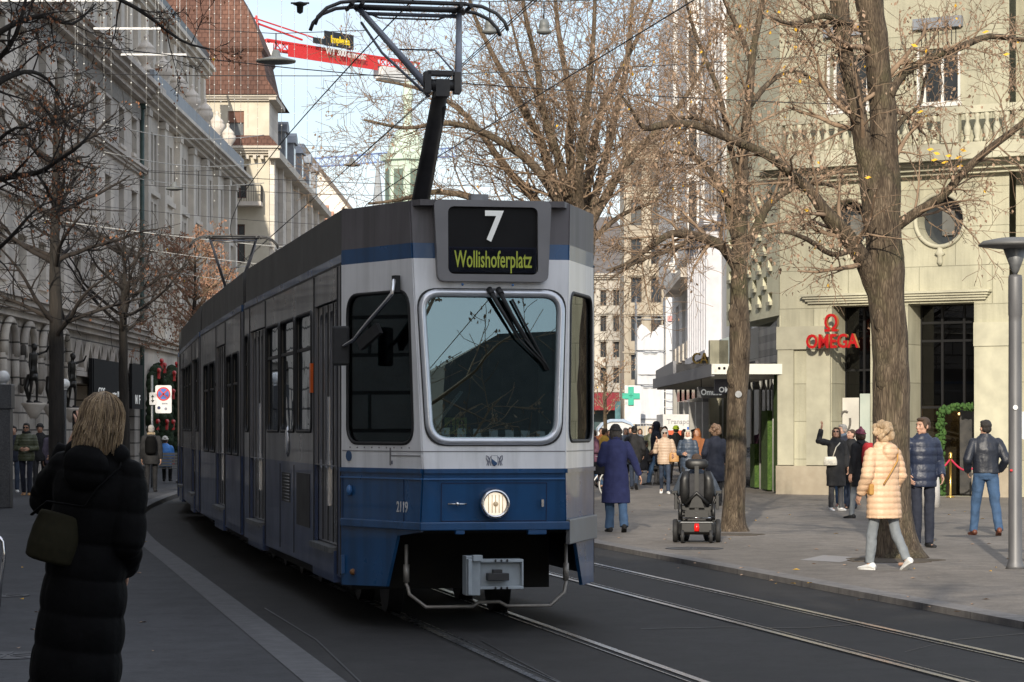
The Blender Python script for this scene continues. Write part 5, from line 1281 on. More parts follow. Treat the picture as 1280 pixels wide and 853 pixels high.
# shop signs
sign_matt = pm('matt black sign', (.008, .008, .009), (.014, .014, .015), rough=.8, spec=.15)
SG = thing('shop_sign', at(108, 466, 101), R(90), 'wide black shop sign with small white letters COS on the shaded limestone front', 'sign')
place(SG, (-15.62, 100.4, 3.0), R(90))
m = MB(); m.box(-3.4, 3.4, -.06, .06, -.15, 1.35); m.box(-3.6, -3.3, -.03, .1, -2.9, 1.35); m.box(3.3, 3.6, -.03, .1, -2.9, 1.35); m.build('sign_panel', sign_matt, SG)
m = MB(); m.mesh(text('COS', .42, .01, 1.9), upright(-1.6, -.07, .12)); m.build('sign_letters', led_white, SG)
m = MB(); m.mesh(text('unter  M', .30, .01, 1.5), upright(1.9, -.07, .08)); m.build('sign_letters', led_white, SG)
S2 = thing('shop_sign', (-15.62, 108.3, 2.9), R(90), 'narrower black shop sign with white letters N and F behind the second dark tree trunk', 'sign')
m = MB(); m.box(-1.55, 1.6, -.06, .06, -.35, 1.5); m.build('sign_panel', sign_matt, S2)
m = MB(); m.mesh(text('N  F', .52, .01, 1.5, bold=.01), upright(0, -.07, .02)); m.build('sign_letters', led_white, S2)
# bronze figures on consoles
bronze = pm('dark bronze', (.020, .019, .018), (.035, .033, .030), scale=6, rough=.38, metal=.6)
def statue(x, z, flip, label):
    o, _ = person('x', (0, 0, 0), 0, 1.95, True, sk=bronze, arms=('hang', (( .3, .5, .2), (-.5, .6, .6))) if flip else (((.3, .5, .2), (-.5, .6, .6)), 'hang'), legs=((8, 10), (-4, 4)), vox=.022, hands=False)
    o.name = 'bronze_statue'; place(o, (-15.45, x, z), R(-70 if flip else -110))
    m = MB(); m.loft([(0, 0, -.50, .10, .12), (0, 0, -.28, .22, .25), (0, 0, -.06, .40, .38), (0, 0, .01, .42, .40)], 16); m.build('console', stone_trim, o)
    m = MB(); m.loft([(0, -.02, .72, .17, .14), (0, -.01, .95, .16, .12)], 14); m.tube([V(.0, -.14, .9), V(.15, -.2, .5), V(.1, -.12, .1)], [.1, .08, .05], 8); m.build('drapery', bronze, o)
    tag(o, label, 'statue', 'bronze statues on the limestone front')
    for ch in COL.objects:
        if ch.parent == o and ch.name.startswith('trousers'): bpy.data.objects.remove(ch)
    return o
statue(84.2, 2.55, False, 'dark bronze figure on a stone console, above the granite lamp pillar')
statue(87.7, 2.55, True, 'dark bronze figure on a stone console, between two other bronze figures')
statue(91.6, 2.45, False, 'dark bronze figure half hidden behind the first dark tree trunk')
# garlanded arches over the next building's doors
def garland(y, label):
    o = thing('garland_arch', (-15.7, y, .1), R(90), label, 'garland', 'garland arches with red bows')
    g = pm('garland fir', (.012, .030, .014), (.03, .05, .02), scale=20, rough=.9, bump=.03, bscale=30)
    pts = [V(-1.5, 0, 0), V(-1.5, 0, 1.6), V(-1.5, 0, 3.0)]+[V(1.5*-math.cos(R(a)), 0, 3.0+1.3*math.sin(R(a))) for a in range(20, 180, 20)]+[V(1.5, 0, 3.0), V(1.5, 0, 1.6), V(1.5, 0, 0)]
    m = MB(); rg = random.Random(int(y))
    for a, b in zip(pts, pts[1:]):
        n = max(3, int((b-a).length/.12))
        for k in range(n):
            p = a.lerp(b, k/n); m.sph(p+V(rg.uniform(-.08, .08), rg.uniform(-.1, .1), rg.uniform(-.08, .08)), (rg.uniform(.18, .28),)*3, 7)
    m.build('fir_branches', g, o)
    for k in (0, 1, 2, 4, 6, 8, 11, 12, 13):
        if k < len(pts):
            p = pts[k]+V(0, -.24, .3); m = MB()
            for sg in (-1, 1): m.sph(p+V(sg*.15, 0, .05), (.16, .08, .11), 8); m.bar(p+V(sg*.03, 0, 0), p+V(sg*.14, 0, -.32), .10, .03)
            m.sph(p, .07, 8); m.build('bow', red_paint, o)
garland(115.3, 'dark fir garland arch with red bows, nearer of the two behind the parking sign')
garland(120.5, 'dark fir garland arch with red bows, farther of the two behind the parking sign')

# ===== second shaded building with pilasters, urns and a set-back top
BB = thing('pilaster_building', (-16, 112.6, 0), R(90), 'shaded limestone building with tall pilasters and groups of narrow windows, urns along its parapet', 'building')
W = 37.6; h = []
grp = [3.2+5.35*k for k in range(7)]
for g in grp:
    for k in (-1, 0, 1):
        x = g+k*1.15
        if x+.4 < W: h += [(x-.36, x+.36, 12.6, 14.9), (x-.36, x+.36, 9.4, 11.8), (x-.36, x+.36, 6.3, 8.5)]
m = MB(); wall_holes(m, 0, W, 0, 16, h+[(g-1.6, g+1.6, .2, 4.1) for g in grp if g+1.6 < W], 0, .5); m.box(0, W, .56, 8, 0, 16); m.build('wall', stone_pilaster, BB)
for (a, b, c, d) in h: window(BB, a, b, c, d, .42, 'plain')
for g in grp:
    if g+1.6 < W: shop(BB, g-1.6, g+1.6, .2, 4.1, pane_dark, .45)
m = MB()
for g in grp+[W+1.2]:
    x = g-2.65
    if x > .3: m.box(x-.42, x+.42, -.28, 0, 5.8, 15.3); m.box(x-.52, x+.52, -.34, 0, 15.3, 15.6)
cornice(m, 0, W, 16.3, .65, .95, 0, 0, 4); cornice(m, 0, W, 5.8, .55, .45, 0, 0, 3)
for g in grp:
    for z in (12.2, 8.95): m.box(g-1.7, g+1.7, -.16, 0, z-.12, z+.1)
m.build('pilaster', stone_pilaster, BB)
m = MB(); m.box(0, W, -.55, -.35, 16.31, 17.25); m.build('parapet', lead_grey, BB)
m = MB(); m.box(0, W+5, 2.4, 9, 16.31, 22.6); cornice(m, 0, W+5, 23.3, .7, .7, 0, 2.4)
for k in range(16): x = .9+k*2.7; m.box(x-.5, x+.5, 2.15, 2.4, 16.4, 22.4)
m.build('upper_stage', stone_pilaster, BB)
m = MB(); m.box(-.12, W+5, 1.9, 2.0, 23.31, 23.9); m.build('roof_railing', dark_metal, BB)
urn = thing('stone_urn', (-15.9, 113.2, 17.25), 0, 'grey lidded stone urn standing on the parapet', 'urn', 'stone urns along the parapet')
m = MB(); m.lathe([(r*.78, z*.82) for r, z in [(.48, 0), (.48, .12), (.30, .18), (.22, .34), (.34, .50), (.54, .78), (.56, 1.05), (.44, 1.16), (.50, 1.22), (.40, 1.36), (.24, 1.52), (.13, 1.62), (.09, 1.74), (.14, 1.84), (.04, 1.95)]], (0, 0, 0), 16); m.build('urn_body', stone_trim, urn)
for k in range(1, 7): dup(urn, (-15.9, 113.2+5.45*k, 17.25), 0)

# ===== corner house with the tall tiled roof
BC = thing('corner_house', (-24, 160, 0), 0, 'cream corner house with a steep brown tiled roof, balcony and dark shuttered windows', 'building')
cream = pm('cream render', (.52, .47, .37), (.60, .55, .45), scale=1.5, rough=.85, dirt=.2); tile = pm('brown roof tile', (.145, .070, .048), (.20, .10, .070), scale=5, rough=.9, bump=.012, dirt=.45, brick=((0, 2), .34, .30, .03, (.6, .55, .52)))
X1 = 9.1
h = [(X1-2.1, X1-.75+.0, z0, z1) for z0, z1 in ((20.0-.2, 21.3), (16.2, 18.1), (12.4, 14.5))]
h = [(6.55, 7.55, 19.7, 21.25), (6.85, 7.7, 15.9, 17.85), (6.75, 7.6, 11.9, 14.3), (3.6, 4.6, 19.7, 21.25), (6.75, 7.6, 7.5, 9.6)]
m = MB(); wall_holes(m, 0, X1, 0, 21.9, h, 0, .3)
m.add([(X1, 0, 0), (X1, 45, 0), (X1, 45, 18.6), (X1, 0, 18.6)], [(0, 1, 2, 3)], 1)
m.add([(X1, 0, 18.6), (X1, 6, 18.6), (X1, 6, 21.9), (X1, 0, 21.9)], [(0, 1, 2, 3)], 1)
m.build('wall', [cream, stone_grey], BC)
for i, (a, b, c, d) in enumerate(h): window(BC, a, b, c, d, .2, 'cross' if i in (1, 2) else 'transom', pm('maroon frame', (.10, .04, .03), rough=.6), pane_curtain if i in (0, 3) else pane_dark)
m = MB(); m.box(6.5, 7.6, .1, .17, 20.55, 21.25); m.box(3.5, 4.65, .1, .17, 20.55, 21.25); pieces(m, 'roller_blind', pm('brown blind', (.20, .10, .07), (.16, .08, .055), rough=.8), BC)
m = MB(); cornice(m, -.5, X1, 22.2, .35, .5, 0, 0, 3); cornice(m, -.5, X1, 19.05, .55, .75, 0, 0, 4); m.box(X1, X1+.7, -.7, 45, 18.3, 18.75, 0); m.box(X1, X1+.45, -.4, 6, 21.9, 22.2, 0)
for k in range(9): m.box(5.0+.45*k, 5.2+.45*k, -.6, -.02, 18.25, 18.5, 0)
m.build('cornice', pm('pale cornice', (.55, .50, .42), (.62, .57, .49), rough=.8, dirt=.2), BC)
m = MB()
def hip(z, x0, x1, y0, y1): return [(x0, y0, z), (x1, y0, z), (x1, y1, z), (x0, y1, z)]
lv = [hip(22.2, -.6, 9.6, -.6, 9), hip(23.2, -.3, 8.95, -.2, 8.6), hip(24.9, 0, 8.6, .1, 8.2), hip(25.1, -.1, 8.75, -.05, 8.3), hip(27.0, .6, 8.0, .7, 7.6), hip(28.5, 1.3, 7.25, 1.3, 7.0), hip(33, 3.6, 4.6, 3.6, 4.6)]
for A, B_ in zip(lv, lv[1:]):
    for i in range(4): m.add([A[i], A[(i+1) % 4], B_[(i+1) % 4], B_[i]], [(0, 1, 2, 3)])
m.add(lv[-1], [(0, 1, 2, 3)]); m.add(hip(19.06, -.7, 9.7, -.75, 0), [(0, 1, 2, 3)])
A = [(-.6, -.75, 19.06), (9.7, -.75, 19.06), (9.1, -.02, 19.75), (-.6, -.02, 19.75)]; m.add(A, [(0, 1, 2, 3)])
m.build('roof', tile, BC)
m = MB(); m.add([(X1+.6, 6, 18.76), (X1+.6, 45, 18.76), (X1-3, 45, 22.5), (X1-3, 6, 22.5)], [(0, 1, 2, 3)]); m.build('side_roof', pm('slate roof', (.09, .09, .095), (.13, .13, .14), scale=5, rough=.7), BC)
for k in range(5):
    y = 9+6.6*k; m = MB(); m.box(X1-1.6, X1+.25, y-.9, y+.9, 18.9, 20.9); m.prism([(-1.1, 0), (1.1, 0), (.7, .5), (0, .75), (-.7, .5)], -1, .9, 0, Matrix.Translation((X1-.5, y, 20.9)) @ Matrix.Rotation(R(90), 4, 'Z') @ Matrix.Rotation(R(90), 4, 'X'))
    d = m.build('dormer', lead_grey, BC); m = MB(); m.box(X1+.25, X1+.27, y-.5, y+.5, 19.2, 20.6); m.build('dormer_window', pane_dark, d)
m = MB()
for k in range(7):
    y = 3.5+6*k
    for z in (14.2, 10.2, 6): m.box(X1+.01, X1+.03, y-.55, y+.55, z, z+2.2)
pieces(m, 'side_window', pane_dark, BC)
m = MB()
for z in (12.9, 8.9): m.box(X1+.01, X1+.25, 0, 45, z, z+.25)
for k in range(8): y = .5+6*k; m.box(X1+.01, X1+.3, y-.35, y+.35, 5, 18.3)
m.build('side_pilaster', stone_grey, BC)
m = MB(); m.box(5.3, 8.7, -1.2, 0, 15.35, 15.6)
m.build('balcony_slab', stone_trim, BC)
m = MB(); m.box(5.3, 8.7, -1.2, -1.15, 16.55, 16.62)
for k in range(24): m.box(5.32+.146*k, 5.345+.146*k, -1.19, -1.165, 15.6, 16.55)
for k in range(8): m.box(5.3, 5.33, -1.15+.15*k, -1.125+.15*k, 15.6, 16.55); m.box(8.67, 8.7, -1.15+.15*k, -1.125+.15*k, 15.6, 16.55)
m.box(5.3, 5.34, -1.2, 0, 16.55, 16.62); m.box(8.66, 8.7, -1.2, 0, 16.55, 16.62)
m.box(5.8, 8.4, -1.2, -1.14, 11.0, 11.06)
for k in range(18): m.box(5.82+.146*k, 5.845+.146*k, -1.19, -1.165, 10.1, 11.0)
m.box(5.8, 8.4, -1.2, 0, 9.9, 10.1)
m.build('balcony_railing', dark_metal, BC)
o = thing('balcony_plant', (-17.6, 158.95, 15.6), 0, 'yellow and red flower boxes on the balconies of the cream corner house', 'plant')
m = MB()
for k in range(14): m.sph((random.uniform(-.5, .5), random.uniform(-.1, .1), random.uniform(.2, .75)), random.uniform(.10, .2), 6)
m.build('yellow_flowers', leaf_yellow, o)
m = MB()
for k in range(22): m.sph((random.uniform(-.2, 1.6), random.uniform(-.35, -.2), random.uniform(-5.2, -4.7)), random.uniform(.10, .2), 6)
m.build('red_flowers', red_paint, o)
# white gabled house and copper dormers farther up
BD = thing('gabled_house', (-19, 232, 0), 0, 'white rendered gable rising behind the corner house, with a dark sloping roof edge', 'building')
m = MB(); wr = pm('white render', (.70, .67, .61), (.75, .72, .67), scale=2, rough=.85, dirt=.1)
m.prism([(-6, 0), (5.4, 0), (5.4, 20.2), (.3, 26.7), (-1.0, 26.7), (-6, 22)], -8, 0, 0, UPR); m.build('wall', wr, BD)
m = MB(); m.bar((.3, 4, 26.95), (5.9, 4, 19.8), .3, 8.6, up=(0, 1, 0)); m.bar((-1.0, 4, 26.95), (-6, 4, 22.2), .3, 8.6, up=(0, 1, 0)); m.box(-1.2, .5, -.4, 8, 26.8, 27.1); m.build('roof', pm('roof edge', (.10, .085, .075), (.13, .11, .1), rough=.8), BD)
BE = thing('dormer_house', (-14.8, 207, 0), 0, 'low roofline with a row of orange copper dormers beyond the corner house', 'building')
m = MB(); m.box(-8, 0, 0, 40, 0, 17); cornice(m, -8, 0, 17.4, .4, .4); m.build('wall', stone_grey, BE)
m = MB(); m.add([(0.3, 0, 17.4), (.3, 40, 17.4), (-3, 40, 21), (-3, 0, 21)], [(0, 1, 2, 3)]); m.build('roof', tile, BE)
cop = pm('copper dormer', (.42, .20, .12), (.50, .26, .17), rough=.6)
for k in range(6):
    y = 2.2+6*k; m = MB(); m.box(-1.6, .1, y-1.1, y+1.1, 17.45, 19.0); m.prism([(-1.3, 0), (1.3, 0), (0, .7)], -1.6, .2, 0, Matrix.Translation((-.1, y, 19.0)) @ Matrix.Rotation(R(90), 4, 'Z') @ Matrix.Rotation(R(90), 4, 'X')); m.build('dormer', cop, BE)

# ===== cranes and church tower in the distance
CR = thing('tower_crane', (-25.0, 256, 0), 0, 'red tower crane behind the corner house, its jib carrying a black banner with yellow lettering', 'crane')
cr_red = pm('crane red', (.62, .03, .03), (.52, .025, .025), rough=.5)
m = MB()
def lattice(m, a, b, w, n, tri=False):
    a = Vector(a); b = Vector(b); d = (b-a).normalized(); up = V(0, 0, 1) if abs(d.z) < .9 else V(0, 1, 0); x = up.cross(d).normalized()*w/2; y = d.cross(x).normalized()*w/2
    C = [x+y, x-y, -x-y, -x+y]
    for c in C: m.bar(a+c, b+c, .16, .16)
    for k in range(n):
        p = a.lerp(b, k/n); q = a.lerp(b, (k+1)/n)
        for i in range(4): m.bar(p+C[i], q+C[(i+1) % 4], .08, .08); m.bar(p+C[i], p+C[(i+1) % 4], .08, .08)
lattice(m, (0, 0, 0), (0, 0, 39), 1.7, 20); m.build('mast', cr_red, CR)
m = MB(); lattice(m, (.5, 1, 39.7), (15.0, 17.9, 39.7), .85, 22); m.build('jib', cr_red, CR)
m = MB(); lattice(m, (0, 0, 39.7), (-5, -6, 39.7), .9, 6); m.cbox((-4.6, -5.4, 38.8), (2, 2, 1.8)); m.build('counter_jib', cr_red, CR)
m = MB(); lattice(m, (0, 0, 38.4), (-.5, -.5, 42.2), .9, 4); m.bar((-.5, -.5, 42.1), (8.5, 10.5, 40.5), .12, .12); m.bar((-.5, -.5, 42.1), (-5, -6, 40.2), .12, .12); m.bar((-.5, -.5, 41.7), (4, 5, 40.7), .16, .16); m.build('tie_bar', cr_red, CR)
m = MB(); m.cbox((.9, -.9, 38.4), (1.5, 1.6, 2.0)); m.build('cab', white_paint, CR)
rzj = math.atan2(19, 16)
m = MB(); M = Matrix.Translation((6.9, 7.9, 41.0)) @ Matrix.Rotation(rzj, 4, 'Z'); m.box(-2.2, 2.0, -.95, -.85, -.75, .75, 0, M); m.box(-3.8, -2.3, -.95, -.85, -.7, -.1, 0, M)
bn = m.build('banner', black_gloss, CR)
m = MB(); m.mesh(text('Implenia', 1.0, .02, .82, bold=.03), M @ upright(0, -1.0, -.05)); m.build('banner_letters', pm('banner yellow', (.75, .55, .02), emit=(.8, .6, .02), estr=.1), bn)
m = MB(); M = Matrix.Translation((7.6, 8.6, 39.75)) @ Matrix.Rotation(rzj, 4, 'Z'); m.mesh(text('WT 300 e.tronic', .95, .02, .9, bold=.02), M @ upright(0, -.75, 0)); m.build('jib_letters', white_paint, CR)
m = MB(); M = Matrix.Translation((5, 6, 39.3)) @ Matrix.Rotation(rzj, 4, 'Z'); m.box(-4, 9, -.5, -.45, -.6, .6, 0, M); m.box(9.5, 13.5, -.8, .6, -1.3, -.1, 1, M); m.build('jib_walkway', [cr_red, white_paint], CR)
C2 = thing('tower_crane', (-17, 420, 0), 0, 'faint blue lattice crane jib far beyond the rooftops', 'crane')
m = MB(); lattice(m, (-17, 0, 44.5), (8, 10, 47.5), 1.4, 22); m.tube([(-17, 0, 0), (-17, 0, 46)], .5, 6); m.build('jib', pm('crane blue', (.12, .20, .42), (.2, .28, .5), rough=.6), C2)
CT = thing('church_tower', (-12.2, 305, 0), 0, 'pale green copper church tower with lantern and cupola, behind bare twigs', 'tower')
cg = pm('hazy verdigris copper', (.42, .52, .44), (.50, .60, .50), scale=1.5, rough=.7); ct = pm('tower stone', (.45, .42, .36), (.52, .49, .42), scale=1, rough=.85)  # copper paled in its colour to stand for distance haze
m = MB(); m.box(-2.9, 2.9, -2.9, 2.9, 0, 27); cornice(m, -2.9, 2.9, 27.4, .5, .5, 0, -2.9); m.build('shaft', ct, CT)
m = MB(); m.lathe([(2.7, 27), (2.7, 33), (3.2, 33.1), (3.2, 33.8), (2.4, 34), (2.1, 35.2), (1.4, 36.5), (.5, 37.5), (.5, 40), (.7, 40.3), (.1, 45)], (0, 0, 0), 8, sm=False); m.build('lantern', cg, CT)
m = MB()
for a in range(8):
    th = R(22.5+45*a); M = Matrix.Rotation(th, 4, 'Z'); m.box(-.6, .6, -2.56, -2.5, 28, 32, 0, M)
m.build('louvre', pm('tower louvre', (.12, .17, .14)), CT)
o = thing('church_spire', (-17.5, 340, 0), 0, 'thin dark church spire just left of the green tower', 'tower')
m = MB(); m.lathe([(1.0, 0), (1.0, 28), (.1, 37)], (0, 0, 0), 8, sm=False); m.build('spire', pm('slate spire', (.30, .32, .34)), o)

# ===== far end of the street
def far_block(name, loc, Wd, Hh, cols, rows, mat, label, z0=4.5, ww=1.1, wh=1.9, bay=False, roofmat=None, rz=0):
    o = thing(name, loc, rz, label, 'building'); h = []
    for i in range(cols):
        for j in range(rows):
            x = Wd*(i+.5)/cols; z = z0+(Hh-z0-.6)*(j+.15)/rows; h.append((x-ww/2, x+ww/2, z, z+wh))
    m = MB(); wall_holes(m, 0, Wd, 0, Hh, h, 0, .35); m.box(0, Wd, .4, 12, 0, Hh)
    for i in range(cols+1): m.box(Wd*i/cols-.18, Wd*i/cols+.18, -.22, 0, 0, Hh-.5)
    for j in range(rows+1): cornice(m, 0, Wd, z0-.35+(Hh-z0-.6)*j/rows, .22, .3, 0, 0, 2)
    cornice(m, 0, Wd, Hh+.3, .5, .7)
    m.build('wall', mat, o)
    for q in h: window(o, *q, .25, 'cross')
    m = MB(); m.add([(-.6, -.6, Hh+.3), (Wd+.6, -.6, Hh+.3), (Wd-1, 5, Hh+3.5), (1, 5, Hh+3.5)], [(0, 1, 2, 3)]); m.build('roof', roofmat or pm('dark roof', (.10, .09, .085), (.14, .125, .12), scale=3, rough=.8), o)
    return o
sand = pm('sandstone', (.45, .39, .30), (.53, .47, .37), scale=1.5, rough=.85, dirt=.3); pale = pm('pale stone', (.44, .41, .35), (.54, .50, .44), scale=2, rough=.85, dirt=.35, bump=.03)
far_block('stone_building', (-4, 236, 0), 15.2, 15.5, 13, 5, pale, 'pale ornate stone facade closing the street beside the tram, many bays of windows', 3.2, .55, 1.5)
far_block('sandstone_building', (8.6, 196, 0), 6, 23, 4, 6, sand, 'tall warm sandstone building behind the white netted scaffold', 5, .8, 2.0)
far_block('slate_roof_building', (1, 275, 0), 11, 21, 6, 4, pm('mid stone', (.33, .31, .29), (.4, .38, .35), scale=2, rough=.85), 'grey far building with a steep slate roof above the ornate stone facade', 6, .8, 1.8)
# ===== cream corner shop on the sunlit side (front turned towards the camera)
RZ = math.atan2(-.524, .852)
BO = thing('corner_shop_building', (6.79, 66.17, 0), RZ, 'cream limestone corner building with round windows and balustrade behind the thick tree', 'building')
ob = pm('cream limestone', (.46, .44, .325), (.57, .545, .40), scale=1.3, rough=.85, bump=.008, bscale=20, dirt=.28, streak=.14, brick=((0, 2), 1.9, .95, .010, (.62, .62, .60)))
ob2 = pm('cream limestone trim', (.46, .44, .33), (.56, .535, .40), scale=3, rough=.85, dirt=.4)
ob3 = pm('stone plinth', (.40, .34, .25), (.46, .40, .30), scale=5, rough=.8, dirt=.3)
HT = 19.0
h = [(1.45, 2.50, .06, 4.80), (3.50, 5.23, .06, 4.80), (1.40, 2.40, 9.70, 11.05), (3.81, 4.82, 9.70, 11.05), (3.95, 4.75, 13.6, 16), (1.5, 2.3, 13.6, 16)]
OC = [(1.90, 6.83), (4.36, 6.83)]; R_O = .60
h2 = h+[(x-.75, x+.75, z-.75, z+.75) for x, z in OC]
m = MB(); wall_holes(m, 0, 6.13, 0, HT, h2, 0, .9)
for x, z in OC:                                                     # the square left around each round window is filled by a pierced plate
    c = [(x+R_O*math.cos(a), z+R_O*math.sin(a)) for a in [6.2832*k/32 for k in range(32)]]
    m.mesh(plate([(x-.75, z-.75), (x+.75, z-.75), (x+.75, z+.75), (x-.75, z+.75)], [c], .02), UPR @ Matrix.Translation((0, 0, -.012)))
    n = len(c)
    m.add([(a, 0, b) for a, b in c]+[(a, .45, b) for a, b in c], [(k, (k+1) % n, n+(k+1) % n, n+k) for k in range(n)])
m.box(6.13, 6.55, .45, 1.2, 0, HT, 0); m.box(6.55, 12, .05, 1.2, 0, HT, 0); m.box(0, 12, 6, 12, 0, HT, 0); m.box(0, 12, .95, 11.9, 8.6, 9.4, 0)
m.build('wall', ob, BO)
m = MB()
for x0, x1 in ((-.02, .42), (.78, 1.43), (5.26, 6.13)): m.box(x0, x1, -.07, -.001, .80, 3.72)
for x0, x1 in ((-.04, 1.40), (5.25, 6.15)): m.box(x0, x1, -.10, -.001, 3.723, 4.30)
pieces(m, 'pilaster', ob2, BO)
m = MB()
for x0, x1 in ((-.04, 1.46), (2.48, 3.52), (5.22, 6.16)): m.box(x0, x1, -.13, -.002, 0, .78)
pieces(m, 'plinth', ob3, BO)
m = MB()
for k in range(4): m.box(.82-.05*k, 5.55+.05*k, -.08-.05*k, -.002, 4.86+.06*k, 4.915+.06*k)
m.build('entrance_moulding', ob2, BO)
for x, z in OC:
    m = MB(); m.tube([(x+(R_O+.05)*math.cos(a), -.03, z+(R_O+.05)*math.sin(a)) for a in [6.2832*k/32 for k in range(34)]], .055, 8, caps=False); f = m.build('round_window', ob2, BO)
    m = MB(); m.lathe([(R_O+.01, 0), (R_O+.01, .01)], (x, .44, z), 32, 0, Matrix.Rotation(R(90), 4, 'X')); m.build('pane', pane_dark, f)
    m = MB(); m.box(x-.10, x+.22, .36, .40, z-.35, z+.25); m.build('inner_blind', pm('grey blind', (.14, .14, .13), rough=.7), f)
    m = MB(); m.loft([(x, -.02, 5.72, .04, .04), (x, -.04, 5.80, .08, .06), (x, -.04, 5.95, .06, .06), (x, -.05, 6.0, .14, .08), (x, -.04, 6.06, .08, .07), (x, -.03, 6.16, .06, .05)], 12); m.build('keystone', ob2, f)
for (a, b, c, d) in h[2:]:
    w_ = window(BO, a, b, c, d, .22, 'mullion', frame_white, pane_dark)
    m = MB(); m.box(a-.06, a-.001, -.03, .05, c, d+.05); m.box(b+.001, b+.06, -.03, .05, c, d+.05); m.box(a-.1, b+.1, -.10, .0, c-.1, c-.002); m.build('window_surround', frame_white, BO)
    m = MB(); m.box(a, b, .02, .06, d+.06, d+.46)
    for k in range(9): m.tube([(a+(b-a)*(k+.5)/9, -.01, d+.07), (a+(b-a)*(k+.5)/9, -.01, d+.45)], .012, 5, 1)
    m.build('transom_grille', [pm('dark panel', (.03, .03, .03)), dark_metal], BO)
    m = MB(); pts = [(a-.15+(b-a+.3)*k/8, d+.47+.16*math.sin(math.pi*k/8)) for k in range(9)]; m.prism([(b+.15, d+.47)]+list(reversed(pts[:-1]))+[], -.0, .16, 0, UPR) if False else m.box(a-.13, b+.13, -.14, -.001, d+.48, d+.74)
    m.build('window_hood', lead_grey, BO)
m = MB(); m.box(-.2, 12, -.75, -.003, 8.22, 8.50); cornice(m, 0, 12, 8.215, .30, .5, 0); m.box(-.2, 12, -.72, -.58, 8.502, 8.62); m.box(-.2, 12, -.74, -.56, 9.32, 9.50)
for k in range(6): x = .2+2.35*k; m.box(x-.22, x+.22, -.76, -.54, 8.622, 9.318)
m.build('balcony', ob2, BO)
bal = MB(); bal.lathe([(.08, 0), (.08, .06), (.05, .10), (.095, .26), (.085, .36), (.04, .50), (.07, .60), (.08, .698)], (0, 0, 0), 12); bd_ = bal.data('baluster', ob2)
for k in range(6):
    for j in range(7): link('baluster', bd_, BO, (.2+2.35*k+.42+.25*j, -.65, 8.621))
# shop glazing
dk = pm('shop steel', (.015, .015, .016), rough=.35)
ins = pm('dark shop interior', (.018, .012, .008), (.035, .024, .014), scale=3, rough=.7)
m = MB(); m.box(1.0, 5.8, 3.6, 3.7, 0, 4.9); m.box(1.0, 5.8, .95, 3.6, 4.85, 4.95); m.box(1.0, 1.1, .95, 3.6, 0, 4.85); m.box(5.7, 5.8, .95, 3.6, 0, 4.85); m.build('shop_interior', ins, BO)
for (a, b) in ((1.45, 2.5), (3.5, 5.23)):
    m = MB(); n = 2 if b-a < 1.2 else 3
    for k in range(n+1): x = a+(b-a)*k/n; m.box(x-.03, x+.03, .80, .86, .06, 4.8)
    for z in (2.25, 3.9, 4.35) if n == 3 else (.9, 1.9, 3.2): m.box(a, b, .81, .85, z-.03, z+.03)
    m.box(a, b, .90, .93, 2.3, 4.8)  # near-black sheet added behind the upper glass, standing in for shade
    f = m.build('shop_window', dk, BO)
    m = MB(); m.add([(a, .83, .06), (b, .83, .06), (b, .83, 4.8), (a, .83, 4.8)], [(0, 1, 2, 3)]); m.build('pane', glass('shop glass', (.22, .21, .20), .03), f)
lamp_w = pm('warm shop lamp', (.9, .6, .3), emit=(1.0, .62, .25), estr=16)
rg = random.Random(4)
for k in range(12):
    m = MB(); x = rg.uniform(3.6, 5.1); m.sph((x, rg.uniform(1.2, 3.2), rg.uniform(2.0, 2.35)), .035, 6); m.build('shop_lamp', lamp_w, BO)
m = MB()
for x, z in ((4.5, 1.0), (4.95, 1.6), (4.9, .9), (3.8, 1.4)): m.box(x-.12, x+.12, 2.6, 2.7, z, z+.5)
pieces(m, 'lit_showcase', pm('lit showcase', (.6, .35, .12), (.3, .15, .05), scale=8, emit=(.9, .5, .16), estr=2.2), BO)
m = MB(); m.box(4.55, 5.1, .78, .80, .1, 2.2); m.box(5.14, 5.2, .74, .8, .06, 2.25); m.build('entrance_door', pm('door steel', (.10, .10, .10), (.16, .15, .14), rough=.3, metal=.5), BO)
m = MB(); m.box(1.47, 1.92, .60, .63, .9, 2.5); 
pst = m.build('poster', pm('poster white', (.62, .60, .55), (.48, .46, .42), scale=2, rough=.5), BO)
m = MB(); m.tube([(1.55+.14*math.cos(a), .59, 1.9+.26*math.sin(a)) for a in [R(t) for t in range(60, 400, 20)]], .03, 6); m.build('poster_drawing', pm('poster grey', (.12, .11, .10)), pst)
m = MB(); m.box(1.95, 2.44, .60, .63, .6, 2.6); m.build('poster', pm('poster teal', (.40, .46, .42), (.5, .55, .5), scale=2, rough=.4), BO)
o = thing('door_garland', Vector(RM[BO.name] @ V(4.35, .35, .06)), RZ, 'green leafy garland framing the shop door beside the gold rope post', 'garland')
gm = pm('garland leaves', (.025, .075, .012), (.06, .13, .025), scale=14, rough=.85, bump=.03, bscale=30); m = MB()
for k in range(70):
    t = k/70
    p = V(-.12, 0, 2.1*t/.62) if t < .62 else V(-.12+.95*(t-.62)/.38, 0, 2.1+.1*math.sin(6*(t-.62)))
    for q in range(4): m.sph(p+V(rg.uniform(-.09, .09), rg.uniform(-.08, .08), rg.uniform(-.08, .08)), (rg.uniform(.03, .07), rg.uniform(.03, .07), rg.uniform(.03, .07)), 5)
m.build('leaves', gm, o)
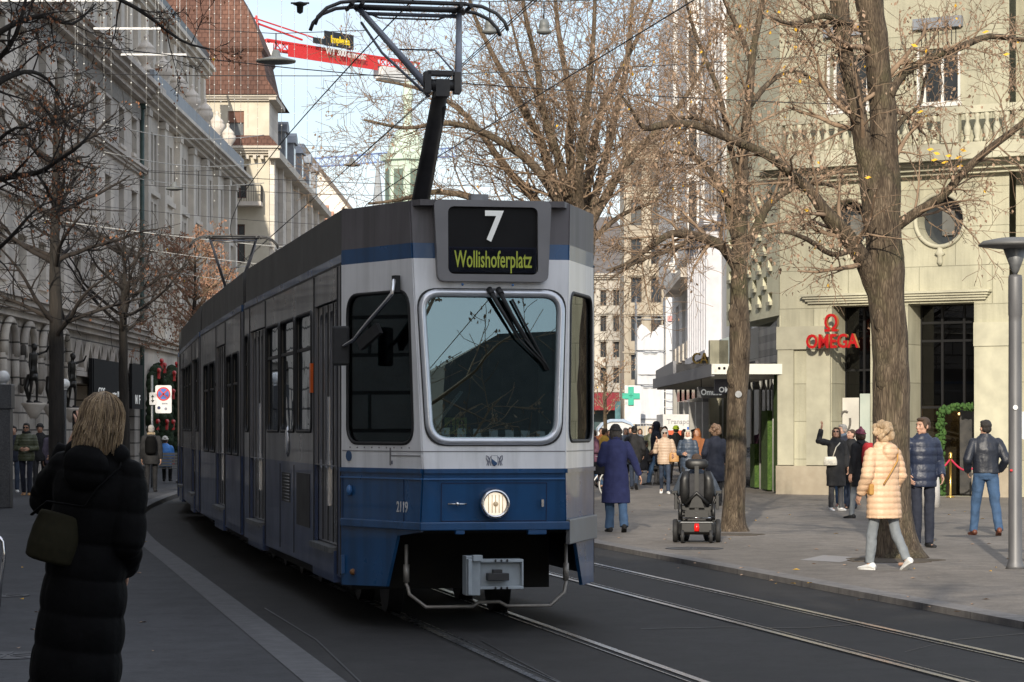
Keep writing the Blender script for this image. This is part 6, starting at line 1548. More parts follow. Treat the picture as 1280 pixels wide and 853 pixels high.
# red letters in front of the left pier
SGN = thing('shop_sign', Vector(RM[BO.name] @ V(1.66, -.42, 3.88)), RZ, 'red lettered OMEGA sign with its symbol above, standing out from the cream pier', 'sign')
sign_red = pm('sign red', (.40, .010, .012), (.34, .008, .010), rough=.35)
gld = pm('letter side', (.62, .30, .12), (.5, .22, .08), rough=.35, metal=.3)
def letters(body, size, sx, M, name, bold):
    m = MB(); m.mesh(text(body, size, .055, sx, bold=bold), M, 0); o_ = m.build(name, [sign_red, gld], SGN)
    for p in o_.data.polygons:
        if abs(p.normal.y) < .7: p.material_index = 1
letters('OMEGA', .48, .84, upright(0, 0, 0), 'sign_letters', .012)
letters('\u03a9', .58, .9, upright(-.02, 0, .44), 'sign_symbol', .008)
m = MB()
for x in (-.5, 0, .5): m.tube([(x, .05, -.12), (x, .42, -.12)], .015, 6)
m.build('sign_bracket', dk, SGN)
# stanchion, rope, granite bollard
def on_front(u, v): return gz(u, v, .06)
p = on_front(1188, 622); st = thing('rope_post', (p.x, p.y, .058), 0, 'gold rope post with red ropes in front of the shop door', 'rope barrier')
m = MB(); m.lathe([(.11, 0), (.11, .02), (.03, .05), (.026, .92), (.045, .93), (.045, 1.0), (.03, 1.01), (.05, 1.05), (.02, 1.10)], (0, 0, 0), 16); m.build('post', gold, st)
for sg, e in ((-1, V(-.62, -.1, .58)), (1, V(.62, .1, .68))):
    m = MB(); m.tube([V(0, 0, .93).lerp(e+V(0, 0, .28), t)-V(0, 0, .30*math.sin(math.pi*min(1, t*.75))) for t in [k/10 for k in range(11)]], .024, 8); m.build('rope', pm('red velvet rope', (.50, .02, .07), (.4, .015, .05), rough=.7), st)
p = on_front(1163, 634); m = MB(); m.lathe([(.21, 0), (.20, .45), (.185, .62), (.13, .73), (.02, .77)], (0, 0, 0), 20)
o = m.build('granite_bollard', pm('white granite', (.55, .53, .50), (.45, .43, .41), scale=40, rough=.7, bump=.003)); o.location = (p.x, p.y, .058); tag(o, 'rounded white granite bollard behind the man in the navy quilted jacket', 'bollard')

# ===== its long side along the street, moss-lined shop front and canopy
BS = thing('side_wing', (6.40, 84.9, 0), R(-88.8), 'cream side wing with rows of pierced openings above a dark glass shop front', 'building')
L_ = 18.75; h = []; LU = 7.4                                       # the upper wing is turned a little more towards the square than the shop front below
MU = RM[BS.name].inverted() @ (Matrix.Translation((6.05, 73.53, 0)) @ Matrix.Rotation(R(-84.3), 4, 'Z'))
for j in range(7):
    for k in range(5):
        x = .35+1.4*k+(.7 if j % 2 else 0)
        if x+.6 < LU-.3: h.append((x, x+.55, 5.0+.44*j, 5.24+.44*j))
m = MB(); wall_holes(m, 0, LU, 4.6, 19, h, 0, .5); m.box(0, LU, .55, 4, 4.6, 19); m.v = [tuple(MU @ Vector(p)) for p in m.v]
m.build('wall', pm('bounce-lit cream limestone', (.62, .60, .44), (.72, .70, .52), scale=1.6, rough=.8, bump=.006, dirt=.25), BS)  # cream limestone whitened in its colour, standing in for bounced light
m = MB()
for (a, b, c, d) in h: m.box(a+.02, b-.02, -.07, .3, c-.10, c-.004)
m.v = [tuple(MU @ Vector(p)) for p in m.v]; pieces(m, 'sill_block', ob2, BS)
m = MB(); m.box(L_-.55, L_, .0, 6, 0, 4.59); m.box(0, .5, 0, 6, 0, 4.59); pieces(m, 'corner_pier', ob, BS)
m = MB(); m.box(.5, L_-.55, .3, .4, .06, 4.6)
m.build('shop_glazing', glass('dark shop front', (.05, .07, .06), .10), BS)
m = MB(); m.box(.5, L_-.55, 1.5, 1.6, .06, 4.6); m.build('shop_back', pm('black interior', (.012, .014, .012), rough=.8), BS)
moss = pm('moss wall', (.035, .085, .012), (.085, .15, .03), scale=9, rough=1, bump=.05, bscale=26)
for (a, b, z0, z1) in ((17.3, 18.15, .1, 3.4), (14.6, 16.0, .1, 2.2), (11.9, 13.0, .1, 1.3)):
    m = MB(); m.box(a, b, .02, .29, z0, z1); m.build('moss_panel', moss, BS)
m = MB()
for x in (17.2, 16.1, 14.5, 13.1, 11.0, 9.0, 6.0, 3.0): m.tube([(x, .16, .06), (x, .16, 3.2)], .03, 6)
pieces(m, 'shop_mullion', white_paint if False else pm('pale mullion', (.35, .35, .33), rough=.5), BS)
m = MB(); m.box(-1, L_+.05, -1.72, .0, 3.12, 3.17, 1); m.box(L_+.05, L_+.12, -1.74, .05, 3.10, 3.36, 0); m.box(-1, L_+.05, -1.74, -1.66, 3.05, 3.36, 2); m.box(-1, L_+.05, -1.66, 0, 3.30, 3.34, 1)
for k in range(16): m.box(-.5+1.2*k, -.38+1.2*k, -1.64, .0, 3.0, 3.115, 0)
m.build('canopy', [pm('canopy white', (.58, .56, .50), (.64, .62, .56), rough=.6), pm('canopy soffit', (.08, .09, .09), rough=.5), pm('canopy grey', (.20, .20, .22), (.25, .25, .27), rough=.5)], BS)
m = MB()
for x in (L_+.13,): 
    for y in (-1.55, -1.42): m.lathe([(.035, 0), (.035, .01)], (x, y, 3.25), 12, 0, Matrix.Rotation(R(90), 4, 'Y'))
pieces(m, 'canopy_fixing', black_gloss, BS)
def hang_sign(name, c, w, hgt, mat, label, txt, tm, size, sx=1.0, dz=0, sym=None):
    o = thing(name, c, 0, label, 'sign'); m = MB(); m.box(-w/2, w/2, -.06, .06, -hgt/2, hgt/2); m.build('sign_panel', mat, o, bevel=.01)
    m = MB(); m.tube([(-w*.35, 0, hgt/2), (-w*.35, 0, hgt/2+.25)], .012, 6); m.tube([(w*.35, 0, hgt/2), (w*.35, 0, hgt/2+.25)], .012, 6); m.build('hanger', dark_metal, o)
    m = MB(); m.mesh(text(txt, size, .006, sx, bold=.006), upright(0, -.065, dz)); m.build('sign_letters', tm, o)
    if sym: m = MB(); m.mesh(text(sym, size*1.05, .006, 1, bold=.004), upright(0, -.065, dz+size*.85)); m.build('sign_symbol', tm, o)
    return o
hang_sign('hanging_sign', (5.66, 67.4, 2.82), .86, .40, pm('navy sign', (.010, .014, .045), rough=.35), 'dark navy hanging sign with white letters, partly behind the slimmer tree trunk', 'OMEGA', led_white, .19, .95, -.10, '\u03a9')
hang_sign('hanging_sign', (5.40, 70.6, 2.70), .78, .30, pm('grey sign', (.19, .19, .20), (.22, .22, .23), rough=.5), 'grey hanging sign with pale rounded script under the canopy', 'Omuilo', led_white, .22, .85, 0)
o = thing('gold_letters', (5.02, 69.5, 3.36), R(-25), 'upright gold letters standing on the edge of the grey canopy', 'sign')
m = MB(); m.mesh(text('CA', .42, .05, .8), upright(0, 0, .22)); m.build('sign_letters', gold, o)

# ===== white building with fins and pilasters farther along
BW = thing('white_building', (8.3, 150, 0), R(-90.9), 'white plastered building with tall fluted pilasters and vertical fins above a dark ground floor', 'building')
wp_ = pm('white plaster', (.76, .75, .73), (.84, .83, .81), scale=2, rough=.8, dirt=.15)
L_ = 65.0; h = []
for k in range(7):
    x = 20+6.4*k; h += [(x, x+2.2, z, z+2.6) for z in (9.6, 13.4, 17.2)]
h += [(x, x+3.0, 4.9, 7.6) for x in (6, 12, 18, 24, 30)]
m = MB(); h = [q for q in h if q[0] > 20.5]; wall_holes(m, 20, L_, 4.0, 21, h, 0, .5); m.box(20, L_, .55, 8, 4, 21); m.box(L_-2.0, L_, .05, 8, 0, 4); m.build('wall', wp_, BW)
for q in h: window(BW, *q, .4, 'cross', frame_white)
m = MB()
for k in range(9): x = 45.5+1.55*k; m.box(x-.16, x+.16, -.55, 0, 4.5, 8.9)
m.box(44.8, 58.6, -.62, 0, 4.25, 4.5); m.box(44.8, 58.6, -.66, 0, 8.9, 9.2)
pieces(m, 'vertical_fin', pm('fin plaster', (.52, .52, .56), (.6, .6, .64), rough=.7), BW)
m = MB()
for x in (55.5, 57.4, 59.6, 61.4):
    for q in (-.34, 0, .34): m.tube([(x+q, -.10, 9.25), (x+q, -.10, 20.6)], .16, 8)
    m.box(x-.6, x+.6, -.4, 0, 20.6, 21)
m.build('fluted_pilasters', wp_, BW)
m = MB(); m.box(20, L_-2, .8, 1.0, 0, 4); m.build('shop_glazing', pane_dark, BW)
m = MB()
for k in range(4, 12): m.box(5.1*k, 5.1*k+.8, .0, .7, 0, 4)
pieces(m, 'ground_column', pm('grey column', (.30, .29, .27), (.36, .35, .33), rough=.7), BW)
m = MB(); m.box(50, 64.5, -1.9, 0, 3.55, 3.85, 0); m.box(50, 64.5, -2.0, -1.9, 3.45, 3.95, 1)
for k in range(4): m.box(50.5+3.5*k, 52.4+3.5*k, -1.2, -.01, 2.75, 3.4, 2)
m.build('canopy', [pm('soffit dark', (.04, .04, .045)), pm('canopy grey', (.2, .2, .22)), black_gloss], BW)
m = MB(); m.box(36, 44, -.5, -.01, 9.0, 21, 0); m.box(35.8, 44.2, -.6, -.01, 8.7, 9.0, 0)
m.build('oriel', wp_, BW)
m = MB()
for z in (9.6, 12.6, 15.8): m.box(44.0, 44.03, -.42, -.1, z, z+2.2)
pieces(m, 'oriel_window', pane_dark, BW)
m = MB(); m.box(28, 44, -.75, -.01, 7.9, 8.3); m.box(30, 44, -.35, -.01, 4.1, 4.6)
for k in range(4): m.box(31.5+3.4*k, 33.7+3.4*k, -.5, -.01, 4.6, 5.3)
m.build('ledge', stone_grey, BW)
# front-facing block of the same row, closing the view above the far canopy
BF = thing('white_gable_block', (7.2, 116, 0), 0, 'white sunlit end wall with one column of windows, projecting above the far canopy', 'building')
h = [(.95, 1.5, z, z+2.4) for z in (9.4, 13.2, 17)]
m = MB(); wall_holes(m, 0, 2.0, 8.6, 21, h, 0, .4); m.box(0, 2.0, .45, 12, 8.6, 21); m.build('wall', wp_, BF)
for q in h: window(BF, *q, .3, 'transom', frame_white)
m = MB(); cornice(m, 0, 2.0, 9.1, .45, .35); cornice(m, 0, 2.0, 12.6, .2, .2); m.prism([(0, 8.2), (1.9, 8.2), (1.9, 9.1-.5), (0, 8.6)], -8, -.1, 0, UPR); m.build('cornice', wp_, BF)
# ===== wrapped scaffold, site fence, cabin, banner, pharmacy cross
SC = thing('scaffold', (7.2, 152, 0), 0, 'scaffold tower wrapped in pale grey netting down the street', 'scaffold')
net = pm('scaffold net', (.52, .53, .56), (.62, .63, .66), scale=1.2, rough=.8, bump=.03, bscale=2.5, stretch=(3, 3, .4))
m = MB(); n = 12
def sheet(x0, x1, y, z0, z1, wob):
    vs = []; fs = []
    for j in range(n+1):
        for i in range(7):
            x = x0+(x1-x0)*i/6; z = z0+(z1-z0)*j/n; vs.append((x, y+.06*math.sin(3*i+j*1.7)+wob*math.sin(math.pi*i/6), z+(.25*math.sin(i*1.4) if j == n else 0)))
    for j in range(n):
        for i in range(6): fs.append((j*7+i, j*7+i+1, (j+1)*7+i+1, (j+1)*7+i))
    m.add(vs, fs, 0, True)
sheet(.1, 1.65, -.05, 1.9, 7.6, .1); sheet(1.75, 3.2, -.3, 1.2, 9.2, .08); m.build('netting', net, SC)
m = MB()
for x in (.05, 1.7, 3.2):
    for y in (0, 1.2): m.tube([(x, y-.12, 0), (x, y-.12, 9.4)], .04, 6)
for k in range(5): m.tube([(0, -.15, 2*k+.3), (3.3, -.35, 2*k+.3)], .03, 6); m.box(0, 3.3, 0, 1.2, 2*k+.1, 2*k+.16)
m.build('scaffold_pole', grey_metal, SC)
m = MB(); m.box(.15, 1.6, -.13, -.10, 4.9, 5.15, 0); m.box(.15, 1.6, -.13, -.10, 2.0, 2.25, 0); m.box(1.85, 3.1, -.36, -.33, 8.0, 8.3, 1); m.box(1.85, 3.1, -.36, -.33, 4.9, 5.2, 1); m.box(1.85, 3.1, -.36, -.33, 2.3, 2.55, 1)
pieces(m, 'net_band', [white_paint, pm('pale red band', (.62, .32, .30), rough=.8)], SC)
m = MB(); m.bar((-1.9, -.2, .9), (.0, -.2, 2.9), .10, .14); m.bar((-1.9, .8, .9), (.0, .8, 2.9), .10, .14); m.bar((-1.7, .3, .95), (.2, .3, 2.7), 1.2, .05); m.bar((-1.9, .3, .6), (.3, .3, .6), 1.1, .08); m.tube([(-1.85, -.2, 0), (-1.85, -.2, .9)], .05, 6)
m.build('access_stair', grey_metal, SC)
m = MB()
for k in range(9): m.tube([(1.6, -.6, .3+.45*k), (2.5, -.6, .3+.45*k)], .025, 5)
m.tube([(1.6, -.6, 0), (1.6, -.6, 4.2)], .03, 5); m.tube([(2.5, -.6, 0), (2.5, -.6, 4.2)], .03, 5); m.build('ladder', white_paint, SC)
PC = thing('pharmacy_sign', (6.75, 148, 0), 0, 'green pharmacy cross on a white upright panel beside the netted scaffold', 'sign')
m = MB(); m.box(-.35, .55, -.05, .05, 2.0, 4.2); m.box(-.9, -.6, -.1, .1, 0, 3.3, 1); m.build('sign_panel', [white_paint, pm('teal column', (.05, .16, .18), rough=.5)], PC)
m = MB(); gcr = pm('green cross', (.02, .40, .27), (.015, .34, .23), rough=.4)
m.box(-.16, .16, -.16, -.06, 3.08, 4.12, 0); m.box(-.50, .50, -.157, -.063, 3.44, 3.76, 0); m.build('cross', gcr, PC)
m = MB(); m.mesh(text('+', .5, .01, 1.0), upright(0, -.17, 3.6)); m.build('sign_symbol', pm('dark green', (.01, .25, .16)), PC)
CA = thing('portable_cabin', (5.55, 138, .06), 0, 'white site cabin with a rounded roof behind the royal blue coat', 'cabin')
m = MB(); m.prism([(-1.0, 0), (1.0, 0), (1.0, 1.7), (.75, 2.0), (.35, 2.15), (-.35, 2.15), (-.75, 2.0), (-1.0, 1.7)], -3, 0, 0, UPR); m.build('shell', white_paint, CA)
m = MB(); m.box(-.8, .8, -.03, -.005, .15, 1.6); m.build('door', pm('cabin door', (.6, .62, .64), rough=.5), CA)
m = MB(); m.prism([(-1.03, 1.65), (-.75, 2.03), (-.35, 2.19), (.35, 2.19), (.75, 2.03), (1.03, 1.65), (1.0, 1.55), (.72, 1.9), (.3, 2.05), (-.3, 2.05), (-.72, 1.9), (-1.0, 1.55)], -.1, .12, 0, UPR); m.build('rim', pm('pale blue trim', (.35, .45, .6), rough=.5), CA)
VN = thing('delivery_truck', (7.55, 114, .06), 0, 'white and orange red delivery truck with a blue square sign, beyond the beige jacket', 'truck')
m = MB(); m.box(-.95, .95, 0, 5, .7, 2.3, 0); m.box(-.96, .96, -.02, 0, 1.0, 1.6, 1); m.build('body', [white_paint, pm('truck orange red', (.65, .10, .03), rough=.4)], VN)
m = MB(); m.box(.1, 1.0, -.05, -.022, 1.1, 1.75); pn = m.build('sign_panel', pm('sign blue', (.03, .12, .45), rough=.4), VN)
m = MB(); m.sph((.5, -.06, 1.38), (.26, .01, .09), 12); m.sph((.6, -.06, 1.46), (.16, .01, .10), 12); m.build('sign_symbol', white_paint, pn)
m = MB(); m.mesh(text('Transporte', .30, .01, 1.0), upright(-.1, -.03, 1.98)); m.build('truck_letters', pm('letter grey', (.35, .35, .37)), VN)
for x in (-.75, .75):
    m = MB(); m.lathe([(.3, -.12), (.42, -.1), (.42, .1), (.3, .12)], (x, .5, .42), 16, 0, Matrix.Rotation(R(90), 4, 'Y')); m.build('wheel', black_rubber, VN)
    m = MB(); m.box(x-.14, x+.14, -.04, -.005, .75, .88); m.build('tail_lamp', red_paint, VN)
FN = thing('site_fence', (7.1, 140, .06), 0, 'light metal site fence panels in front of the scaffold', 'fence')
m = MB()
for k in range(3):
    x = -.2+1.35*k
    for z in (.1, 1.0, 1.95): m.tube([(x, -k*.6, z), (x+1.3, -k*.6, z)], .022, 6)
    for j in range(9): m.tube([(x+.1625*j, -k*.6, .1), (x+.1625*j, -k*.6, 1.95)], .014, 5)
m.build('fence_panel', pm('zinc', (.5, .5, .5), (.6, .6, .6), rough=.5, metal=.4), FN)
AW = thing('shop_awning', (2.2, 205, 0), 0, 'dark red shop awning at the foot of the far ornate facade beside the tram', 'awning')
m = MB(); m.add([(-.5, 0, 4.6), (6.2, 0, 4.6), (6.2, -2.2, 3.6), (-.5, -2.2, 3.6), (-.5, -2.2, 3.2), (6.2, -2.2, 3.2)], [(0, 1, 2, 3), (3, 2, 5, 4)]); m.build('awning_cloth', pm('awning red', (.25, .02, .03), (.2, .018, .025), rough=.8), AW)
m = MB(); m.box(-.5, 6.2, .05, .3, 0, 3.6, 0); m.box(-.5, -.3, -2.2, -2.1, 0, 3.6, 1); m.box(6.0, 6.2, -2.2, -2.1, 0, 3.6, 1); m.build('kiosk_front', [pm('dark teal front', (.03, .07, .08), rough=.3), dark_metal], AW)

# ===== behind camera: stepped blocks added for shade, then the row mirrored in the windscreen
def shade_block(x0, x1, y, h_, d, mat, label):
    o = thing('street_building', (x0, y, 0), 0, label, 'building'); m = MB(); m.box(0, x1-x0, -d, 0, 0, h_)
    m.build('wall', mat, o)
    n = int((x1-x0)/3); m = MB()
    for i in range(n):
        for j in range(int(h_/4)):
            x = (i+.5)*(x1-x0)/n; m.box(x-.7, x+.7, .005, .03, 4*j+1.2, 4*j+3.1)
    pieces(m, 'window', pane_dark, o); return o
shade_block(-36, -8.55, -30, 37.1, 14, stone_grey, 'tall grey block added behind the camera, out of view, to shade the tram')
shade_block(-8.5, -5.2, -30, 26, 14, stone_grey, 'middle step of the grey blocks added behind the camera for shade')
shade_block(-5.15, -1.7, -30, 21.7, 14, stone_grey, 'lowest step of the grey blocks added behind the camera for shade')
dk_ = pm('dark town house', (.06, .06, .062), (.09, .088, .085), scale=2, rough=.85)
o = thing('street_building', (0, -62, 0), 0, 'dark town house row behind the camera, its stepped roofline mirrored in the tram windscreen', 'building')
m = MB(); m.prism([(16, 0), (75, 0), (75, 23), (48, 23), (38, 21.4), (34.6, 21.1), (32.0, 19.6), (31.7, 16.4), (31.0, 15.2), (26, 14), (16, 9.5)], 0, 12, 0, Matrix(((1, 0, 0, 0), (0, 0, -1, 0), (0, 1, 0, 0), (0, 0, 0, 1)))); m.build('wall', dk_, o)
for k in range(24):
    m = MB(); x = 18+2.3*(k % 12); z = 2+5*(k//12); m.box(x-.6, x+.6, .01, .04, z, z+2.2); m.build('window', pane_dark, o)
for k in range(8):
    m = MB(); x = 31.9+.75*k; z = 12+.0*k; m.box(x-.2, x+.2, .01, .05, z, z+1.6); m.box(x-.2, x+.2, .01, .05, z+3.2, z+4.8); pieces(m, 'window', pm('lit pane', (.35, .36, .36), rough=.3), o)
# ------------------------------------------------------------------ bare trees
class Tree:
    def __init__(s, seed): s.rng = random.Random(seed); s.T = MB(); s.B = MB(); s.tips = []
    def limb(s, pts, rs, n=9, rough_=.05, trunk=True):
        """guided limb through world points with radii; returns fine samples (p, dir, r)"""
        P = [Vector(p) for p in pts]; out = []
        Q = [P[0]*2-P[1]]+P+[P[-1]*2-P[-2]]
        for i in range(1, len(Q)-2):
            k = max(3, int((Q[i+1]-Q[i]).length/.22))
            for j in range(k):
                t = j/k; p0, p1, p2, p3 = Q[i-1:i+3]
                p = .5*((2*p1)+(p2-p0)*t+(2*p0-5*p1+4*p2-p3)*t*t+(3*p1-p0-3*p2+p3)*t**3)
                r = rs[i-1]+(rs[i]-rs[i-1])*t
                q = V(mnoise.noise(p*1.7), mnoise.noise(p*1.7+V(9, 0, 0)), mnoise.noise(p*1.7+V(0, 9, 0)))*rough_*(r*4 if r < .12 else .5)
                out.append((p+q, r*(1+.10*mnoise.noise(p*2.3))))
        out.append((P[-1], rs[-1]))
        (s.T if trunk else s.B).tube([a for a, b in out], [b for a, b in out], n, 0)
        return out
    def grow(s, p, d, L, r, lvl, maxl, up=.10, kids=(7, 6, 5, 4), wig=.16, rmin=.0045):
        rng = s.rng; n = max(3, min(9, int(L/.22))); pts = [Vector(p)]; d = Vector(d).normalized(); st = L/n; rs = [r]
        for i in range(n):
            d = (d+V(rng.gauss(0, wig), rng.gauss(0, wig), rng.gauss(0, wig)+up)).normalized()
            pts.append(pts[-1]+d*st); rs.append(max(rmin, r*(1-.72*(i+1)/n)))
        sides = 7 if r > .05 else 5 if r > .02 else 3
        (s.T if r > .06 else s.B).tube(pts, rs, sides, 0, caps=False)
        if lvl >= maxl:
            s.tips += pts[1:]; return
        k = kids[min(lvl, len(kids)-1)]; k = max(2, int(round(k*rng.uniform(.75, 1.25)))); a0 = rng.uniform(0, 6.28)
        for j in range(k):
            t = .22+.78*(j+rng.random())/k; i = min(n-1, int(t*n)); q = pts[i].lerp(pts[i+1], t*n-i); dd = (pts[i+1]-pts[i]).normalized()
            s.side(q, dd, L*rng.uniform(.38, .66)*(1.15-.5*t), max(rmin, rs[i]*rng.uniform(.42, .62)), lvl+1, maxl, a0+2.4*j, up, kids, wig, rmin)
    def side(s, q, dd, L, r, lvl, maxl, az, up, kids, wig, rmin, ang=None):
        x = dd.cross(V(0, 0, 1)); x = x.normalized() if x.length > .05 else V(1, 0, 0); y = x.cross(dd)
        a = ang or R(s.rng.uniform(32, 62)); nd = dd*math.cos(a)+(x*math.cos(az)+y*math.sin(az))*math.sin(a)
        s.grow(q, nd, L, r, lvl, maxl, up, kids, wig, rmin)
    def fringe(s, samples, k, L, lvl, maxl, up=.08, kids=(5, 5, 4), t0=.1, rr=.4, wig=.16, rmin=.0045):
        """side branches along a guided limb"""
        m_ = len(samples); a0 = s.rng.uniform(0, 6)
        for j in range(k):
            i = min(m_-2, int((t0+(1-t0)*(j+s.rng.random())/k)*(m_-1))); p, r = samples[i]; dd = (samples[i+1][0]-p).normalized()
            s.side(p, dd, L*s.rng.uniform(.6, 1.2), max(rmin, min(r*rr, .05)), lvl, maxl, a0+2.4*j, up, kids, wig, rmin)
    def finish(s, base, label, mats, leaves=0, lsize=.06, lm=None, yellow=.0, root='tree', clump=None, group=None):
        o = thing(root, base, 0, label, 'tree', group)
        s.T.build('trunk', mats[0], o, w=True)
        if s.B.v: s.B.build('branches', mats[1], o, w=True)
        if leaves:
            m = MB(); rng = s.rng
            for _ in range(leaves):
                p = rng.choice(s.tips)
                if clump and not clump(p) and rng.random() < .8: continue
                for q in range(rng.choice((1, 1, 2, 3))):
                    c = p+V(rng.gauss(0, .05), rng.gauss(0, .05), rng.gauss(-.03, .04)); l_ = lsize*rng.uniform(.6, 1.3)
                    dn = V(rng.gauss(0, .5), rng.gauss(0, .5), -1).normalized(); sd = dn.cross(V(rng.gauss(0, 1), rng.gauss(0, 1), .1)).normalized(); nn = dn.cross(sd)
                    m.add([c, c+dn*l_*.5+sd*l_*.34+nn*l_*.1, c+dn*l_, c+dn*l_*.5-sd*l_*.34+nn*l_*.1], [(0, 1, 2, 3)], 1 if rng.random() < yellow else 0)
            m.build('leaves', [lm or leaf_brown, leaf_yellow], o, w=True)
        return o
def px(Y, *uv, dy=0):
    """points of a limb at distance Y (one more value per point shifts it in depth)"""
    return [at(q[0], q[1], Y+(q[2] if len(q) > 2 else 0)) for q in uv]

# thick tree on the sunlit pavement
Y = 33.4; t = Tree(21); k_ = Y/F
W_px = lambda *w: [x*k_/2 for x in w]
tr = t.limb(px(Y, (1119, 703), (1118, 690), (1116, 665), (1114, 630), (1114, 560), (1114, 500), (1113, 450), (1110, 400), (1106, 340), (1103, 280), (1098, 225), (1097, 190)), W_px(84, 66, 56, 50, 48, 48, 46, 46, 47, 47, 48, 34), 18, .05)
for a in range(7):                                                   # root flare
    th = a*.9+.3; b = at(1116, 692, Y); t.T.tube([b+V(.14*math.cos(th), .14*math.sin(th), .26), b+V(.26*math.cos(th), .26*math.sin(th), .03), b+V(.34*math.cos(th), .34*math.sin(th), -.12)], [.12, .075, .02], 8)
for (u, v, w) in ((1108, 470, 13), (1118, 560, 11), (1103, 400, 10)): t.T.sph(at(u, v, Y-.16), (w*k_*1.1, w*k_*.7, w*k_*1.8), 12)
tl = t.limb(px(Y, (1094, 270), (1086, 215), (1076, 165, -.05), (1067, 115, -.1), (1056, 66, -.12), (1050, 0, -.15), (1042, -70, -.2), (1020, -170, -.3)), W_px(30, 27, 22, 21, 21, 24, 20, 12), 12)
tm_ = t.limb(px(Y, (1106, 275), (1106, 220), (1104, 165, .05), (1103, 125, .1), (1096, 66, .1), (1087, 0, .1), (1086, -70, .2), (1100, -180, .3)), W_px(38, 38, 35, 33, 31, 36, 30, 16), 12)
l1 = t.limb(px(Y, (1104, 372), (1084, 345, -.1), (1066, 312, -.2), (1050, 288, -.3), (1030, 262, -.4), (1000, 226, -.5), (960, 198, -.7), (915, 176, -.9), (868, 157, -1.1), (830, 154, -1.2), (806, 160, -1.3), (792, 142, -1.4), (776, 118, -1.5)), W_px(27, 24, 22, 21, 16, 13, 11, 10, 9.5, 9, 7, 5, 2.5), 9, .22)
l2 = t.limb(px(Y, (1112, 285), (1140, 268, -.1), (1175, 247, -.2), (1205, 214, -.3), (1245, 180, -.4), (1290, 142, -.5), (1340, 90, -.6)), W_px(16, 13, 11, 10, 9, 7, 4), 8, .14)
l3 = t.limb(px(Y, (1112, 120), (1130, 92, .2), (1165, 72, .4), (1201, 59, .6), (1237, 46, .8), (1285, 50, 1.0), (1340, 40, 1.2)), W_px(12, 11, 10, 10, 8, 6, 3), 8)
l4 = t.limb(px(Y, (1112, 170), (1128, 150, .2), (1150, 130, .4), (1156, 100, .6), (1175, 60, .7)), W_px(10, 7, 5, 4, 2), 6)
l5 = t.limb(px(Y, (1066, 312, -.2), (1040, 318, -.5), (1010, 300, -.8), (980, 290, -1.1), (955, 296, -1.3)), W_px(9, 7, 6, 4, 2), 6)
l6 = t.limb(px(Y, (1064, 30, -.15), (1030, 20, -.5), (990, 30, -.8), (960, 20, -1)), W_px(10, 8, 5, 2), 6)
for L_, n_, ln in ((tl, 10, 1.3), (tm_, 10, 1.4), (l1, 26, 1.1), (l2, 18, 1.0), (l3, 16, .9), (l4, 8, .6), (l5, 10, .8), (l6, 9, .8)):
    t.fringe(L_, n_, ln, 1, 3, .0, (5, 6, 5), .12, .32, .17, .0036)
YL = MB()
for (u, v) in ((1163, 187), (1171, 192), (1186, 195), (1181, 203), (1198, 197), (1200, 208), (1168, 200), (1085, 222), (1007, 236), (1009, 263), (1143, 57), (1232, 40), (1258, 68), (1150, 140), (1204, 188)):
    c = at(u, v, Y-.5); d = V(.046, .01, .014*random.uniform(-1, 1)); e = V(.012, .02, .022)
    YL.add([c-d, c-e, c+d, c+e], [(0, 1, 2, 3)])
t1 = t.finish(tuple(gz(1115, 698, .06)), 'thick bare tree with mossy forked trunk and low limbs, standing behind the peach coat', (bark, twig), 1500, .055, leaf_brown, .03, clump=lambda p: p.x < 4.6 or p.z > 4.2)
YL.build('yellow_leaves', leaf_yellow, t1, w=True)
# slimmer tree by the wheelchair
Y = 42.0; k_ = Y/F; t = Tree(5)
tr = t.limb(px(Y, (917, 668), (917, 655), (918, 620), (920, 560), (922, 500), (925, 420), (924, 345), (926, 265), (929, 195), (936, 125), (942, 60), (955, -10), (960, -120)), W_px(42, 33, 28, 26, 25, 26, 22, 17, 13, 11, 9, 8, 3), 14, .03)
for (u, v, w) in ((917, 470, 9), (928, 440, 8), (918, 395, 8), (925, 530, 7)): t.T.sph(at(u, v, Y-.10), (w*k_, w*k_*.7, w*k_*2.0), 10)
LL = [t.limb(px(Y, (923, 340), (908, 314, -.1), (897, 304, -.2), (869, 295, -.4), (840, 292, -.6), (815, 307, -.8), (783, 330, -1), (758, 338, -1.1)), W_px(15, 14, 13, 12, 10, 8, 5, 2), 8),
      t.limb(px(Y, (869, 297, -.4), (840, 312, -.7), (799, 326, -.9), (761, 350, -1.1)), W_px(8, 6, 4, 2), 6),
      t.limb(px(Y, (925, 310), (915, 278, .2), (905, 240, .3), (880, 205, .5), (850, 190, .7), (820, 196, .9)), W_px(14, 12, 10, 8, 5, 2), 8),
      t.limb(px(Y, (926, 325), (945, 285, .1), (962, 255, .2), (990, 235, .3), (1020, 228, .4), (1050, 236, .5)), W_px(14, 13, 11, 9, 6, 3), 8),
      t.limb(px(Y, (927, 240), (912, 180, .2), (900, 120, .3), (880, 70, .5), (862, 20, .6), (850, -40, .7)), W_px(9, 8, 7, 6, 4, 2), 7),
      t.limb(px(Y, (930, 185), (905, 168, -.3), (880, 150, -.5), (845, 148, -.7), (800, 165, -.9)), W_px(8, 7, 6, 4, 2), 6),
      t.limb(px(Y, (935, 135), (960, 105, .3), (985, 90, .5), (1010, 95, .7), (1035, 110, .8)), W_px(8, 7, 5, 4, 2), 6),
      t.limb(px(Y, (940, 80), (925, 40, .2), (905, 0, .3), (890, -60, .3)), W_px(7, 6, 5, 3), 6)]
for L_ in LL: t.fringe(L_, 16, 1.2, 1, 3, .02, (5, 6, 5), .15, .38, .17, .004)
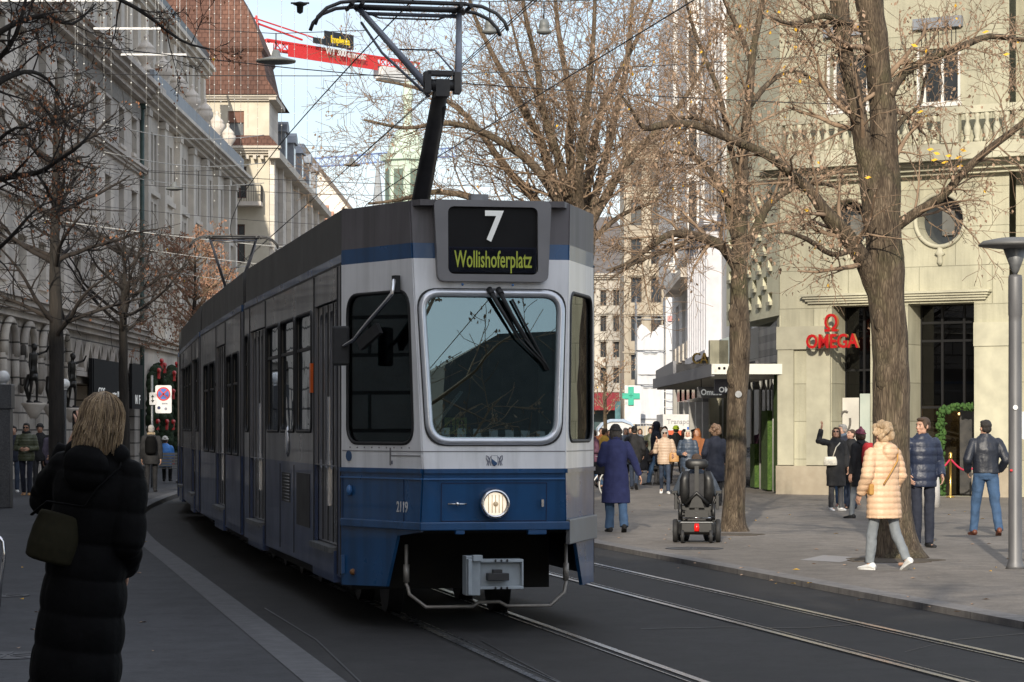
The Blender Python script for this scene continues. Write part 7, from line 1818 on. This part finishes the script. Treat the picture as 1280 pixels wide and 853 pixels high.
t.fringe(tr, 9, 1.3, 1, 3, .03, (5, 5, 4), .5, .4)
o = t.finish(tuple(gz(917, 665, .06)), 'slimmer bare tree with an arching low limb, right next to the power wheelchair', (bark, twig), 1700, .06, leaf_brown, .02, clump=lambda p: p.z > 5.2)
m = MB(); m.lathe([(.055, 0), (.055, .012)], tuple(at(923, 493, Y-.19)), 14, 0, Matrix.Rotation(R(90), 4, 'X')); m.build('number_disc', grey_metal, o, w=True)
# many-stemmed tree behind the tram
Y = 60.0; k_ = Y/F; t = Tree(9)
t.limb(px(Y, (712, 628), (714, 560), (716, 470), (718, 390), (724, 320), (726, 262)), W_px(40, 34, 32, 34, 38, 44), 12)
ST = [[(726, 330), (684, 200), (665, 157, -.3), (638, 108, -.5), (615, 66, -.8), (590, 10, -1), (575, -60, -1.2)], [(724, 300), (711, 184, .3), (714, 131, .5), (701, 59, .6), (694, 0, .8), (690, -90, 1)],
      [(720, 290), (700, 205, -.8), (678, 131, -1.2), (671, 80, -1.5), (655, 10, -2), (650, -70, -2.2)], [(728, 300), (750, 225, .5), (766, 157, .8), (783, 82, 1.2), (789, 20, 1.5), (800, -70, 2)],
      [(727, 300), (737, 210, 1), (750, 144, 1.5), (770, 98, 2), (800, 40, 2.4), (830, -40, 2.8)], [(722, 320), (665, 246, .6), (632, 210, 1.0), (599, 164, 1.3), (566, 131, 1.6), (520, 110, 2), (470, 100, 2.2)],
      [(724, 310), (688, 236, -.6), (655, 197, -1), (606, 167, -1.4), (560, 154, -1.8), (505, 160, -2), (455, 150, -2.3)], [(728, 300), (760, 240, -.5), (795, 190, -.8), (835, 150, -1), (870, 100, -1.3), (890, 40, -1.5)],
      [(720, 330), (660, 280, .2), (600, 250, .4), (545, 240, .5), (500, 250, .6), (460, 255, .7)], [(730, 310), (775, 270, .4), (820, 250, .5), (850, 215, .6)], [(724, 300), (725, 200, -1.5), (735, 120, -2.2), (742, 40, -2.6), (745, -60, -3)],
      [(722, 300), (690, 170, 1.4), (650, 70, 2), (630, -20, 2.4)]]
for st in ST:
    n = len(st); w0 = 14 if len(st) > 4 else 8
    s_ = t.limb(px(Y, *st), W_px(*[w0*(1-.8*i/(n-1)) for i in range(n)]), 7)
    t.fringe(s_, 24, 2.0, 1, 3, .05, (5, 6, 6), .15, .26, .15, .0055)
t.finish(tuple(gz(712, 626, .06)), 'wide many-stemmed bare tree with tan twigs, rising behind the tram roof', (bark_tan, twig), 1700, .075, leaf_brown, .006)
# trees on the shaded side
def street_tree(u, Y, vtop, w0, whorls, seed, label, mats, leaves, lm, spread, maxl=3, tops=6, lsize=.06):
    global k_
    k_ = Y/F; t = Tree(seed); b = gz(u, HV+(CZ-.1)*F/Y, .1)
    vb = HV+(CZ-.1)*F/Y
    tr = t.limb(px(Y, (u, vb), (u+1, vb-30), (u, (vb+vtop)/2+60), (u-1, (vb+vtop)/2-40), (u+1, vtop+60), (u, vtop)), W_px(w0*1.3, w0, w0*.85, w0*.65, w0*.35, w0*.12), 12, .04)
    rng = random.Random(seed)
    for v, n, L in whorls:
        for j in range(n):
            p = at(u, v+rng.uniform(-12, 12), Y); a = 6.28*j/n+rng.uniform(-.4, .4)
            t.grow(p, V(math.cos(a), math.sin(a), .55), L*spread*rng.uniform(.8, 1.15), w0*k_*.16, 1, maxl, .05, (6, 6, 5, 4), .13, .006)
    t.fringe(tr, tops, 1.1, 1, maxl, .06, (5, 5), .6, .4)
    return t.finish(tuple(b), label, mats, leaves, lsize, lm, .01)
street_tree(70, 52, 90, 21, ((415, 5, 2.3), (335, 5, 2.0), (265, 5, 1.8), (200, 5, 1.5), (150, 4, 1.1)), 3, 'dark bare street tree with a straight trunk, nearer of the two before the limestone front', (bark_dark, twig_dark), 160, leaf_rust, 1.0)
street_tree(155, 71, 285, 15, ((405, 6, 2.5), (370, 5, 2.2), (330, 4, 1.6)), 14, 'dark bare street tree with low arching limbs, farther of the two before the limestone front', (bark_dark, twig_dark), 120, leaf_rust, 1.0)
street_tree(243, 96, 300, 10, ((440, 6, 2.2), (400, 6, 2.2), (365, 6, 2.0), (335, 5, 1.6)), 8, 'small street tree with many rust brown leaves, behind the rear of the tram', (bark_dark, twig), 3000, pm('pink brown leaf', (.26, .14, .09), (.36, .20, .13), scale=3), 1.0, 3, 6, .10)
Y = 35.0; k_ = Y/F; t = Tree(31)
t.limb(px(Y, (-60, 700), (-58, 560), (-56, 420), (-52, 300), (-48, 180), (-40, 60), (-30, -80)), W_px(44, 36, 34, 32, 28, 22, 10), 10)
for st, w0 in (([(-52, 290), (-20, 238), (0, 224), (47, 216), (70, 202), (100, 182), (118, 160)], 12), ([(-46, 160), (-10, 110), (30, 90), (60, 100), (85, 140)], 10), ([(-42, 80), (0, 40), (50, 20), (90, 30), (120, 5)], 10),
               ([(-36, 0), (30, -30), (110, -15), (170, 10), (225, 50), (262, 62)], 10), ([(-50, 250), (-15, 190), (20, 160), (55, 165)], 8), ([(-54, 350), (-20, 325), (10, 300), (45, 262), (70, 250)], 8), ([(-44, 110), (10, 60), (30, 10), (40, -50)], 9)):
    n = len(st); s_ = t.limb(px(Y, *[(a, b, .5*math.sin(i+w0)) for i, (a, b) in enumerate(st)]), W_px(*[w0*(1-.8*i/(n-1)) for i in range(n)]), 7)
    t.fringe(s_, 11, .75, 1, 3, .02, (5, 5, 4), .15, .5)
t.finish(tuple(gz(-60, HV+1.6*F/35, .1)), 'dark overhanging tree with rust leaves reaching in before the shaded limestone cornice', (bark_dark, twig_dark), 900, .05, leaf_rust, .004)
street_tree(757, 118, 430, 6, ((520, 4, 1.6), (490, 5, 1.6), (465, 4, 1.3)), 40, 'small distant bare tree right beside the tram corner', (bark, twig), 300, leaf_brown, 1.0, 2, 5, .09)
street_tree(690, 130, 250, 9, ((430, 5, 2.6), (380, 5, 2.6), (330, 5, 2.2)), 44, 'distant bare tree behind the tram, its crown merging with the many-stemmed tree', (bark, twig), 500, leaf_brown, 1.2, 3, 5, .10)
# unseen bare trees: one added to dapple the road, one mirrored in the windscreen
for bx, by, sd_, lab in ((.6, 1.0, 51, 'unseen bare tree added at the near kerb to dapple the sunlit pavement'), (7.6, -1.5, 52, 'bare tree whose thin branches are mirrored in the windscreen')):
    t = Tree(sd_); kz = .74 if sd_ == 51 else 1; tr = t.limb([(bx, by, 0), (bx, by, 3*kz), (bx+.2, by, 6.5*kz), (bx, by+.2, 10.5*kz), (bx, by, 14*kz)], [.26, .22, .18, .11, .02] if sd_ == 51 else [.16, .12, .09, .06, .015], 10)
    for q in range(14): 
        p, r = tr[int(len(tr)*(.3+.045*q))]; a = q*2.4
        t.grow(p, V(math.cos(a), math.sin(a), .8), 3.0*kz, .15 if sd_ == 51 else .045, 1, 3, .06, (6, 6, 5), .13, .007)
    t.finish((bx, by, 0), lab, (bark, twig), 500, .08)
# ------------------------------------------------------------------ power wheelchair and its user
pw = foot(873, 679); PWL = Vector((pw.x, pw.y+.35, .06))
PW = thing('power_wheelchair', PWL, R(-4), 'black power wheelchair seen from behind with a red rear light, beside the slimmer tree', 'wheelchair')
plast = pm('black plastic', (.006, .006, .007), (.012, .012, .012), scale=12, rough=.45)
m = MB(); m.prism([(-.27, -.28), (.27, -.28), (.29, .25), (-.29, .25)], .13, .34); m.box(-.24, .24, -.34, -.28, .15, .33); m.build('base', plast, PW, bevel=.03)
m = MB(); m.box(-.23, .23, -.355, -.342, .325, .338); m.build('rear_trim', grey_metal, PW)
m = MB(); m.loft([(0, -.36, .19, .035, .02), (0, -.365, .25, .038, .025), (0, -.36, .31, .03, .02)], 12); m.build('rear_light', pm('red lamp', (.65, .01, .01), emit=(.9, .02, .01), estr=.35, rough=.2), PW)
for sx in (-1, 1):
    for (x, y, r, w_) in ((.31, -.02, .185, .075), (.205, -.32, .105, .05), (.25, .42, .10, .05)):
        m = MB(); M = Matrix.Rotation(R(90), 4, 'Y')
        m.lathe([(r*.55, -w_/2), (r*.9, -w_/2), (r, -w_*.3), (r, w_*.3), (r*.9, w_/2), (r*.55, w_/2)], (sx*x, y, r), 24, 0, M); wh = m.build('wheel', black_rubber, PW)
        m = MB(); m.lathe([(r*.55, -w_*.3), (r*.55, w_*.3)], (sx*x, y, r), 18, 0, M); m.lathe([(r*.18, -w_*.6), (r*.18, w_*.6)], (sx*x, y, r), 10, 0, M); m.build('rim', grey_metal, wh)
    m = MB(); m.tube([(sx*.2, -.30, .11), (sx*.21, -.27, .30), (sx*.22, -.12, .33)], .03, 8); m.build('caster_fork', plast, PW)
    m = MB(); m.tube([(sx*.20, -.15, .35), (sx*.20, -.1, .55)], .03, 8); m.tube([(sx*.17, -.22, .36), (sx*.1, -.05, .5)], .02, 8); m.build('seat_post', dark_metal, PW)
    m = MB(); m.tube([(sx*.25, -.20, .62), (sx*.31, -.18, .78), (sx*.32, .28, .78)], .022, 8); m.cbox((sx*.32, .08, .80), (.09, .40, .05)); m.cbox((sx*.30, -.08, .64), (.05, .30, .22)); m.build('armrest', plast, PW, bevel=.012)
    m = MB(); m.loft([(sx*.16, -.24, .62, .06, .04), (sx*.175, -.27, .80, .075, .05), (sx*.175, -.28, 1.0, .07, .05), (sx*.15, -.27, 1.14, .05, .035)], 14); m.build('back_shell', black_gloss if False else plast, PW)
m = MB(); m.box(-.25, .25, -.20, .30, .50, .60); m.build('seat', plast, PW, bevel=.03)
m = MB(); m.loft([(0, -.19, .55, .17, .05), (0, -.22, .75, .20, .06), (0, -.23, 1.0, .20, .055), (0, -.22, 1.10, .15, .04)], 16); m.build('backrest', cloth('chair back', (.035, .035, .038)), PW)
m = MB(); m.box(-.03, .03, -.30, -.26, .50, 1.22); m.tube([(-.16, -.30, .62), (0, -.33, .80), (.16, -.30, .62)], .03, 8); m.prism([(-.11, .56), (.11, .56), (.05, .74), (-.05, .74)], .25, .32, 0, UPR); m.cbox((0, -.31, .46), (.34, .14, .10))
m.tube([(-.25, -.3, .42), (-.1, -.36, .46), (.12, -.36, .44), (.26, -.28, .40)], .014, 6); m.tube([(-.2, -.31, .52), (.22, -.33, .38)], .012, 6); m.box(-.20, .20, -.24, -.05, .34, .56); m.box(-.13, .13, -.34, -.26, .36, .52); m.tube([(-.24, -.26, .36), (-.24, -.24, .62)], .028, 8); m.tube([(.24, -.26, .36), (.24, -.24, .62)], .028, 8); m.build('back_mechanism', plast, PW)
m = MB(); m.tube([(-.2, -.352, .40), (.2, -.352, .40)], .012, 6); m.tube([(-.14, -.36, .50), (.02, -.37, .48)], .012, 6); m.build('tie_rod', chrome, PW)
m = MB(); m.loft([(0, -.20, 1.17, .12, .05), (0, -.21, 1.21, .165, .055), (0, -.21, 1.29, .165, .055), (0, -.20, 1.33, .12, .045)], 16); m.build('headrest', plast, PW)
m = MB(); m.box(-.2, .2, .45, .62, .14, .17); m.tube([(-.12, .25, .52), (-.12, .5, .2)], .02, 6); m.tube([(.12, .25, .52), (.12, .5, .2)], .02, 6); m.build('footrest', dark_metal, PW)
person('person with brown hair and slate blue sleeves sitting in the power wheelchair, seen from behind', PWL+V(0, .02, .0), R(-4), 1.62, False, arms=(((.42, .14, -.9), (-.05, .9, -.12)), ((.42, .14, -.9), (-.05, .9, -.12))), legs=((82, 78), (82, 78)), splay=.1, sit=True, zoff=.0,
    top=dict(mat=cloth('dark slate cloth', (.055, .07, .095)), hem=.86, t=.02), pants=dict(mat=c_char), hair=('short', h_brown), vox=.014, width=1.05)

PW.scale = (1, 1, .91)
# ------------------------------------------------------------------ lamps, signs, bench, pillars
LPp = gz(1269, 711, .06)
LP = thing('street_lamp', (LPp.x, LPp.y, .058), 0, 'grey street lamp post with a flat disc head on the sunlit pavement', 'street lamp')
pole_m = pm('lamp post steel', (.15, .15, .155), (.21, .21, .215), scale=4, rough=.5, metal=.35, dirt=.25, stretch=(2, 2, .4))
m = MB(); m.lathe([(.115, 0), (.10, .04), (.080, .10), (.077, 2.9), (.077, 2.98), (.082, 2.99), (.082, 3.42), (.075, 3.46), (.02, 3.47)], (0, 0, 0), 20); m.build('pole', pole_m, LP)
m = MB(); m.lathe([(.02, 3.46), (.05, 3.52), (.14, 3.76), (.13, 3.77), (.03, 3.55)], (0, 0, 0), 16); m.build('reflector', grey_metal, LP)
m = MB(); m.lathe([(.14, 3.765), (.42, 3.80), (.43, 3.82), (.38, 3.86), (.2, 3.895), (.02, 3.90)], (0, 0, 0), 32); m.build('disc', pm('lamp disc', (.10, .10, .10), (.13, .13, .13), rough=.5), LP)
m = MB(); m.lathe([(.03, 0), (.03, .005)], (-.015, -.088, 1.9), 12, 0, Matrix.Rotation(R(90), 4, 'X')); m.build('sticker', white_paint, LP)
m = MB(); m.lathe([(.016, 0), (.016, .005)], (-.06, -.075, 1.16), 10, 0, Matrix.Rotation(R(60), 4, 'X')); m.build('red_sticker', red_paint, LP)
SGp = thing('white_sign', (LPp.x+.20, LPp.y+.5, .058), 0, 'white rounded sign panel on a thin post at the picture edge, behind the street lamp', 'sign')
m = MB(); m.mesh(plate(rrect(-.10, .34, 1.52, 1.86, .12, 6), [], .02), UPR); m.build('sign_panel', white_paint, SGp)
m = MB(); m.tube([(.12, .03, 0), (.12, .03, 1.9)], .02, 8); m.build('post', grey_metal, SGp)
# granite pillars with white globes
gran = pm('dark granite', (.045, .047, .052), (.095, .097, .102), scale=45, rough=.45, dirt=.2); globe = pm('opal globe', (.75, .75, .74), rough=.25, coat=.3)
def globe_lamp(p, hgt, w_, label, thin=False):
    o = thing('globe_lamp', p, 0, label, 'street lamp')
    m = MB(); (m.tube([(0, 0, 0), (0, 0, hgt)], .045, 10) if thin else m.box(-w_/2, w_/2, -w_/2, w_/2, 0, hgt-.5)); 
    if not thin: m.box(-w_/2-.03, w_/2+.03, -w_/2-.03, w_/2+.03, hgt-.5, hgt)
    m.build('pillar', gran, o, bevel=.015)
    m = MB(); m.lathe([(.07, hgt), (.05, hgt+.04)], (0, 0, 0), 12); m.sph((0, 0, hgt+.15), .135, 20); m.build('globe', globe, o); return o
p = gz(4, 635, .1); globe_lamp((p.x, p.y, .098), 2.52, .34, 'square granite lamp pillar topped by a white globe at the shaded edge of the picture')
p = at(81, 590, 67); globe_lamp((p.x, p.y, .098), 2.62, .2, 'slim dark lamp post with a white globe in front of the lit shop window', True)
# parking restriction sign
p = at(190, 500, 72)
NP = thing('parking_sign', (p.x, p.y, .098), 0, 'no-stopping traffic sign with a white arrow plate on a steel pole', 'traffic sign')
m = MB(); m.tube([(0, 0, 0), (0, 0, 3.1)], .035, 8); m.build('pole', grey_metal, NP)
m = MB(); m.mesh(plate(rrect(.10, .55, 2.05, 2.82, .05, 4), [], .02), UPR @ Matrix.Translation((0, 0, .05))); m.build('plate', white_paint, NP)
m = MB(); m.mesh(plate(rrect(-.06, .12, 2.28, 2.62, .02, 3), [], .02), UPR @ Matrix.Translation((0, 0, .075))); ap = m.build('arrow_plate', white_paint, NP)
m = MB(); y = -.09
for pl_ in ([(.03, 2.56), (-.02, 2.49), (.02, 2.49), (.02, 2.41), (-.02, 2.41), (.03, 2.34), (.08, 2.41), (.04, 2.41), (.04, 2.49), (.08, 2.49)],): m.mesh(plate(list(reversed(pl_)), [], .004), UPR @ Matrix.Translation((0, 0, .09)))
m.build('arrow', black_rubber, ap)
def disc(m, x, z, r, d, mi, r0=None):
    c = lambda q: [(x+q*math.cos(R(a)), z+q*math.sin(R(a))) for a in range(0, 360, 15)]
    m.mesh(plate(c(r), [c(r0)] if r0 else [], .004), UPR @ Matrix.Translation((0, 0, d)), mi)
m = MB(); disc(m, .325, 2.58, .19, .064, 0); disc(m, .325, 2.58, .15, .068, 1)
for a in (45, 135):
    q = Matrix.Translation((.325, 0, 2.58)) @ Matrix.Rotation(R(a), 4, 'Y'); m.box(-.155, .155, -.078, -.072, -.018, .018, 0, q)
m.build('roundel', [red_paint, pm('sign blue', (.03, .12, .45), rough=.4)], NP)
m = MB(); disc(m, .20, 2.20, .045, .064, 0); disc(m, .39, 2.17, .04, .064, 1); m.mesh(text('zone', .08, .002, 1), upright(.36, -.066, 2.32)); m.build('small_symbols', [pm('sign navy', (.02, .03, .1)), crest_grey], NP)
# slatted bench with its back to us
B_ = thing('park_bench', (BEN.x, BEN.y, .098), 0, 'grey slatted bench seen from behind, under the person in the bright blue jacket', 'bench')
slat = pm('bench slat', (.16, .16, .155), (.22, .22, .21), scale=6, rough=.7)
m = MB()
for k in range(4): m.box(-.75, .75, .12+.11*k, .21+.11*k, .43, .46)
m.build('seat', slat, B_)
m = MB()
for k in range(5): m.box(-.75, .75, .02-.02*k, .05-.02*k, .50+.085*k, .565+.085*k)
m.build('backrest', slat, B_)
for sx in (-.6, .6):
    m = MB(); m.box(sx-.03, sx+.03, .45, .50, 0, .43); m.box(sx-.03, sx+.03, .08, .5, .38, .43); m.bar((sx, .10, 0), (sx, .02, .95), .06, .05); m.build('leg', dark_metal, B_)
# bent tube of a metal chair at the picture edge
p = at(3, 700, 23.0)
MC = thing('metal_chair', (p.x-.40, p.y, .098), R(90), 'metal tube chair just inside the picture edge beside the black coat', 'chair')
for sx in (-.24, .24):
    m = MB(); m.tube([(sx, -.32, .02), (sx, -.34, .25), (sx, -.37, .48), (sx, -.36, .60), (sx, -.33, .635), (sx, -.28, .64), (sx, .22, .62), (sx, .30, .30), (sx, .36, .0)], .017, 8); m.build('side_frame', chrome, MC)
m = MB(); m.box(-.23, .23, -.30, .2, .42, .445); m.build('seat', dark_metal, MC)
m = MB(); m.box(-.23, .23, .20, .23, .5, .85); m.build('backrest', dark_metal, MC)
# bicycle half hidden by the tram
p = gz(741, 624, .06)
BK = thing('parked_bicycle', (p.x, p.y, .06), R(35), 'white parked bicycle half hidden behind the tram corner', 'bicycle')
for x in (-.52, .52):
    m = MB(); m.tube([(x+.33*math.cos(a), 0, .34+.33*math.sin(a)) for a in [6.2832*k/28 for k in range(30)]], .018, 6, caps=False); wh = m.build('wheel', pm('white tyre', (.5, .5, .48), rough=.6), BK)
    m = MB()
    for k in range(14): m.tube([(x, 0, .34), (x+.32*math.cos(k*.449), 0, .34+.32*math.sin(k*.449))], .003, 4)
    m.build('spokes', grey_metal, wh)
m = MB(); A_, Bq, Cq, Dq = V(-.52, 0, .34), V(-.1, 0, .30), V(-.2, 0, .82), V(.38, 0, .80)
for a, b in ((A_, Bq), (Bq, Cq), (A_, Cq), (Cq, Dq), (Bq, Dq), (Dq, V(.52, 0, .34))): m.tube([a, b], .016, 8)
m.tube([Dq, V(.34, 0, .98)], .014, 8); m.tube([V(.30, -.28, 1.0), V(.36, 0, .98), V(.30, .28, 1.0)], .012, 8); m.build('frame', white_paint, BK)
m = MB(); m.loft([(-.22, 0, .84, .06, .05), (-.22, 0, .90, .13, .07), (-.22, 0, .92, .12, .06)], 12); m.build('saddle', black_rubber, BK)

# ------------------------------------------------------------------ overhead wires, hanging lamps and the festive light strings
wire_m = pm('overhead wire', (.018, .018, .02), rough=.6); wire_l = pm('pale wire', (.45, .45, .44), rough=.5)
def wire(pts, r, label, mat=None, group='overhead tram wires', name='overhead_wire', cat='wire'):
    m = MB(); m.tube(pts, r, 5); o = m.build(name, mat or wire_m); return tag(o, label, cat, group)
LTw = [p for p in LT if -20 < p.y < 240]; RTw = [p for p in RT if -20 < p.y < 240]
wire([V(p.x, p.y, 6.02) for p in LTw], .008, 'black contact wire above the tram pantograph')
wire([V(p.x, p.y, 6.02) for p in RTw], .008, 'black contact wire above the empty track')
for d in (0, .35):
    a, b = at(640+12*d, 24, 33.7), at(400, 241, 58.3)
    wire([a+(a-b)*.8, a, b, b+(b-a)*1.6], .007, 'black feeder wire crossing the sky beside the pantograph, one of a pair')
def span(Y, zl, zr, xl=-15.8, xr=6.8, sag=.5, n=9, dy=0):
    return [V(xl+(xr-xl)*k/n, Y+dy*k/n, zl+(zr-zl)*k/n-sag*4*(k/n)*(1-k/n)) for k in range(n+1)]
for (Y, zl, zr, dy) in ((34, 8.3, 6.9, 8), (47, 8.6, 8.0, -4), (58, 8.2, 7.8, 6), (70, 8.8, 8.2, 0), (84, 9.2, 8.6, 5), (100, 9.4, 8.8, 0)):
    wire(span(Y, zl, zr, dy=dy), .008, 'thin span wire slung across the street between the facades', group='span wires across the street')
for (Y, z, xr) in ((62, 6.0, -5), (78, 6.4, -5), (95, 6.6, -6), (110, 7.0, -6)):
    wire(span(Y, z+1.5, z, xr=xr, sag=.15), .010, 'pale stay wire between the shaded facade and the tram line', wire_l, 'pale stay wires', cat='wire')
lamp_grey = pm('hanging lamp grey', (.13, .14, .14), (.17, .18, .18), rough=.5)
def hlamp(u, v, Y, r, label):
    p = at(u, v, Y); o = thing('hanging_lamp', p, 0, label, 'hanging lamp')
    m = MB(); m.lathe([(.03, .22), (.07, .20), (.10, .08), (r*.55, .05), (r, .0), (r*.98, -.03), (r*.5, -.06), (.02, -.07)], (0, 0, 0), 24); m.build('shade', lamp_grey, o)
    m = MB(); m.tube([(0, 0, .2), (0, 0, .55)], .012, 6); m.tube([(-1.6, -.1, .62), (0, 0, .54), (1.8, .1, .62)], .008, 5); m.build('suspension', wire_m, o); return o
hlamp(345, 76, 52, .40, 'large flat grey lamp hanging against the sky beside the red crane'); hlamp(440, 206, 84, .28, 'small flat lamp hanging over the street, left of the pantograph pole')
hlamp(218, 236, 84, .28, 'small dark flat lamp hanging before the pilasters of the shaded facade'); hlamp(612, 39, 48, .14, 'small bell lamp hanging beside the end of the pantograph head'); hlamp(680, 39, 48, .14, 'small bell lamp hanging among the tan twigs, farther from the pantograph')
o = thing('wire_clamp', at(375, 8, 34), 0, 'black wire clamp silhouetted against the sky above the red crane', 'wire clamp'); m = MB(); m.lathe([(.02, .06), (.09, .04), (.09, .02), (.045, 0), (.04, -.08), (.01, -.10)], (0, 0, 0), 10); m.box(-.12, .12, -.015, .015, .03, .05); m.build('clamp_body', wire_m, o)
# light strings: a thin wire with tiny bulbs, sharing three lengths
bulb_m = pm('fairy bulb', (.75, .75, .72), rough=.3); str_m = pm('fairy wire', (.42, .42, .41), rough=.5)
rg = random.Random(17); LS = []
for ln in (3.2, 4.6, 6.4):
    m = MB(); m.tube([(0, 0, 0), (0, 0, -ln)], .0048, 4)
    for k in range(int(ln/.42)): m.sph((0, 0, -.35-.42*k+rg.uniform(-.08, .08)), .019, 5, 1)
    LS.append(m.data('light_string', [str_m, bulb_m]))
for (u, v1, Y) in ((94, 150, 60), (97, 78, 66), (105, 100, 58), (130, 208, 56), (139, 120, 66), (164, 156, 60), (183, 182, 62), (198, 205, 70), (203, 126, 74), (221, 236, 62), (233, 105, 72), (246, 150, 78), (262, 180, 66), (268, 262, 74), (276, 220, 80), (286, 190, 84),
                   (293, 170, 70), (301, 212, 82), (310, 160, 88), (322, 230, 90), (352, 176, 78), (368, 160, 84), (384, 205, 88), (402, 190, 92), (416, 150, 86), (433, 175, 90)):
    i = 0 if v1 < 125 else 1 if v1 < 185 else 2; ln = (3.2, 4.6, 6.4)[i]; p = at(u, v1, Y)
    tag(link('light_string', LS[i], None, p+V(0, 0, ln)), 'thin string of tiny unlit fairy lights hanging high over the street', 'light string', 'fairy light strings over the street')
for (u0, u1, v, Y, lab) in ((117, 203, 36, 62, 'upper thin white bar carrying fairy light strings before the shaded facade'), (151, 233, 68.5, 66, 'lower thin white bar carrying fairy light strings before the shaded facade'), (0, 166, 1, 60, 'long white bar along the top edge of the picture above the limestone front')):
    a, b = at(u0, v, Y), at(u1, v, Y); m = MB(); m.bar(a, b, .05, .05); 
    for t_ in (.1, .9): m.tube([a.lerp(b, t_), a.lerp(b, t_)+V(0, 0, 2.5)], .006, 4)
    tag(m.build('light_bar', white_paint), lab, 'light bar')
for (Y, v0, dz) in ((66, 155, .4), (74, 190, .6), (82, 215, -.3)):
    a = at(130, v0, Y); b = at(330, v0+14, Y+12); wire([a.lerp(b, k/8)+V(0, 0, -.25*math.sin(math.pi*k/8)) for k in range(9)], .012, 'pale sagging cable of the festive lights before the shaded facade', wire_l, 'pale festive cables', 'festive_cable', 'cable')
